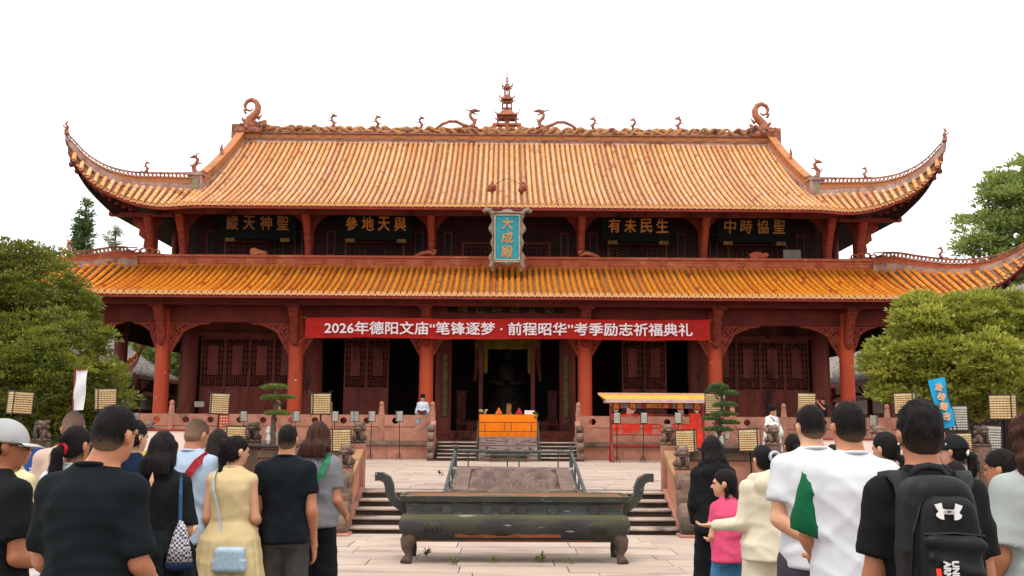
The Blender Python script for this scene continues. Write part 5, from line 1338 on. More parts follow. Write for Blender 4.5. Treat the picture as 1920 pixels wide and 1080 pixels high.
# ================================================================ lantern-like card boxes on poles
M_CARD = mat('cream_card', '#cdbf92', '#bfae7c', scale=8, rough=.7); M_CARDW = mat('white_card', '#c9c8bd', '#b5b6aa', scale=8, rough=.7)
M_OLINE = mat('card_orange', '#a9623a', '#8c4a30', scale=8); M_GLINE = mat('card_grey_green', '#6f7a68', '#8a5a48', scale=14)
M_BLK = mat('black_metal', '#1c1a1b', '#252122', rough=.5)
def card_box(kind):
    W = .17 if kind == 'big' else .115; H = .4 if kind != 'small' else .38; D_ = W*.95
    mc, ml = (M_CARD, M_OLINE) if kind != 'small' else (M_CARDW, M_GLINE)
    g = thing('prayer_card_box', None, 'card box'); rows = 9
    m = MB(); m.box(-W+.012, W-.012, -D_+.012, D_-.012, .01, H-.01); m.build('lining', ml, g)
    m = MB()
    for f in range(4):
        M = Matrix.Rotation(f*PI/2, 4, 'Z'); hw = W if f % 2 == 0 else D_; dd = D_ if f % 2 == 0 else W
        for r_ in range(rows):
            z = .02+r_*(H-.04)/rows; hh = (H-.04)/rows
            if r_ == rows-1: m.box(-hw+.015, hw-.015, -dd, -dd+.008, z, z+hh*1.0, M); continue
            n = 6
            for c in range(n):
                x = lerp(-hw+.015, hw-.015, c/n); m.box(x+.002, x+(2*hw-.03)/n-.004, -dd+.002, -dd+.009, z+hh*.05, z+hh*.62, M)
    o = m.build('cards', mc, g); o['kind'] = 'stuff'
    m = MB()
    for f in range(4):
        M = Matrix.Rotation(f*PI/2, 4, 'Z'); hw = W if f % 2 == 0 else D_; dd = D_ if f % 2 == 0 else W
        for c in range(6): x = lerp(-hw+.02, hw-.02, (c+.5)/6); m.box(x-.004, x+.004, -dd-.003, -dd, .03+(rows-1)*(H-.04)/rows, .03+(rows-1)*(H-.04)/rows+.016, M)
    o = m.build('tick_marks', M_BLK, g); o['kind'] = 'stuff'
    m = MB(); b = .007
    for sx in (-1, 1):
        for sy in (-1, 1): m.box(sx*W-b, sx*W+b, sy*D_-b, sy*D_+b, -.005, H+.005); m.tube([(sx*W, sy*D_, H), (sx*(W+.035), sy*(D_+.035), H+.05)], .006, 4); m.tube([(sx*W, sy*D_, 0), (sx*(W+.03), sy*(D_+.03), -.045)], .006, 4)
    for z in (0, H):
        m.box(-W+b, W-b, -D_-b, -D_+b, z-b, z+b); m.box(-W+b, W-b, D_-b, D_+b, z-b, z+b); m.box(-W-b, -W+b, -D_+b, D_-b, z-b, z+b); m.box(W-b, W+b, -D_+b, D_-b, z-b, z+b)
    m.build('frame', M_BLK, g)
    return g
PROTO = {}
def card_lamp(kind, px, py, Y, zb, rz, label, s=1.):
    """px, py: centre of the box; the pole stands on height zb"""
    p = at(px, py, Y); H = .4
    if kind not in PROTO: PROTO[kind] = card_box(kind); g = PROTO[kind]; g.location = (p.x, Y, p.z-H/2*s); g.rotation_euler = (0, 0, rz); g.scale = (s,)*3; g['label'] = label
    else: g = copy_tree(PROTO[kind], (p.x, Y, p.z-H/2*s), rz, s, label)
    g.rotation_euler.x = random.uniform(-.04, .04); g.rotation_euler.y = random.uniform(-.05, .05)
    g['group'] = 'card boxes on poles'
    m = MB(); L = (p.z-H/2*s-zb)/s; m.tube([(0, 0, 0), (0, 0, -L+.1)], .014, 6)
    for k in range(3): a = 2*PI*k/3+.5; m.tube([(0, 0, -L+.16), (.13*math.cos(a), .13*math.sin(a), -L+.01)], .012, 4)
    m.build('pole', M_BLK, g)
n_ = 'card box on a pole'
for px, py, Y, rz, lab in ((37, 755, 18.3, .75, 'card box on a pole before the left tree, furthest left'), (199, 748, 19.6, .55, 'card box on a pole just right of the white flag'),
    (411, 757, 19.6, .35, 'tall card box on a pole left of the left bonsai'), (602, 757, 19.4, .3, 'tall card box on a pole right of the left bonsai'), (1341, 757, 19.5, -.35, 'tall card box on a pole beside the red ribbon rack'),
    (1512, 757, 19.6, -.3, 'card box on a pole above the head of the man in plain white tee'), (1697, 757, 19.2, -.55, 'card box on a pole beside the blue flag, left of it'), (1880, 763, 16.6, -.7, 'large card box on a pole near the right edge')):
    card_lamp('big', px, py, Y, .0 if abs(px-960) > 800 or 0 else TZ, rz, lab)
for px, py, Y, rz, lab in ((638, 825, 18.55, .35, 'low card box at the top of the left stair parapet'), (1287, 827, 18.6, -.3, 'low card box at the top of the right stair parapet'), (1406, 825, 18.6, -.4, 'low card box before the terrace coping, right of the right bonsai'),
    (440, 820, 18.5, .4, 'low card box partly behind the woman in the pale yellow dress'), (1803, 800+33, 18.3, -.3, 'low card box behind the woman in the black cap')):
    card_lamp('big', px, py, Y, 0, rz, lab)
k_ = 0
for px, py, Y, rz, lab in ((254, 783, 37.6, .5, 'small card box by the hall balustrade, first from the left'), (457, 780, 37.3, .4, 'small card box by the hall balustrade, second from the left'), (555, 780, 37.3, .4, 'small card box by the hall balustrade, right of the left bonsai'),
    (628, 780, 37.4, .2, 'small card box by the hall balustrade, above the low large one on the left'), (665, 780, 37.5, .8, 'small card box before the closed doors left of the door way, leftmost of three'), (697, 780, 37.5, .25, 'small card box by the hall balustrade, middle of three left of the altar'),
    (749, 780, 37.5, .3, 'small card box by the hall balustrade, nearest the hall stairs on the left'), (1157, 783, 35.9, -.2, 'small card box in front of the ribbon rack, left'), (1207, 783, 35.9, -.1, 'small card box in front of the ribbon rack, middle'),
    (1272, 783, 35.9, -.3, 'small card box in front of the ribbon rack, right'), (1638, 788, 36.5, -.6, 'small card box by the hall balustrade, far right'), (1450, 778, 38.0, -.3, 'small card box right behind the priest in white')):
    card_lamp('small', px, py, Y, TZ, rz, lab, 1.0)
for px, py, Y, rz, lab in ((76, 812, 21, .3, 'small card box between two carved posts at the left edge'), (1797, 783, 23, -.2, 'small card box right of the blue flag'), (1858, 821, 22, -.25, 'small card box near the right edge, below the large one')):
    card_lamp('small', px, py, Y, 0, rz, lab, 1.05 if px < 100 else 1.5)

# ================================================================ ribbon rack
M_RED = mat('rack_red', '#8c2b22', '#7a231c', scale=3, rough=.6); M_RIB = mat('red_ribbon', '#dd3517', '#c92a12', scale=4, rough=.6)
g = thing('ribbon_rack', 'red rack with yellow canopy roof hung with rows of bright red wish ribbons', 'rack', (xat(1232, 36.8, 800), 36.8, TZ))
s = 36.9/FPX; rz_ = lambda py: zat(py, 36.8)-TZ; HW = 88*s
for sx in (-1, 1):
    m = MB(); m.box(sx*(HW-.05)-.05, sx*(HW-.05)+.05, -.05, .05, .0, rz_(760)); m.tube([(sx*(HW-.05), -.05, .7), (sx*(HW-.05), -.45, 0)], .045, 6); m.tube([(sx*(HW-.05), .05, .7), (sx*(HW-.05), .45, 0)], .045, 6); m.build('post', M_RED, g)
for py, r in ((834, .045), (814, .02), (794, .02), (776, .02)): m = MB(); m.box(-HW, HW, -r, r, rz_(py)-r, rz_(py)+r); m.build('rail', M_RED, g)
m = MB(); z0, z1 = rz_(750), rz_(738)
m.add([(-HW-.2, -.42, z0+.05), (HW+.2, -.42, z0+.05), (HW+.42, .0, z1), (-HW-.42, 0, z1), (HW+.2, .42, z0+.05), (-HW-.2, .42, z0+.05)], [(0, 1, 2, 3), (3, 2, 4, 5)]); m.build('canopy', mat('canopy_yellow', '#e39a3c', '#d98d30', scale=3, rough=.7), g)
m = MB(); m.box(-HW-.18, HW+.18, -.43, -.39, z0-.08, z0+.05); m.box(-HW-.18, HW+.18, .39, .43, z0-.08, z0+.05); m.box(-HW-.42, HW+.42, -.03, .03, z1, z1+.05); m.build('canopy_edge', mat('canopy_pale', '#c9a9a0', '#b8958c', scale=4), g)
m = MB(); m.box(-HW+.0, HW-.0, -.02, .02, rz_(764), rz_(751)); m.build('fascia', mat('grey_board', '#8c8a8a', '#77706f', scale=4), g)
M_SIGNR = mat('sign_red', '#9c2a22', '#8c221c', scale=4); M_SGOLD = mat('sign_gold', '#d79b3a')
for px, ch in ((1156, '金'), (1187, '榜'), (1275, '題'), (1306, '名')):
    x = (px-1232)*s; o = MB().lathe([(.0, 0), (.17, 0), (.17, .03), (.0, .03)], 16, Matrix.Rotation(R(90), 4, 'X')).build('round_sign', M_SIGNR, g); o.location = (x, -.04, rz_(759))
    text('character', ch, .24, M_SGOLD, o, Matrix.Translation((0, -.036, 0)), ext=.003, bold=.006, width=.2, height=.2)
    m = MB(); m.prism([(x-.2, rz_(759)), (x, rz_(759)-.3), (x+.2, rz_(759)), (x, rz_(759)+.25)][::-1], -.035, -.025); m.build('diamond_backing', mat('pale_diamond', '#c0aaa4'), g)
m = MB(); m.box(-.56, .56, -.08, -.04, rz_(764), rz_(754), bev=.015); o = m.build('name_sign', M_SIGNR, g)
text('lettering', '德阳文庙', .2, M_SGOLD, o, Matrix.Translation((0, -.084, rz_(759))), ext=.003, bold=.004, width=.8, height=.15)
def ribbons(n, x0, x1, z, lmin, lmax, th=.02):
    m = MB()
    for k in range(n):
        x = random.uniform(x0, x1); L = random.uniform(lmin, lmax); w_ = random.uniform(.018, .03); yy = random.uniform(-.06, -.02); dx = random.uniform(-.05, .05)
        m.add([(x-w_, yy, z), (x+w_, yy, z), (x+w_+dx*.4, yy-.02, z-L*.5), (x-w_+dx*.4, yy-.02, z-L*.5), (x+w_+dx, yy, z-L), (x-w_+dx, yy, z-L)], [(0, 1, 2, 3), (3, 2, 4, 5)])
    o = m.build('ribbons', M_RIB, g); o['kind'] = 'stuff'
for a, b in ((1152, 1162), (1166, 1200), (1207, 1228), (1235, 1268), (1276, 1300)): ribbons(int((b-a)*1.1), (a-1232)*s, (b-1232)*s, rz_(794), .12, .38)
ribbons(40, (1148-1232)*s, (1222-1232)*s, rz_(775), .04, .12); ribbons(120, (1293-1232)*s, (1312-1232)*s, rz_(773), .6, 1.1); ribbons(30, (1305-1232)*s, (1316-1232)*s, rz_(800), .7, 1.0)

# ================================================================ flags and boards
g = thing('white_flag', 'tall narrow white flag on a dark pole before the left tree', 'flag', (xat(138, 20, 740), 20, 0)); w_ = 21*20/FPX
m = MB(); P = []
for i in range(9): z = lerp(zat(700, 20), zat(775, 20), i/8); P.append([(.02+w_*t-.06*i/8*.4, .02*math.sin(i+t*3), z+.02*t) for t in (0, .33, .66, 1)])
m.grid(P); m.build('cloth', mat('white_cloth', '#d6d6d6', '#cfcfd0', scale=2, rough=.8), g, smooth=True); m = MB(); m.tube([(0, 0, 0), (0, 0, zat(697, 20))], .015, 6); m.tube([(0, 0, zat(699, 20)), (w_, 0, zat(698, 20))], .012, 6); m.build('pole', M_RED, g)
a, b, c, d = at(1740, 713, 22), at(1770, 707, 22), at(1792, 798, 22), at(1764, 805, 22)
g = thing('blue_flag', 'tilted bright blue flag with four pale orange characters before the right tree', 'flag', tuple((a+b+c+d)/4)); o4 = (a+b+c+d)/4
P = []
for i in range(11):
    t = i/10; l = lerp(a, d, t)-o4; r = lerp(b, c, t)-o4; P.append([lerp(l, r, u)+Vector((0, .02*math.sin(t*9+u*4), 0)) for u in (0, .25, .5, .75, 1)])
m = MB(); m.grid(P); m.build('cloth', mat('blue_cloth', '#1799c8', '#128fc0', scale=3, rough=.75), g, smooth=True)
for i, ch in enumerate('金榜題名'):
    q = lerp(lerp(a, b, .5), lerp(d, c, .5), .17+i*.2)-o4; text('character', ch, .26, mat('flag_orange', '#e0b184', '#d8a070', scale=10), g, Matrix.Translation(q+Vector((0, -.04, 0)))@Matrix.Rotation(R(-13), 4, 'Y').inverted(), ext=.002, bold=.007, width=.165, height=.155)
m = MB(); l = a-o4; m.tube([lerp(b, c, -.03)-o4, lerp(b, c, 1.0)-o4+Vector((.12, 0, -.55)), Vector((.45, 0, -o4.z))], .014, 6); m.build('pole', M_BLK, g)
# long exhibition boards in front of the terrace
def board(x0, x1, pt, Y, label, pic):
    zt = zat(pt, Y); a, b = xat(x0, Y, pt), xat(x1, Y, pt); g = thing('display_board', label, 'board', ((a+b)/2, Y, 0)); hw = (b-a)/2
    m = MB(); m.box(-hw, hw, -.02, .02, .5, zt); m.build('panel', mat('pinkish_panel', '#d9c4b8', '#d0b8aa', scale=1.2, rough=.6), g)
    for z_ in (zt, .47): m = MB(); m.box(-hw-.02, hw+.02, -.03, .03, z_, z_+.03); m.build('frame_rail', M_RED, g)
    for k, (u, c1, c2) in enumerate(pic): m = MB(); m.lathe([(0, 0), (.13, .0), (.13, .01), (0, .012)], 14, Matrix.Translation((u-(a+b)/2, -.022, zt-.42))@Matrix.Rotation(R(90), 4, 'X')); m.build('printed_dish', mat('dish%s' % c1[1:], c1, c2, scale=12), g)
    for sx in (-1, 1): m = MB(); m.box(sx*hw*.9-.025, sx*hw*.9+.025, -.03, .03, 0, .47); m.build('leg', M_RED, g)
board(205, 385, 812, 15.5, 'pale display board half hidden behind the crowd on the left', [(xat(272, 15.5, 848), '#b5b04a', '#d07a2a')])
board(1528, 1690, 822, 15.5, 'pale pinkish display board half hidden behind the crowd on the right', [(xat(1634, 15.5, 850), '#8a9440', '#3f5a2a')])
g = thing('blue_poster', 'blue poster with white ovals and lines at the far left', 'poster', tuple(at(66, 870, 10))); s10 = 10/FPX
m = MB(); m.box(-20*s10, 20*s10, 0, .02, -32*s10, 28*s10); m.build('panel', mat('poster_blue', '#1f4f93', '#183f7c', scale=3, rough=.5), g)
m = MB(); m.lathe([(0, 0), (8*s10, 0), (0, .004)], 16, Matrix.Translation((6*s10, -.003, 4*s10))@Matrix.Rotation(R(90), 4, 'X')@Matrix.Scale(.7, 4, (0, 1, 0))); m.build('white_oval', M_LETT, g)
for z in (-8, -13): m = MB(); m.box(-10*s10, 8*s10, -.004, -.001, (z-1)*s10, (z+1)*s10); m.build('white_line', M_LETT, g)
g = thing('red_notice', 'red notice sheet with pale marks hung on the hall balustrade at the left', 'notice', tuple(at(420, 792, 38.7)))
m = MB(); m.box(-.17, .17, -.01, .0, -.3, .3); m.build('sheet', mat('notice_red', '#bd3a3a', '#b03434', scale=3), g); m = MB()
for i in range(3):
    for j in range(5): m.box(-.13+i*.1, -.07+i*.1, -.014, -.011, -.25+j*.11, -.2+j*.11)
o = m.build('pale_marks', M_CARD, g); o['kind'] = 'stuff'
m = MB(); m.box(-.2, .2, -.05, .05, -.12, .12, bev=.02); lone('meter_box', m, M_WHITEW, 'small white box fixed to the dark column by the left doors', 'box', tuple(at(374, 758, 43.8)))
m = MB(); m.box(-.38, .38, -.03, .03, -.22, .22, bev=.01); lone('grey_panel', m, mat('grey_panel', '#77726c', '#6a645f'), 'grey square panel on the upper gallery at the right', 'panel', tuple(at(1485, 478, 43.3)))
# ================================================================ people: bodies and clothes grown from distance fields
class Field:
    def __init__(s, lo, hi, h):
        s.lo = np.array(lo, float); s.h = h; s.n = np.ceil((np.array(hi)-s.lo)/h).astype(int)+1
        s.ax = [s.lo[i]+np.arange(s.n[i])*h for i in range(3)]; s.D = np.full(tuple(s.n), 1.0, np.float32)
    def sub(s, lo, hi):
        a = [max(0, int((lo[i]-s.lo[i])/s.h)-1) for i in range(3)]; b = [min(s.n[i], int((hi[i]-s.lo[i])/s.h)+2) for i in range(3)]
        if any(b[i] <= a[i] for i in range(3)): return None
        sl = tuple(slice(a[i], b[i]) for i in range(3))
        return sl, s.ax[0][sl[0]][:, None, None], s.ax[1][sl[1]][None, :, None], s.ax[2][sl[2]][None, None, :]
    def put(s, lo, hi, f, k=.02, T=None, op='u'):
        m = k+.03
        if T is not None:
            cs = np.array([[x, y, z] for x in (lo[0], hi[0]) for y in (lo[1], hi[1]) for z in (lo[2], hi[2])]); cs = cs@T[0].T+T[1]; lo, hi = cs.min(0), cs.max(0)
        q = s.sub(np.array(lo)-m, np.array(hi)+m)
        if q is None: return s
        sl, X, Y, Z = q
        if T is not None:
            X, Y, Z = np.broadcast_arrays(X-T[1][0], Y-T[1][1], Z-T[1][2]); M = T[0]
            X, Y, Z = X*M[0, 0]+Y*M[1, 0]+Z*M[2, 0], X*M[0, 1]+Y*M[1, 1]+Z*M[2, 1], X*M[0, 2]+Y*M[1, 2]+Z*M[2, 2]
        d = f(X, Y, Z); D = s.D[sl]
        if op == 'u':
            hh = np.maximum(k-np.abs(D-d), 0)/k if k > 0 else 0; s.D[sl] = np.minimum(D, d)-hh*hh*k/4
        elif op == 'cut':
            s.D[sl] = np.maximum(D, -d)
        return s
    def rc(s, a, b, ra, rb, k=.02, T=None, op='u'):
        a = np.array(a, float); b = np.array(b, float); r = max(ra, rb); v = b-a; L = float(v@v)+1e-9
        def f(X, Y, Z):
            t = np.clip(((X-a[0])*v[0]+(Y-a[1])*v[1]+(Z-a[2])*v[2])/L, 0, 1)
            return np.sqrt((X-a[0]-t*v[0])**2+(Y-a[1]-t*v[1])**2+(Z-a[2]-t*v[2])**2)-(ra+(rb-ra)*t)
        return s.put(np.minimum(a, b)-r, np.maximum(a, b)+r, f, k, T, op)
    def el(s, c, r, k=.02, T=None, op='u'):
        c = np.array(c, float); r = np.array(r, float)
        def f(X, Y, Z):
            x, y, z = (X-c[0])/r[0], (Y-c[1])/r[1], (Z-c[2])/r[2]; k0 = np.sqrt(x*x+y*y+z*z)+1e-6; k1 = np.sqrt((x/r[0])**2+(y/r[1])**2+(z/r[2])**2)+1e-6
            return k0*(k0-1)/k1
        return s.put(c-r, c+r, f, k, T, op)
    def prof(s, tab, p=2.3, k=.03, T=None, fold=None):
        """tab: [(z, half width, half depth, cx, cy)]"""
        tab = [tuple(t)+(0,)*(5-len(t)) for t in sorted(tab)]; zs = [t[0] for t in tab]; A = max(t[1] for t in tab)+.05; B = max(t[2] for t in tab)+.12
        def f(X, Y, Z):
            a, b, cx, cy = (np.interp(Z, zs, [t[i] for t in tab]) for i in (1, 2, 3, 4))
            u = (np.abs((X-cx)/a)**p+np.abs((Y-cy)/b)**p+1e-9)**(1/p); d = (u-1)*np.minimum(a, b)
            if fold is not None: d = d+fold(X, Y, Z)
            return np.maximum(d, np.maximum(zs[0]-Z, Z-zs[-1]))
        return s.put((-A, -B, zs[0]), (A, B, zs[-1]), f, k, T)
    def warp(s, g):
        s.D += g(s.ax[0][:, None, None], s.ax[1][None, :, None], s.ax[2][None, None, :]).astype(np.float32); return s
    def cut(s, g):
        s.D = np.maximum(s.D, g(s.ax[0][:, None, None], s.ax[1][None, :, None], s.ax[2][None, None, :])).astype(np.float32); return s
    def mesh(s):
        D = s.D; D[0], D[-1], D[:, 0], D[:, -1], D[:, :, 0], D[:, :, -1] = 1, 1, 1, 1, 1, 1
        I = D < 0; n = D.shape
        c = sum(I[i:n[0]-1+i, j:n[1]-1+j, k:n[2]-1+k].astype(np.int8) for i in (0, 1) for j in (0, 1) for k in (0, 1))
        act = np.argwhere((c > 0) & (c < 8)); idx = -np.ones(c.shape, np.int64); idx[tuple(act.T)] = np.arange(len(act))
        acc = np.zeros((len(act), 3)); cnt = np.zeros(len(act))
        for ax in range(3):
            o1, o2 = [a for a in range(3) if a != ax]
            for u in (0, 1):
                for v in (0, 1):
                    p = act.copy(); p[:, o1] += u; p[:, o2] += v; q = p.copy(); q[:, ax] += 1
                    a = D[tuple(p.T)]; b = D[tuple(q.T)]; m = (a < 0) != (b < 0); t = np.where(m, a/(a-b+1e-12), 0)
                    loc = (p-act).astype(float); loc[:, ax] += t; acc += loc*m[:, None]; cnt += m
        V = (act+acc/cnt[:, None])*s.h+s.lo; F = []
        for ax in range(3):
            o1, o2 = [(1, 2), (2, 0), (0, 1)][ax]; sl0 = [slice(None)]*3; sl1 = [slice(None)]*3; sl0[ax] = slice(0, -1); sl1[ax] = slice(1, None)
            m = I[tuple(sl0)] != I[tuple(sl1)]; e = np.argwhere(m); e = e[(e[:, o1] > 0) & (e[:, o2] > 0)]
            e = e[(e[:, o1] < n[o1]-1) & (e[:, o2] < n[o2]-1)]
            def g(d1, d2): r = e.copy(); r[:, o1] -= d1; r[:, o2] -= d2; return idx[tuple(r.T)]
            q = np.stack([g(1, 1), g(0, 1), g(0, 0), g(1, 0)], 1); fl = ~I[tuple(e.T)]; q[fl] = q[fl][:, ::-1]; F.append(q)
        F = np.concatenate(F); F = F[(F >= 0).all(1)]
        return V, F

def rotT(yaw, pitch, roll, pivot):
    M = np.array((Matrix.Rotation(yaw, 3, 'Z')@Matrix.Rotation(pitch, 3, 'X')@Matrix.Rotation(roll, 3, 'Y'))); p = np.array(pivot, float)
    return (M, p-M@p)
# a relaxed hand: wrist at the origin, fingers down -z, palm towards +y, thumb towards +x
f = Field((-.07, -.05, -.2), (.09, .09, .04), .0045)
f.rc((0, 0, .03), (0, 0, -.02), .024, .026, .02); f.el((0, .002, -.055), (.038, .0155, .048), .015)
for x, L, cu in ((-.03, .058, .5), (-.0105, .073, .42), (.0095, .079, .38), (.029, .07, .34)):
    p = np.array([x, .002, -.088]); d = np.array([x*.35, .12, -1.]); r = .0088
    f.rc((x*.8, 0, -.06), p, .010, .0095, .006)
    for seg in (.45, .32, .24):
        d = d/np.linalg.norm(d); q = p+d*L*seg; f.rc(p, q, r, r*.92, .004); p = q; r *= .9; d = d+np.array([0, cu, .12])
f.rc((.025, .006, -.02), (.05, .018, -.052), .014, .0115, .01); f.rc((.05, .018, -.052), (.058, .032, -.082), .0108, .009, .004)
HV, HF = f.mesh()
def hand_at(wrist, elbow, side, palm):
    """hand mesh following the forearm"""
    z = np.array(elbow, float)-np.array(wrist, float); z /= np.linalg.norm(z); y = np.array(palm, float); y -= z*(y@z); y /= np.linalg.norm(y); x = np.cross(y, z)
    V = HV.copy()
    # thumb side: mirrored for one hand
    th = np.array([0, 1, .2]); 
    if (x@th) < 0: V[:, 0] *= -1; F = HF[:, ::-1]
    else: F = HF
    return V@np.stack([x, y, z])+np.array(wrist), F

def skin_m(name, c1, c2): 
    m = mat(name, c1, c2, scale=6, rough=.5, bump=.12, bscale=60, spec=.35); m.node_tree.nodes['Principled BSDF'].inputs['Subsurface Weight'].default_value = .08
    m.node_tree.nodes['Principled BSDF'].inputs['Subsurface Radius'].default_value = (.02, .008, .004); return m
SK = {'a': skin_m('skin_tan', '#b97d5c', '#a96d4e'), 'b': skin_m('skin_light', '#cf9c7e', '#bf8a6c'), 'c': skin_m('skin_brown', '#a56a48', '#93583a')}
def hair_mat(name, c1, c2, tintc='#8a6b57'):
    m = mat(name, c1, c2, scale=40, rough=.62, bump=.3, bscale=120, stretch=(1, 1, .12), spec=.14, tint=True, tintc=tintc); return m
HM = {'black': hair_mat('black_hair', '#0e0b0a', '#15100e'), 'brown': hair_mat('brown_hair', '#432619', '#2a170f'), 'dark': hair_mat('dark_brown_hair', '#211612', '#150e0c'), 'blond': hair_mat('light_brown_hair', '#8a5f3a', '#6b452a')}
def cloth(c1, c2=None, n=None, **k):
    d = dict(scale=5, rough=.85, bump=.22, bscale=9, spec=.15, stretch=(1, 1, .6)); d.update(k); nm = n or 'cloth_'+c1[1:]
    if nm in MATS: return MATS[nm]
    m = mat(nm, c1, c2 or c1, **d); t = m.node_tree; N = t.nodes; L = t.links; b = N['Principled BSDF']
    tc = N.new('ShaderNodeTexCoord'); mp = N.new('ShaderNodeMapping'); mp.inputs['Scale'].default_value = (1, 1, .55); mp.inputs['Rotation'].default_value = (.3, .5, 0); L.new(tc.outputs['Object'], mp.inputs[0])
    nz = N.new('ShaderNodeTexNoise'); nz.noise_type = 'RIDGED_MULTIFRACTAL'; nz.inputs['Scale'].default_value = 3.2; nz.inputs['Detail'].default_value = 2.5; nz.inputs['Distortion'].default_value = .8; L.new(mp.outputs[0], nz.inputs[0])
    bp = N.new('ShaderNodeBump'); bp.inputs['Strength'].default_value = .55; bp.inputs['Distance'].default_value = .03; L.new(nz.outputs[0], bp.inputs['Height'])
    old = b.inputs['Normal'].links[0].from_node if b.inputs['Normal'].links else None
    if old: L.new(bp.outputs[0], old.inputs['Normal'])
    else: L.new(bp.outputs[0], b.inputs['Normal'])
    return m

def folds(amp, seed, zc=1.1):
    a, b, c = seed*1.7, seed*2.9, seed*4.1
    def g(X, Y, Z):
        rd = lambda u: (1-np.abs(np.sin(u)))**2
        w = -rd(13*X+5*Z+a+1.1*np.sin(7*Z+b+4*Y))*.8-rd(9*X-15*Z+c+1.3*np.sin(9*X+5*Y+a))*.55-rd(21*Z+6*X+b+1.7*np.sin(8*X+c))*.6+np.sin(19*X+14*Y+8*Z+c+2*np.sin(9*Z+a))*.25
        return amp*(w+.5)*(.4+.6*np.clip((1.42-Z)/.3, 0, 1))
    return g
ARM = {  # elbow, wrist, palm direction for the right-hand (+x) side; mirrored for the left
    'side': ((.182, -.03, 1.10), (.195, .03, .85), (-1, .2, 0)),
    'front': ((.19, -.02, 1.09), (.13, .2, 1.04), (-.6, .3, 1)),
    'pray': ((.182, .0, 1.10), (.04, .22, 1.2), (-1, 0, 0)),
    'low': ((.185, .0, 1.10), (.12, .18, .96), (-.7, 0, .5)),
    'back': ((.29, -.06, 1.13), (.03, -.17, .98), (0, -1, .2)),
    'out': ((.3, .06, 1.12), (.33, .3, 1.1), (-.5, 0, -1)),
}
PEOPLE = {}
def person(label, px, py, s, yaw=0, build=1.0, female=False, arms=('front', 'front'), top=None, bottom=None, hair=None, skin='a', head=(0, 0, 0), hs=.88,
           vox=None, z0=0.02, Y=None, group='visitors watching the ceremony', extras=None, name='person', foldamp=.009, hide_legs=False, cat='person', Hfix=None, hx=0.0):
    Yd = Y or FPX/s; P0 = at(px, py, Yd); Hh = Hfix or (P0.z-z0); S = Hh/1.685
    g = thing(name, label, cat, (P0.x, Yd, z0), R(yaw), group); g.scale = (S, S, S)
    vox = vox or (.0115 if s > 350 else .014 if s > 180 else .018)
    sw = (.138 if female else .153)*build; b = build*(.9 if female else .95); T = rotT(R(head[0]), R(head[1]), R(head[2]), (hx, -.01, 1.49))
    ARMS = []
    for sg, a in zip((-1, 1), arms):
        e, w_, pm = ARM[a] if isinstance(a, str) else a
        if isinstance(a, str): e, w_, pm = [np.array((q[0]*sg, q[1], q[2])) for q in (e, w_, pm)]
        e, w_, pm = np.array(e, float), np.array(w_, float), np.array(pm, float)
        e = e+np.array([sg*(sw-.153)*.8, 0, 0]); ARMS.append((np.array([sg*sw, -.012, 1.362]), e, w_, pm))
    # ---- body
    f = Field((-.46, -.34, -.02), (.46, .44, 1.72), vox); ks = hs
    hc = np.array([hx, .012, 1.585]); k_ = hs
    def hp(x, y, z): return (hc[0]+x*k_, hc[1]+y*k_, 1.49+(hc[2]-1.49+z)*k_)
    nr = .05 if female else .059
    f.rc((0, -.015, 1.38), (hx, .005, 1.52), nr*1.05*b**.5, nr*.93, .03)
    f.el(hp(0, -.012, .012), (.072*k_, .092*k_, .092*k_), .02, T); f.el(hp(0, .03, -.045), (.054*k_, .062*k_, .068*k_), .03, T)
    f.rc(hp(0, .045, -.088), hp(0, .068, -.092), .026*k_, .02*k_, .025, T)
    f.rc(hp(0, .088, .0), hp(0, .104, -.028), .008*k_, .014*k_, .012, T)           # nose
    f.rc(hp(-.022, .082, -.056), hp(.022, .082, -.056), .010*k_, .010*k_, .01, T)   # lips
    f.rc(hp(-.04, .078, .02), hp(.04, .078, .02), .012*k_, .012*k_, .014, T)        # brow
    for sg in (-1, 1):
        f.el(hp(sg*.077, -.008, -.018), (.011*k_, .02*k_, .033*k_), .008, T); f.el(hp(sg*.086, -.016, -.008), (.008*k_, .018*k_, .026*k_), .006, T)
        f.el(hp(sg*.03, .094, .002), (.013*k_, .008, .009*k_), .0, T, 'cut')
    f.prof([(.86, .15*b, .105), (.95, .158*b, .11, 0, -.01), (1.05, .13*b, .096), (1.15, .134*b, .1), (1.28, .15*b, .11), (1.36, .138*b, .098, 0, -.01), (1.42, .08*b, .066, 0, -.012)], 2.2, .03)
    for sg, (sh, e, w_, pm) in zip((-1, 1), ARMS):
        f.rc((sg*.03, -.012, 1.42), sh, .03, .046*b, .05)
        f.rc(sh, e, .048*b, .038*b**.5, .035); f.rc(e, w_, .038*b**.5, .025, .01); f.rc(lerp(e, w_, .12), lerp(e, w_, .45), .041*b**.5, .034, .02)
        if not hide_legs:
            hx_ = .08*b; f.rc((sg*hx_, 0, .88), (sg*.09, .012, .48), .08*b, .053, .04); f.rc((sg*.09, .012, .48), (sg*.1, -.015, .1), .054, .036, .02); f.el((sg*.098, -.025, .34), (.05, .05, .1), .03)
            f.rc((sg*.1, -.035, .045), (sg*.115, .14, .03), .036, .028, .03)
    V, F = f.mesh(); off = len(V); VV, FF = [V], [F]
    for sg, (sh, e, w_, pm) in zip((-1, 1), ARMS):
        hv, hf = hand_at(w_, e, sg, pm); VV.append(hv); FF.append(hf+off); off += len(hv)
    np_mesh('body', np.concatenate(VV), np.concatenate(FF), SK[skin], g, None, True)
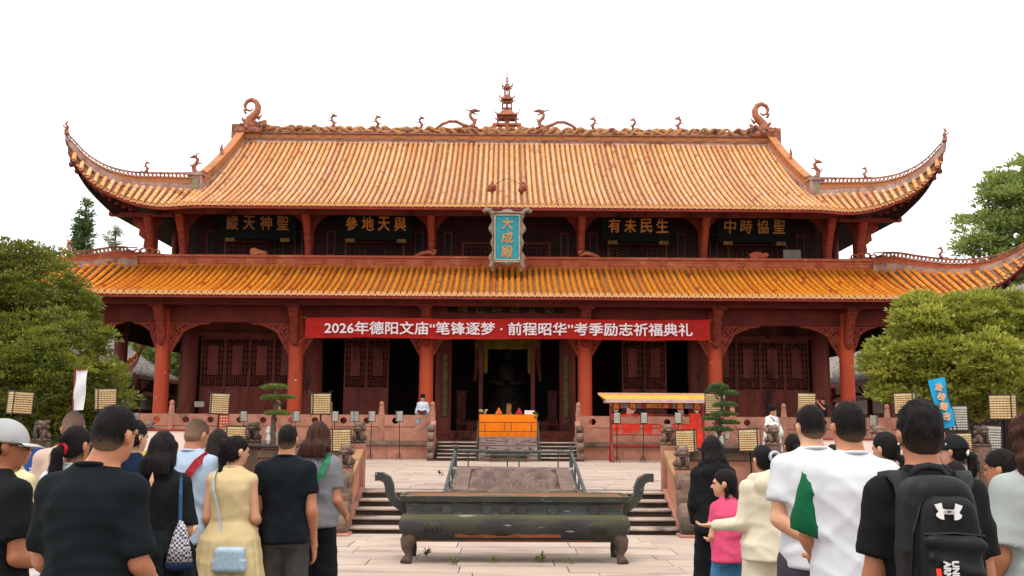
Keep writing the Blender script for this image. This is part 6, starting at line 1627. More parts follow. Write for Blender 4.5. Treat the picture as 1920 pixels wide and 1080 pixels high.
    # eyes
    for sg in (-1, 1):
        eb = MB(); eb.ball(hp(sg*.03, .086, .003), .0075*k_, 8); ev = np.array(eb.v)@T[0].T+T[1]; mk('eye', ev, eb.f, M_BLK, g, True)
    # ---- clothing
    seed = (px*.37+py*.11) % 17
    if top:
        kind, m_, hem = top['kind'], top['m'], top.get('hem', .84); lo = top.get('loose', .02); sl = top.get('sleeve', .62); sr = top.get('sr', .022)
        f = Field((-.5, -.42, hem-.03), (.5, .5, 1.52), vox); flare = top.get('flare', .0)
        wst = top.get('waist', .0)
        tab = [(hem, (.163+flare)*b+lo, .124+flare*.7+lo, 0, -.012), (.95 if hem < .93 else hem+.02, (.158+flare*.6)*b+lo, .116+flare*.5+lo, 0, -.01), (1.08, (.142-wst)*b+lo, .102-wst*.5+lo), (1.2, (.146-wst*.4)*b+lo, .104+lo), (1.30, .152*b+lo, .112+lo*.8, 0, -.005), (1.365, .138*b+lo*.7, .1+lo*.5, 0, -.012), (1.425, .082*b+lo*.4, .072+lo*.2, 0, -.014), (1.458, .058*b+.01, .06, 0, -.012)]
        if hem < .6: tab = [t for t in tab if t[0] != .95]+[(.95, (.168+flare*.35)*b+lo, .12+flare*.3+lo, 0, -.01)]
        n_pl = top.get('pleat', 0)
        def pl(X, Y, Z): a = np.arctan2(Y, X); return (n_pl*.012*np.sin(a*19+2*np.sin(a*3+seed)+Z*2)*np.clip((top.get('yoke', 1.22)-Z)/.25, 0, 1)) if n_pl else 0*X
        f.prof(tab, top.get('p', 2.35), .03, None, pl if n_pl else None)
        for sg, (sh, e, w_, pm) in zip((-1, 1), ARMS):
            f.rc((sg*.045, -.014, 1.42), sh+np.array([0, 0, .002]), .03+lo*.25, .05*b+lo*.3, .045)
            if sl > 0:
                if sl <= 1:
                    end = lerp(sh, e, sl); r1 = .052*b+lo*.35; r2 = .044*b+sr+lo*.2; v = end-sh; L = float(v@v)
                    def slv(X, Y, Z, sh=sh, end=end, v=v, L=L, r1=r1, r2=r2):
                        t = ((X-sh[0])*v[0]+(Y-sh[1])*v[1]+(Z-sh[2])*v[2])/L; tc = np.clip(t, 0, 1.3)
                        d = np.sqrt((X-sh[0]-tc*v[0])**2+(Y-sh[1]-tc*v[1])**2+(Z-sh[2]-tc*v[2])**2)-(r1+(r2-r1)*tc)
                        return np.maximum(d, (t-1)*math.sqrt(L))
                    f.put(np.minimum(sh, end)-r2-.03, np.maximum(sh, end)+r2+.03, slv, .028)
                else:
                    wr = .026+top.get('cuff', .012); f.rc(sh, e, .05*b+lo*.4, .04*b+sr*.8, .03); f.rc(e, lerp(e, w_, .97), .04*b+sr*.8, wr+sr*.3, .015)
        if top.get('hood'):
            f.el((0, -.105, 1.385), (.125, .055, .085), .03); f.rc((-.1, -.03, 1.44), (0, -.1, 1.46), .03, .035, .02); f.rc((.1, -.03, 1.44), (0, -.1, 1.46), .03, .035, .02); f.rc((-.09, .03, 1.43), (-.1, -.03, 1.44), .03, .03, .02); f.rc((.09, .03, 1.43), (.1, -.03, 1.44), .03, .03, .02)
        f.warp(folds(foldamp*top.get('fa', 1), seed)); 
        if sl <= 0:   # sleeveless: open the arm holes
            pass
        f.cut(lambda X, Y, Z: hem-Z+0*X+0*Y)
        V, F = f.mesh(); 
        mi = None
        o = np_mesh(kind, V, F, m_, g, None, True)
        if top.get('left_sleeve'):   # contrasting sleeve sewn on
            sh, e, w_, pm = ARMS[0]; end = lerp(sh, e, sl+.03); r1 = .052*b+lo*.35+.004; r2 = .044*b+sr+lo*.2+.005; v = end-sh; L = float(v@v)
            f2 = Field((-.42, -.25, .95), (0, .25, 1.5), vox)
            def slv2(X, Y, Z):
                t = ((X-sh[0])*v[0]+(Y-sh[1])*v[1]+(Z-sh[2])*v[2])/L; tc = np.clip(t, 0, 1.3)
                d = np.sqrt((X-sh[0]-tc*v[0])**2+(Y-sh[1]-tc*v[1])**2+(Z-sh[2]-tc*v[2])**2)-(r1+(r2-r1)*tc)
                return np.maximum(np.maximum(d, (t-1)*math.sqrt(L)), np.maximum((.3-t)*math.sqrt(L)+(X-sh[0]+.0)*1.3, X+.188+(Z-1.2)*.1))
            f2.put(np.minimum(sh, end)-r2-.03, np.maximum(sh, end)+r2+.03, slv2, 0); f2.warp(folds(foldamp*top.get('fa', 1), seed)); f2.D -= .004; V2, F2 = f2.mesh(); np_mesh('sleeve', V2, F2, top['left_sleeve'], g, None, True)
        if top.get('collar', True) and not top.get('hood'):
            mb = MB(); ring = [((nr+.008)*math.cos(t)*b**.3, -.012+(nr+.008)*math.sin(t)*b**.3, 1.449+.012*math.sin(t)*-1) for t in np.linspace(0, 2*PI, 25)]; mb.tube(ring, .0085, 6, caps=False); mb.build('collar', m_, g, smooth=True)
        g['_tab'] = 0
    if bottom:
        kind, m_, end = bottom['kind'], bottom['m'], bottom.get('end', .06); lo = bottom.get('loose', .015); wst = bottom.get('top', .98)
        f = Field((-.45, -.36, end-.03), (.45, .36, wst+.03), vox)
        if kind.endswith('skirt'):
            fl = bottom.get('flare', .1); n_ = bottom.get('pleat', 1)
            f.prof([(end, (.17+fl)*b, .13+fl), (lerp(end, wst, .5), (.175+fl*.5)*b, .13+fl*.5), (wst-.06, .17*b+lo, .12+lo, 0, -.01), (wst, .15*b+lo, .11+lo)], 2.1, .02, None, lambda X, Y, Z: n_*.012*np.sin(np.arctan2(Y, X)*17+Z*3+seed)*np.clip((wst-Z)/.3, 0, 1))
        else:
            f.prof([(.84, .14*b+lo*.8, .1+lo*.8, 0, -.008), (.92, .143*b+lo*.5, .1+lo*.5, 0, -.01), (wst, .135*b+lo*.6, .095+lo*.6)], 2.3, .03)
            for sg in (-1, 1): f.el((sg*.066, -.055, .86), (.068*b, .055, .07), .03)
            for sg in (-1, 1):
                wd = bottom.get('wide', 0); f.rc((sg*.08*b, 0, .88), (sg*.09, .01, .48), .082*b+lo, .058+lo*1.2+wd*.5, .03); f.rc((sg*.09, .01, .48), (sg*.096, -.012, .04), .056+lo*1.2+wd*.5, .05+lo*.8+wd, .02)
        f.warp((lambda g_: lambda X, Y, Z: g_(X, Y, Z)*np.clip((.86-Z)/.08, 0, 1))(folds(foldamp*.8, seed+3))); f.cut(lambda X, Y, Z: end-Z+0*X+0*Y)
        V, F = f.mesh(); np_mesh(kind, V, F, m_, g, None, True)
    if not hide_legs:
        for sg in (-1, 1):
            mb = MB(); mb.box(sg*.108-.045, sg*.108+.045, -.085, .185, -.012, .05, bev=.02); mb.build('shoe', bottom.get('shoe', M_WHITEW) if bottom else M_WHITEW, g, smooth=True)
    # ---- hair
    if hair: make_hair(g, hair, hp, T, vox, k_, s)
    if extras: extras(g, hp, T)
    return g

def strands(V, N, n, L, w_, flow, T=None, jit=.35):
    i = rg.integers(0, len(V), n); P = V[i]+rg.normal(size=(n, 3))*.004; d = flow(V[i], N[i])+rg.normal(size=(n, 3))*jit; d /= np.linalg.norm(d, axis=1, keepdims=True)
    s_ = np.cross(d, N[i]); s_ /= np.linalg.norm(s_, axis=1, keepdims=True)+1e-9; LL = (L*(.6+.8*rg.random(n)))[:, None]
    W = s_*w_*.5; m = P+d*LL*.55+N[i]*LL*.04; e = P+d*LL-N[i]*LL*.06
    VV = np.stack([P-W, P+W, m+W*.7, m-W*.7, e+W*.15, e-W*.15], 1).reshape(-1, 3); b = np.arange(n)[:, None]*6
    return VV, np.concatenate([b+np.array([0, 1, 2, 3]), b+np.array([3, 2, 4, 5])])
def vnorm(V, F):
    a, b, c = V[F[:, 0]], V[F[:, 1]], V[F[:, 2]]; fn = np.cross(b-a, c-a); N = np.zeros_like(V)
    for k in range(F.shape[1]): np.add.at(N, F[:, k], fn)
    return N/(np.linalg.norm(N, axis=1, keepdims=True)+1e-12)
def make_hair(g, hair, hp, T, vox, k_, s):
    st = hair['style']; m_ = HM[hair.get('c', 'black')]; h = min(vox, .009); th = hair.get('th', .016)
    lowz = {'short': 1.42, 'buzz': 1.42, 'pony': 1.1, 'long': .95, 'bob': 1.25, 'braid': 1.1, 'bun': 1.35, 'curly': 1.25}[st]
    f = Field((-.2, -.26, lowz), (.2, .16, 1.78), h); z = lambda v: hp(0, 0, v)[2]
    f.el(hp(0, -.014, .018), ((.071+th*.5)*k_, (.092+th*.7)*k_, (.09+th)*k_), .01)
    streak = lambda X, Y, Z: .0016*np.sin(150*X+40*Y+3*np.sin(9*Z))
    c0 = hp(0, 0, 0)
    if st in ('short', 'buzz'):
        f.el(hp(0, -.04, -.035), ((.064)*k_, (.066)*k_, .06*k_), .02)
        q = hair.get('messy', .0018)
        f.warp(lambda X, Y, Z: q*(np.sin(70*X+3*np.sin(50*Y))*np.sin(64*Y+2*np.sin(45*Z+X*30))+.6*np.sin(130*X+60*Z)*np.sin(110*Y))*np.clip((Z-c0[2]+.02)/.06, .15, 1))
        # hairline: nape, round the ears, forehead
        def line(X, Y, Z):
            y = (Y-c0[1])/k_; zl = np.interp(y, [-.12, -.05, -.02, .0, .03, .05, .075, .1], [-.082, -.088, -.06, .012, .016, .02, .05, .06]); ax = np.abs(X)/k_
            zl = zl+np.where(y < -.03, np.clip((.05-ax), 0, 1)*.15-.008, 0); return (c0[2]+(zl*k_)-Z)*.7
        f.cut(line)
    else:
        back = hair.get('back', .02)
        def line(X, Y, Z):
            y = (Y-c0[1])/k_; zl = np.interp(y, [-.12, -.05, -.015, .01, .05, .075, .1], [-.09, -.095, -.09, -.02, .02, .06, .07] if st in ('pony', 'braid', 'bun') else [-.3, -.3, -.3, -.14, -.02, .055, .07]); return (c0[2]+zl*k_-Z)*.7
        f.el(hp(0, -.05, -.03), (.068*k_, .062*k_, .075*k_), .02)
        f.cut(line)
        if st in ('long', 'bob', 'curly'):
            zb = hair.get('zb', 1.2); wv = hair.get('wave', 0); wd = hair.get('wd', .1)*.92
            f.prof([(zb, wd*1.0, .026, 0, -.1), (zb+.05, wd*1.02, .036, 0, -.095), (lerp(zb, z(0), .55), wd, .055, 0, -.075), (z(-.03), .088*k_, .075*k_, 0, -.04), (z(.03), .082*k_, .08*k_, 0, -.02), (z(.06), .07*k_, .07*k_, 0, -.015)], 2.4, .02)
            for sg in (-1, 1): f.rc(hp(sg*.072, .01, .03), (sg*wd*.9, -.03, max(zb+.06, 1.36)), .022, .02, .02)
            if st == 'curly': f.warp(lambda X, Y, Z: .010*np.sin(50*Z+30*X)*np.sin(45*X+38*Y+2*np.sin(20*Z)))
        if st == 'pony':
            tz_, tl = hair.get('tz', .0), hair.get('tail', .26); tx = hair.get('tx', 0); a = hp(tx*.4, -.115, tz_)
            f.rc(a, (a[0]+tx*.02, a[1]-.035, a[2]-.02), .024, .03, .015); f.rc((a[0], a[1]-.035, a[2]-.02), (tx*.5, a[1]-.03, a[2]-tl*.5), .032, .035, .015); f.rc((tx*.5, a[1]-.03, a[2]-tl*.5), (tx*.5, a[1]-.005, a[2]-tl), .034, .012, .015)
        if st in ('braid', 'bun'):
            for (x, y, zz_, r) in hair['knots']: f.el(hp(x, y, zz_), (r*k_, r*.85*k_, r*1.15*k_), .006)
        f.warp(streak)
    V, F = f.mesh(); N = vnorm(V, F); tint = np.zeros(len(F))
    cz = (V[F].mean(1)[:, 2]-c0[2])/k_
    if st == 'buzz': tint = np.clip(.62-cz*5, .1, .75)+.0*cz
    elif st == 'short': tint = np.clip((-.02-cz)*12*hair.get('fade', .6), 0, .62)
    nst = int({'short': 2600, 'buzz': 900}.get(st, 1600)*(1 if s > 300 else .6 if s > 150 else .2))
    if st == 'short': fl = lambda v, n: n*.16+np.array([0, -.1, -.75])*(1-np.clip(n[:, 2:3], 0, 1))+np.array([.3, .5, 0])*np.clip(n[:, 2:3], 0, 1)+np.cross(n, np.array([0, 0, 1.]))*.2
    elif st == 'buzz': fl = lambda v, n: n*1.
    else: fl = lambda v, n: n*.06+np.where((v[:, 2:3] > c0[2]-.03*k_) & (st in ('pony', 'braid', 'bun')), np.array([0, -.115, 0])+np.array([c0[0], c0[1], c0[2]])*1-v, np.array([0, 0, -1.])*.2)*6
    ok = (N[:, 2] > -.6) & ((V[:, 2] > c0[2]-.045*k_) | (st != 'short')); sv, sf = strands(V[ok], N[ok], nst, {'short': .012, 'buzz': .004}.get(st, .045), .0018 if st == 'short' else .003, fl, jit=.22 if st == 'short' else .07)
    off = len(V); V = np.concatenate([V, sv]); F = np.concatenate([F, sf+off]); tint = np.concatenate([tint, np.zeros(len(sf))])
    V = V@T[0].T+T[1]
    o = np_mesh('hair', V, F, m_, g, tint, True); return o
def headpart(g, T, mb, name, m_, smooth=True):
    v = np.array(mb.v)@T[0].T+T[1]; return mk(name, v, mb.f, m_, g, smooth)

# materials of the crowd
C_BLK = cloth('#131619', '#0f1113'); C_NAVY = cloth('#12203a', '#0f1a30'); C_WHITE = cloth('#c6c7ca', '#bcbec3'); C_CREAM = cloth('#cbc1aa', '#c2b8a0'); C_YEL = cloth('#c4b084', '#b9a479')
C_LBLUE = cloth('#a9b9cc', '#9fb0c4'); C_GREY = cloth('#77777a', '#6d6d70'); C_LGREY = cloth('#9aa09e', '#8d9391'); C_PINK = cloth('#cf4f72', '#c44468'); C_BEIGE = cloth('#bfa79a', '#b59b8e')
C_JEAN = cloth('#3f6f93', '#315d80', scale=14); C_DJEAN = cloth('#46423f', '#37332f', scale=9); C_SHORT = cloth('#3f3d45', '#36343c'); C_PANT = cloth('#15171c', '#101216'); C_PPANT = cloth('#c6bca6', '#bcb19a'); C_GREEN = cloth('#0f5a38', '#0c4f31')
SH_B = cloth('#1a1a1c')
def tee(m_, **k): d = dict(kind='t_shirt', m=m_, sleeve=.72, loose=.024, sr=.018); d.update(k); return d
def pants(m_, **k): d = dict(kind='trousers', m=m_, shoe=SH_B); d.update(k); return d
def on_back(top_lo, b, x, z, off=.012):
    """y of the garment's back surface at x, z (local body units)"""
    zs = [.84, .95, 1.08, 1.2, 1.3, 1.365, 1.425]; a = np.interp(z, zs, [.16, .158, .142, .146, .152, .138, .082])*b+top_lo; d = np.interp(z, zs, [.118, .116, .106, .108, .114, .1, .072])+top_lo; cy = np.interp(z, zs, [-.01, -.01, 0, 0, -.005, -.012, -.014])
    u = min(.97, abs(x)/a); return cy-d*(1-u**2.35)**(1/2.35)-off
def strap(g, pts, w_, m_, name='strap', th=.006):
    P = []; n = len(pts); pts = [Vector(p) for p in pts]
    for i, p in enumerate(pts):
        d = (pts[min(i+1, n-1)]-pts[max(i-1, 0)]).normalized(); nrm = Vector((p.x*.6, p.y, 0)).normalized(); sd_ = d.cross(nrm).normalized()*w_/2; nn = nrm*th
        P.append([p-sd_, p-sd_+nn, p+sd_+nn, p+sd_, p-sd_])
    m = MB(); m.grid(P); return m.build(name, m_, g, smooth=False)
def accessory(person_, name, label, cat, group=None):
    g = thing(name, label, cat, tuple(person_.location), person_.rotation_euler.z, group); g.scale = person_.scale; return g
# ================================================================ the crowd
def tie(m_, z=0., y=-.125, r=.03):
    def f(g, hp, T):
        mb = MB(); c = hp(0, y, z); ring = [(c[0]+r*math.cos(t), c[1], c[2]+r*math.sin(t)) for t in np.linspace(0, 2*PI, 13)]; mb.tube(ring, .011, 6, caps=False); headpart(g, T, mb, 'hair_tie', m_)
    return f
# -- left side
def cap(g, hp, T):
    f = Field((-.13, -.17, 1.5), (.13, .24, 1.76), .008); f.el(hp(0, -.016, .022), (.088, .11, .1), .01); f.cut(lambda X, Y, Z: hp(0, 0, .012)[2]-Z+.25*(Y+.02)*0+0*X+0*Y)
    V, F = f.mesh(); V = V@T[0].T+T[1]; np_mesh('cap', V, F, cloth('#a7a8a6', '#9b9c9a'), g, None, True)
    mb = MB(); P = []
    for i in range(9):
        a = lerp(-1.15, 1.15, i/8); r0, r1 = .088, .088+.085*math.cos(a*.95)**.5
        P.append([hp(r0*math.sin(a), .0+r0*1.1*math.cos(a), .02), hp((r0+r1)/2*math.sin(a), (r0+r1)/2*1.15*math.cos(a), .018), hp(r1*math.sin(a), r1*1.15*math.cos(a), .004), hp((r0+r1)/2*math.sin(a), (r0+r1)/2*1.15*math.cos(a), .002), hp(r0*math.sin(a), r0*1.1*math.cos(a), .008)])
    mb.grid(P); headpart(g, T, mb, 'cap_brim', cloth('#b5b6b2', '#aaaba8')); mb = MB(); mb.ball(hp(0, -.016, .122), .01, 8); headpart(g, T, mb, 'cap_button', cloth('#a7a8a6'))
def glasses(g, hp, T):
    mb = MB()
    for sg in (-1, 1):
        mb.tube([hp(sg*.03+.021*math.cos(t), .108, .0+.016*math.sin(t)) for t in np.linspace(0, 2*PI, 13)], .0018, 4, caps=False); mb.tube([hp(sg*.052, .106, .004), hp(sg*.079, .05, .005), hp(sg*.083, -.01, .003)], .0018, 4)
    headpart(g, T, mb, 'glasses', M_BLK)
def capglasses(g, hp, T): cap(g, hp, T); glasses(g, hp, T)
person('man in light grey baseball cap and black tee at the left edge', 4, 787, 400, -28, 1.0, arms=('side', 'front'), top=tee(C_BLK, loose=.035), bottom=pants(C_PANT), hair=dict(style='short', fade=.8, th=.01), skin='c', head=(-28, -6, 0), extras=capglasses)
person('light-haired woman in cream top mostly hidden behind the man in grey cap', 30, 808, 285, -20, .95, True, top=tee(cloth('#cfc49a', '#c6ba8c')), bottom=pants(C_JEAN), hair=dict(style='long', c='blond', zb=1.25), head=(-15, -8, 0))
person('balding man in beige shirt behind the big man in black', 138, 768, 262, 8, 1.05, top=dict(kind='shirt', m=C_BEIGE, sleeve=2, loose=.03, hem=.82), bottom=pants(C_PANT), hair=dict(style='buzz', c='dark'), head=(0, -14, 0))
person('woman whose ponytail is held by a red hair tie, at the left', 141, 795, 318, -12, .95, True, top=tee(C_WHITE), bottom=pants(C_JEAN), hair=dict(style='pony', tz=-.05, tail=.3), head=(-8, -8, 0), extras=tie(cloth('#a11f2a'), -.05))
person('person in white top whose head is hidden by the big man in black tee', 200, 800, 305, 0, .98, True, top=tee(C_WHITE), bottom=pants(C_PANT), hair=dict(style='bob', zb=1.36), head=(0, -10, 0))
bm = person('big man in loose black tee with short hair and glasses, largest figure on the left', 187, 755, 462, -6, .98, hx=.05, arms=(((-.188, .0, 1.1), (-.16, .2, 1.0), (0, 0, 1)), ((.188, .0, 1.1), (.16, .2, 1.0), (0, 0, 1))),
       top=tee(cloth('#11181b', '#0d1316'), loose=.03, sleeve=.9, sr=.022, hem=.8), bottom=pants(C_JEAN), hair=dict(style='short', fade=.9, messy=.0022, th=.014), skin='a', head=(-14, -8, 2), extras=glasses, foldamp=.012)
person('woman in navy dress with long low black ponytail', 250, 785, 272, -10, .95, True, arms=('pray', 'pray'), top=dict(kind='dress', m=C_NAVY, sleeve=.4, loose=.015, hem=.45, flare=.06), hair=dict(style='pony', tz=-.03, tail=.33, th=.018), head=(-22, -6, 0), skin='b')
w = person('woman in loose black pleated dress with half-up hair and a keyhole neckline', 306, 807, 298, 0, 1.0, True, arms=('front', 'front'), top=dict(kind='dress', m=C_BLK, sleeve=.95, sr=.03, loose=.026, hem=.3, flare=.14, pleat=1.1, yoke=1.16), hair=dict(style='bob', zb=1.41, wd=.1, th=.022), head=(-6, -4, 0), skin='b')
m = MB(); y = on_back(.03, 1, 0, 1.37); m.add([(0, y, 1.435), (.014, y-.012, 1.385), (.0, y-.014, 1.345), (-.014, y-.012, 1.385)], [(3, 2, 1, 0), (0, 1, 2, 3)]); m.build('keyhole_opening', SK['b'], w)
g = accessory(w, 'shoulder_bag', 'black and white checked cone-shaped bag on a blue shoulder strap', 'bag')
strap(g, [(.14, -.01, 1.42), (.15, -.08, 1.39), (.175, -.15, 1.3), (.19, -.18, 1.15)], .02, cloth('#2c4a66'))
M_CHK = bpy.data.materials.new('checked_cloth'); M_CHK.use_nodes = True; N = M_CHK.node_tree.nodes; ck = N.new('ShaderNodeTexChecker'); ck.inputs['Scale'].default_value = 70; ck.inputs[1].default_value = (.5, .47, .5, 1); ck.inputs[2].default_value = (.02, .02, .04, 1)
tcn = N.new('ShaderNodeTexCoord'); M_CHK.node_tree.links.new(tcn.outputs['Object'], ck.inputs[0]); M_CHK.node_tree.links.new(ck.outputs[0], N['Principled BSDF'].inputs[0])
m = MB(); m.lathe([(.012, .27), (.035, .22), (.062, .12), (.08, .03)], 14, Matrix.Translation((.2, -.19, .88))@Matrix.Scale(.6, 4, (0, 1, 0))); m.build('body', M_CHK, g, smooth=True)
m = MB(); m.lathe([(.081, .03), (.086, .0), (.076, -.02)], 14, Matrix.Translation((.2, -.19, .88))@Matrix.Scale(.6, 4, (0, 1, 0))); m.build('base', C_NAVY, g, smooth=True)
w = person('man in light blue shirt with cropped hair and bowed head', 364, 781, 258, -14, 1.0, top=dict(kind='shirt', m=C_LBLUE, sleeve=.9, loose=.03, hem=.84, sr=.03), bottom=pants(cloth('#3a4350')), hair=dict(style='buzz', c='dark', th=.012), head=(-14, -20, 0), arms=('pray', 'pray'))
g = accessory(w, 'sling_strap', 'red sling strap across the back of the light blue shirt', 'strap'); strap(g, [(.13, -.03, 1.43)]+[(x, on_back(.03, 1, x, z), z) for x, z in ((.11, 1.38), (.08, 1.32), (.03, 1.24), (-.03, 1.15), (-.1, 1.05))], .052, cloth('#9c2a33')); 
person('woman with long straight dark brown hair, behind the woman in yellow', 410, 802, 232, 0, .92, True, top=tee(cloth('#b8b4b0')), bottom=pants(C_PANT), hair=dict(style='long', c='dark', zb=1.33, wd=.1), head=(5, -5, 0))
w = person('woman in sleeveless pale yellow dress with knotted black braid, face turned right', 440, 815, 262, -4, 1.0, True, arms=(((-.178, -.03, 1.1), (-.14, .16, 1.0), (0, 0, 1)), ((.185, 0, 1.1), (.15, .18, 1.04), (0, 0, 1))), top=dict(kind='dress', m=C_YEL, sleeve=0, loose=.022, hem=.38, flare=.13, waist=.008, fa=.8, pleat=.6, yoke=1.0), hair=dict(style='braid', th=.018, knots=[(-.045, -.1, .04, .04), (-.05, -.11, -.03, .035), (-.045, -.105, -.085, .028), (-.03, -.11, -.135, .022), (-.02, -.11, -.175, .026), (-.012, -.115, -.225, .018)]), skin='b', head=(-42, -6, 0))
g = accessory(w, 'crossbody_bag', 'pale blue patterned crossbody bag on the back of the yellow dress', 'bag')
strap(g, [(-.1, -.04, 1.44)]+[(x, on_back(.022, 1, x, z), z) for x, z in ((-.1, 1.38), (-.085, 1.3), (-.06, 1.2), (-.03, 1.08), (.0, .96), (.02, .88))], .016, cloth('#a9b4b8'))
f = Field((-.14, -.1, -.12), (.14, .1, .12), .007)
f.put((-.1, -.035, -.085), (.1, .035, .085), lambda X, Y, Z: (np.maximum(np.abs(X)-(.075+.012*(Z < 0)), 0)**2+np.maximum(np.abs(Y)-.02, 0)**2+np.maximum(np.abs(Z)-.055, 0)**2)**.5-.03, .01); V, F = f.mesh(); o = np_mesh('body', V, F, mat('bag_blue', '#a7bac4', '#8fa9bb', scale=45, rough=.6), g, None, True); o.location = (.075, -.215, .83)
person('child in pale pink, mostly hidden behind the woman in yellow', 471, 930, 245, 0, .8, True, top=tee(cloth('#c88c96')), bottom=pants(cloth('#9fb4c6')), hair=dict(style='short'), hs=1.02, Hfix=1.14)
person('man in fitted black tee and faded black jeans, hands at his sides', 540, 793, 256, 0, 1.02, arms=('front', ((.188, -.02, 1.09), (.2, .06, .85), (-1, .1, 0))), top=tee(cloth('#10161b', '#0d1216'), loose=.02, sleeve=.62, hem=.86), bottom=pants(C_DJEAN, loose=.022), hair=dict(style='short', fade=1., th=.01), skin='a', head=(0, -4, 0))
w = person('woman with shoulder-length brown hair in grey tee and black trousers', 597, 789, 236, -8, .97, True, arms=('front', ((.182, -.03, 1.1), (.18, .14, 1.0), (-1, 0, 0))), top=tee(C_GREY, loose=.035, sleeve=.7, hem=.9), bottom=pants(C_PANT, wide=.02, loose=.02), hair=dict(style='long', c='brown', zb=1.41, wd=.12, th=.024), skin='a', head=(-5, -4, 0))
g = accessory(w, 'green_strap', 'green strap across the back of the grey tee', 'strap'); strap(g, [(.12, -.03, 1.43)]+[(x, on_back(.035, .97, x, z), z) for x, z in ((.11, 1.38), (.08, 1.3), (.03, 1.2), (-.04, 1.1))], .042, cloth('#2e7a52'))
# -- right side
w = person('woman with long straight black hair in black hooded sweater and black trousers', 1335, 816, 222, 4, .97, True, arms=('low', 'low'), top=dict(kind='hoodie', m=cloth('#17181b', '#131416'), sleeve=2, loose=.032, hem=.87, hood=True, sr=.022), bottom=pants(C_PANT, wide=.03, loose=.02), hair=dict(style='long', zb=1.38, wd=.1, th=.022), head=(4, 0, 0), skin='b')
m = MB(); P = [[(-.07, -.17, .86), (-.055, -.172, .86)], [(-.075, -.19, .7), (-.05, -.19, .7)], [(-.05, -.17, .45), (-.02, -.17, .45)]]; 
g = accessory(w, 'red_ribbon', 'bright red ribbon hanging between the woman in the black hooded sweater and the little girl', 'ribbon'); m.grid(P); m.build('band', M_RIB, g)
girl = person('little girl in pink tee and blue jeans with dark braids, looking left', 1362, 888, 238, 10, .86, True, arms=(((-.185, .0, 1.1), (-.1, .18, 1.05), (0, 0, 1)), 'low'), top=tee(C_PINK, loose=.04, sleeve=.6, hem=.86), bottom=pants(C_JEAN, loose=.035, wide=.015), hair=dict(style='braid', th=.014, knots=[(.07, -.02, -.02, .028), (.072, -.03, -.065, .026), (.068, -.04, -.105, .022), (-.07, -.03, -.06, .02), (-.068, -.02, -.1, .02)]), hs=1.12, skin='b', head=(62, -4, 0))
w = person('woman in cream hooded jacket and cream trousers reaching towards the little girl', 1431, 832, 262, 10, 1.0, True, arms=(((-.19, .0, 1.1), (-.33, .15, 1.08), (.2, .1, 1)), 'low'), top=dict(kind='jacket', m=C_CREAM, sleeve=2, loose=.028, hem=.84, hood=True, flare=.02, sr=.022, fa=1.2), bottom=pants(C_PPANT, wide=.05, loose=.03), hair=dict(style='braid', th=.014, knots=[(.04, -.115, -.0, .03), (.045, -.12, -.045, .03), (.048, -.12, -.09, .03), (.05, -.115, -.14, .028), (.05, -.11, -.19, .022)]), head=(6, -4, 0), skin='b')
mb = MB(); mb.tube([(.035+.035*math.cos(t), -.115, 1.592+.035*math.sin(t)) for t in np.linspace(0, 2*PI, 13)], .012, 6, caps=False); mb.build('scrunchie', cloth('#8e9aa0', '#c0c8cc', scale=30), w, True)
person('dark-haired person almost hidden behind the man in plain white tee', 1486, 812, 215, 0, .95, True, top=tee(C_WHITE), bottom=pants(C_PANT), hair=dict(style='pony', tail=.15))
person('person with only a dark head visible between the two men in white tees', 1562, 832, 215, 0, .95, True, top=tee(C_GREY), bottom=pants(C_PANT), hair=dict(style='bob', zb=1.38))
person('man in plain white tee and dark grey shorts with his hand behind his back', 1520, 756, 330, 2, 1.02, arms=(((-.2, -.04, 1.1), (-.0, -.17, .96), (0, -1, .3)), 'front'), top=tee(C_WHITE, loose=.03, sleeve=.68, hem=.86, sr=.022), bottom=dict(kind='shorts', m=C_SHORT, end=.45, loose=.04, shoe=SH_B), hair=dict(style='short', fade=1., th=.012), skin='b', head=(6, -3, 0), extras=glasses)
person('young man in white tee with one dark green sleeve', 1590, 750, 392, 4, 1.0, arms=(((-.188, .03, 1.1), (-.1, .2, 1.0), (0, 0, 1)), 'front'), top=tee(C_WHITE, loose=.038, sleeve=.9, sr=.025, hem=.74, left_sleeve=C_GREEN), bottom=pants(C_PANT), hair=dict(style='short', fade=.5, th=.015, messy=.002), skin='a', head=(3, -3, 0), foldamp=.012)
person('woman with low black ponytail just left of the young man with the backpack', 1664, 808, 275, 14, .95, True, top=tee(C_WHITE), bottom=pants(C_PANT), hair=dict(style='pony', tz=-.09, tail=.2, th=.018), head=(18, -8, 0), skin='b')
def stud(g, hp, T):
    mb = MB()
    for sg in (-1, 1): mb.ball(hp(sg*.089, -.02, -.045), .006, 8)
    headpart(g, T, mb, 'ear_stud', mat('silver', '#b0b0b0', rough=.2, metal=1))
bp = person('young man in black tee with thick messy black hair carrying the black backpack', 1724, 750, 508, -2, .97, arms=(((-.182, -.01, 1.12), (-.19, .08, .86), (-.2, 0, 1)), ((.182, -.01, 1.12), (.19, .1, .87), (.2, 0, 1))), top=tee(cloth('#111214', '#0d0e10'), loose=.028, sleeve=.84, sr=.026, hem=.8), bottom=pants(C_PANT), hair=dict(style='short', fade=.25, th=.026, messy=.005), skin='a', head=(0, -4, 0), extras=stud, foldamp=.012)
g = accessory(bp, 'backpack', 'black nylon backpack with white interlocking-arc emblem worn by the young man at the right', 'backpack')
M_NYL = mat('black_nylon', '#0f1012', '#0c0d0f', scale=3, rough=.6, bump=.35, bscale=14, spec=.25); M_NYL2 = mat('black_nylon_panel', '#151618', '#101113', scale=3, rough=.65, bump=.25, bscale=16, spec=.2)
bx = -.055
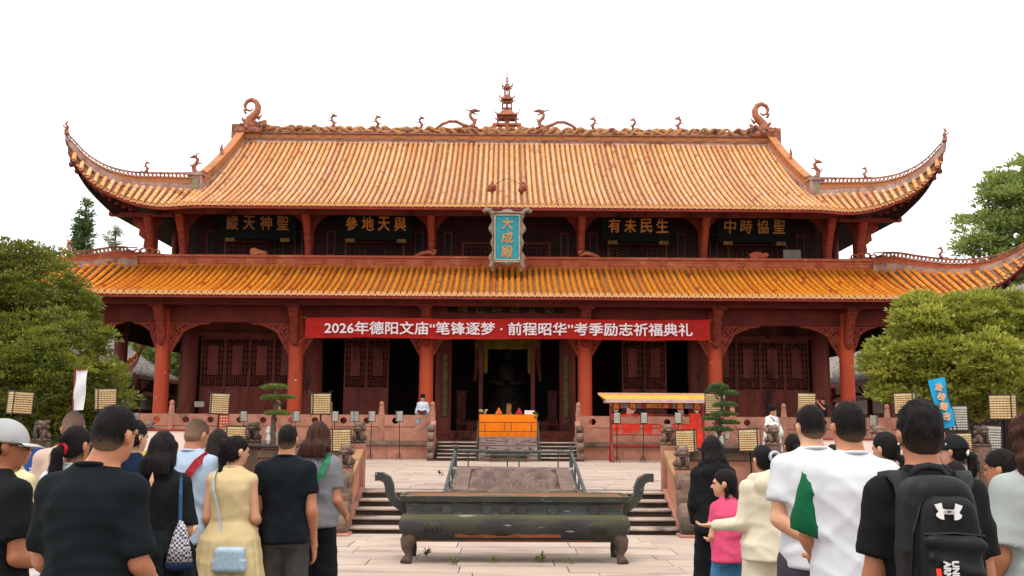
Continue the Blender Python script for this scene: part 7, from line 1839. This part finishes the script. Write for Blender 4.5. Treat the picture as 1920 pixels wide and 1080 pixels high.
def rbox(f, c, h, r, k=.02, arch=0):
    f.put(np.array(c)-h, np.array(c)+h, lambda X, Y, Z: (np.maximum(np.abs(X-c[0])-(h[0]-r)*(1-arch*np.clip((Z-c[2])/h[2], 0, 1)**3.), 0)**2+np.maximum(np.abs(Y-c[1])-(h[1]-r), 0)**2+np.maximum(np.abs(Z-c[2])-(h[2]-r), 0)**2)**.5-r, k)
f = Field((-.25, -.5, .82), (.2, -.1, 1.5), .007); rbox(f, (bx, -.235, 1.185), np.array((.122, .08, .255)), .055, .02, .5); f.warp(folds(.008, 3)); V, F = f.mesh(); np_mesh('main_body', V, F, M_NYL, g, None, True)
f = Field((-.25, -.55, .82), (.2, -.2, 1.45), .006); rbox(f, (bx+.005, -.315, 1.16), np.array((.094, .05, .22)), .035, .02, .45); f.warp(folds(.004, 5)); V, F = f.mesh(); np_mesh('front_panel', V, F, M_NYL2, g, None, True)
f = Field((-.25, -.6, .82), (.2, -.25, 1.32), .006); rbox(f, (bx+.005, -.35, 1.12), np.array((.082, .036, .15)), .028, .02, .05); f.rc((bx-.07, -.372, 1.245), (bx+.08, -.372, 1.235), .018, .02, .012); f.rc((bx-.07, -.375, 1.2), (bx+.07, -.375, 1.15), .012, .02, .012); f.warp(folds(.009, 7)); V, F = f.mesh(); np_mesh('front_pocket', V, F, M_NYL, g, None, True)
for sx in (-1, 1):
    m = MB(); m.box(bx+sx*.122-.02, bx+sx*.122+.02, -.3, -.18, .93, 1.12, bev=.02); m.build('side_pocket', M_NYL, g)
    m = MB(); P = []
    for p, w_ in (((sx*.115, .1, 1.33), .028), ((sx*.12, .03, 1.425), .03), ((sx*.112, -.06, 1.435), .031), ((sx*.1-.02, -.14, 1.415), .031), ((sx*.085-.05, -.2, 1.38), .028)): P.append([(p[0]-w_, p[1], p[2]-.01), (p[0]-w_*.8, p[1], p[2]+.014), (p[0]+w_*.8, p[1], p[2]+.014), (p[0]+w_, p[1], p[2]-.01), (p[0]-w_, p[1], p[2]-.01)])
    m.grid(P); m.build('shoulder_strap', M_NYL2, g, smooth=True)
m = MB(); m.tube([(bx-.05, -.19, 1.41), (bx-.055, -.2, 1.44), (bx-.035, -.205, 1.462), (bx, -.205, 1.468), (bx+.035, -.205, 1.462), (bx+.055, -.2, 1.44), (bx+.05, -.19, 1.41)], .010, 7, flat=(1.3, .7)); m.build('grab_handle', M_NYL2, g, smooth=True)
for pts, nm in (([(-.108, -.29, .97), (-.112, -.31, 1.12), (-.1, -.318, 1.27), (-.065, -.312, 1.37), (0, -.3, 1.41), (.068, -.312, 1.37), (.104, -.318, 1.27), (.116, -.31, 1.12), (.112, -.29, .97)], 'zip'), ([(-.088, -.37, 1.268), (0, -.374, 1.272), (.094, -.37, 1.264)], 'seam')):
    m = MB(); m.tube([(bx+x, y, z) for x, y, z in pts], .0045, 5); m.build(nm, mat('zip_black', '#0a0a0b', rough=.3), g)
M_LOGO = mat('white_print', '#d5d5d3', '#cfcfcd', rough=.5)
LK = .00034
def logo(pts): return [(bx-.012+(x-829)*LK, 1.336-(z-488)*LK) for x, z in pts]
yl = -.372
def plate(poly, nm):
    m = MB(); m.prism(poly, yl-.004, yl); return m.build(nm, M_LOGO, g)
Lw = [(706, 427), (768, 411), (772, 440), (776, 462), (800, 466), (800, 508), (782, 512), (784, 557), (750, 550), (722, 532), (716, 512), (735, 492), (738, 482), (722, 462)]
plate(logo(Lw)[::-1], 'emblem_wing'); plate(logo([(1658-x, z+8 if x < 760 else z+4) for x, z in Lw]), 'emblem_wing')
m = MB(); vs = []; n = 24
for k in range(n): t = 2*PI*k/n; c_, s_ = math.cos(t), math.sin(t); a = logo([(829+52*c_, 488+23*s_)])[0]; b_ = logo([(829+20*c_, 488+8*s_)])[0]; vs += [(a[0], yl-.006, a[1]), (b_[0], yl-.006, b_[1])]
m.add(vs, [(2*k, 2*k+1, (2*k+3) % (2*n), (2*k+2) % (2*n)) for k in range(n)]+[((2*k+2) % (2*n), (2*k+3) % (2*n), 2*k+1, 2*k) for k in range(n)]); m.build('emblem_ring', M_LOGO, g)
for t_, x_ in (('UNDER', -.012), ('ARMOUR', -.036)):
    text('lettering', t_, .03, M_LOGO, g, Matrix.Translation((bx+x_, -.397, 1.192-len(t_)*.0086))@Matrix.Rotation(R(90), 4, 'Y'), ext=.001, bold=.0016, width=len(t_)*.0172, height=.0185)
m = MB(); m.tube([(bx-.058, -.392, 1.17), (bx-.058, -.4, 1.14), (bx-.056, -.398, 1.05)], .008, 6, flat=(1, .5)); m.build('red_zip_pull', M_RIB, g)
m = MB(); m.tube([(bx-.06, -.39, 1.225), (bx-.06, -.394, 1.18)], .005, 5); m.build('zip_pull', M_NYL2, g)

def bcap(g, hp, T):
    f = Field((-.13, -.17, 1.5), (.13, .24, 1.76), .009); f.el(hp(0, -.014, .02), (.084, .108, .1), .01); f.cut(lambda X, Y, Z: hp(0, 0, .004)[2]-Z+0*X+0*Y); V, F = f.mesh(); np_mesh('cap', V@T[0].T+T[1], F, cloth('#1d1e21', '#18191b'), g, None, True)
    mb = MB(); mb.box(-.06, .06, .085, .17, 0, .008); mb.v = [tuple(hp(x, y, z+.01)) for x, y, z in mb.v]; headpart(g, T, mb, 'cap_brim', cloth('#1d1e21'))
    tie(cloth('#d8cfc0'), -.035, -.13, .022)(g, hp, T); glasses(g, hp, T)
person('woman in black cap with ponytail through a white scrunchie and white top', 1788, 815, 255, 34, .95, True, top=tee(C_WHITE, loose=.03), bottom=pants(C_JEAN), hair=dict(style='pony', tz=-.04, tail=.22), head=(16, -4, 0), skin='b', extras=bcap)
person('child with dark head just above the shoulder strap of the backpack', 1791, 872, 262, 0, .85, hs=1.05, top=tee(C_LGREY), bottom=pants(C_JEAN), hair=dict(style='short', th=.015))
person('boy in white tee and pale grey shorts with black hair', 1882, 848, 305, 28, .92, arms=('low', 'low'), top=tee(C_WHITE, loose=.04, hem=.86), bottom=dict(kind='shorts', m=cloth('#a4a39f', '#96958f'), end=.5, loose=.04, shoe=M_WHITEW), hair=dict(style='short', fade=.2, th=.022), hs=.98, head=(20, -8, 0))
person('person with long curly brown hair in grey tee at the right edge', 1938, 772, 420, 6, .97, arms=(((-.2, -.02, 1.1), (-.18, .12, .93), (0, 0, 1)), 'front'), top=tee(C_LGREY, loose=.045, sleeve=.85, sr=.04, hem=.78), bottom=pants(C_JEAN), hair=dict(style='curly', c='brown', zb=1.36, wd=.12, th=.035), skin='a', head=(10, -4, 0))
# -- ceremony people
def hat(g, hp, T):
    mb = MB(); c = hp(0, -.015, .045); mb.lathe([(.078, -.03), (.088, -.02), (.084, .05), (.088, .1), (.07, .115), (.01, .12)], 16, c=c); headpart(g, T, mb, 'black_hat', cloth('#151618'))
C_ROBE = cloth('#b9bfc9', '#adb4bf'); C_ROBEW = cloth('#cfcdca', '#c6c4c0')
def robe(m_): return dict(kind='robe', m=m_, sleeve=2, loose=.05, hem=.08, flare=.12, sr=.06, cuff=.09, fa=1.5)
w = person('celebrant in pale blue-grey robe and black hat behind the balustrade', 793, 741, 48, 180, .98, arms=('front', 'front'), top=robe(C_ROBE), hair=dict(style='short'), head=(0, -10, 0), Y=39.7, z0=PLZ, extras=hat, skin='b', vox=.016, group='celebrants in robes', name='person')
m = MB(); P = [[(-.02+w_, -.0, z) for w_ in (0,)] for z in (0,)]
m = MB(); m.prism([(-.022, 1.33), (.022, 1.33), (.0, 1.16)], .15, .17); m.build('white_collar', C_WHITE, w)
g = accessory(w, 'open_book', 'open dark red book held by the celebrant behind the balustrade', 'book')
m = MB(); 
for sx in (-1, 1): m.add([(0, .3, 1.1), (sx*.17, .3, 1.16), (sx*.17, .42, 1.07), (0, .42, 1.01), (0, .31, 1.08), (sx*.17, .31, 1.14), (sx*.17, .43, 1.05), (0, .43, .99)], [(0, 1, 2, 3), (7, 6, 5, 4), (0, 4, 5, 1), (1, 5, 6, 2), (2, 6, 7, 3)])
m.build('covers', cloth('#5f1420', '#4f101a'), g)
w = person('celebrant in white robe and black hat on the terrace beside the bonsai', 1447, 764, 60, 205, .98, arms=(((-.27, -.05, 1.12), (-.16, .1, .95), (0, 0, 1)), ((.25, .1, 1.15), (.12, .25, 1.15), (0, 0, 1))), top=robe(C_ROBEW), hair=dict(style='short'), head=(25, -4, 0), Y=31.8, z0=TZ, extras=hat, skin='a', vox=.016, group='celebrants in robes', name='person')
strap(w, [(.1, .02, 1.43), (.09, .15, 1.36), (.0, .175, 1.22), (-.12, .18, 1.05)], .022, cloth('#5a1c22'), 'cord'); m = MB(); m.tube([(.22*math.cos(t), .02+.175*math.sin(t), 1.03) for t in np.linspace(0, 2*PI, 25)], .014, 5); m.build('belt', cloth('#7a2026'), w)
w = person('man in navy shirt taking a picture with a raised phone by the right hall column', 1543, 746, 48, 118, .98, arms=(((-.2, .16, 1.24), (-.04, .3, 1.5), (0, -1, 0)), ((.2, .16, 1.22), (.06, .3, 1.48), (0, -1, 0))), top=dict(kind='shirt', m=cloth('#161c2e', '#121728'), sleeve=.7, loose=.025, hem=.85), bottom=pants(C_PANT), hair=dict(style='short'), head=(0, 0, 0), Y=40.2, z0=PLZ, skin='a', vox=.016, group='onlookers at the hall')
g = accessory(w, 'phone', 'pale phone held up by the man in the navy shirt', 'phone'); m = MB(); m.box(-.04, .04, .37, .38, 1.5, 1.65, bev=.003); m.build('body', M_WHITEW, g)
for o in [o for o in bpy.data.objects if '_tab' in o]: del o['_tab']
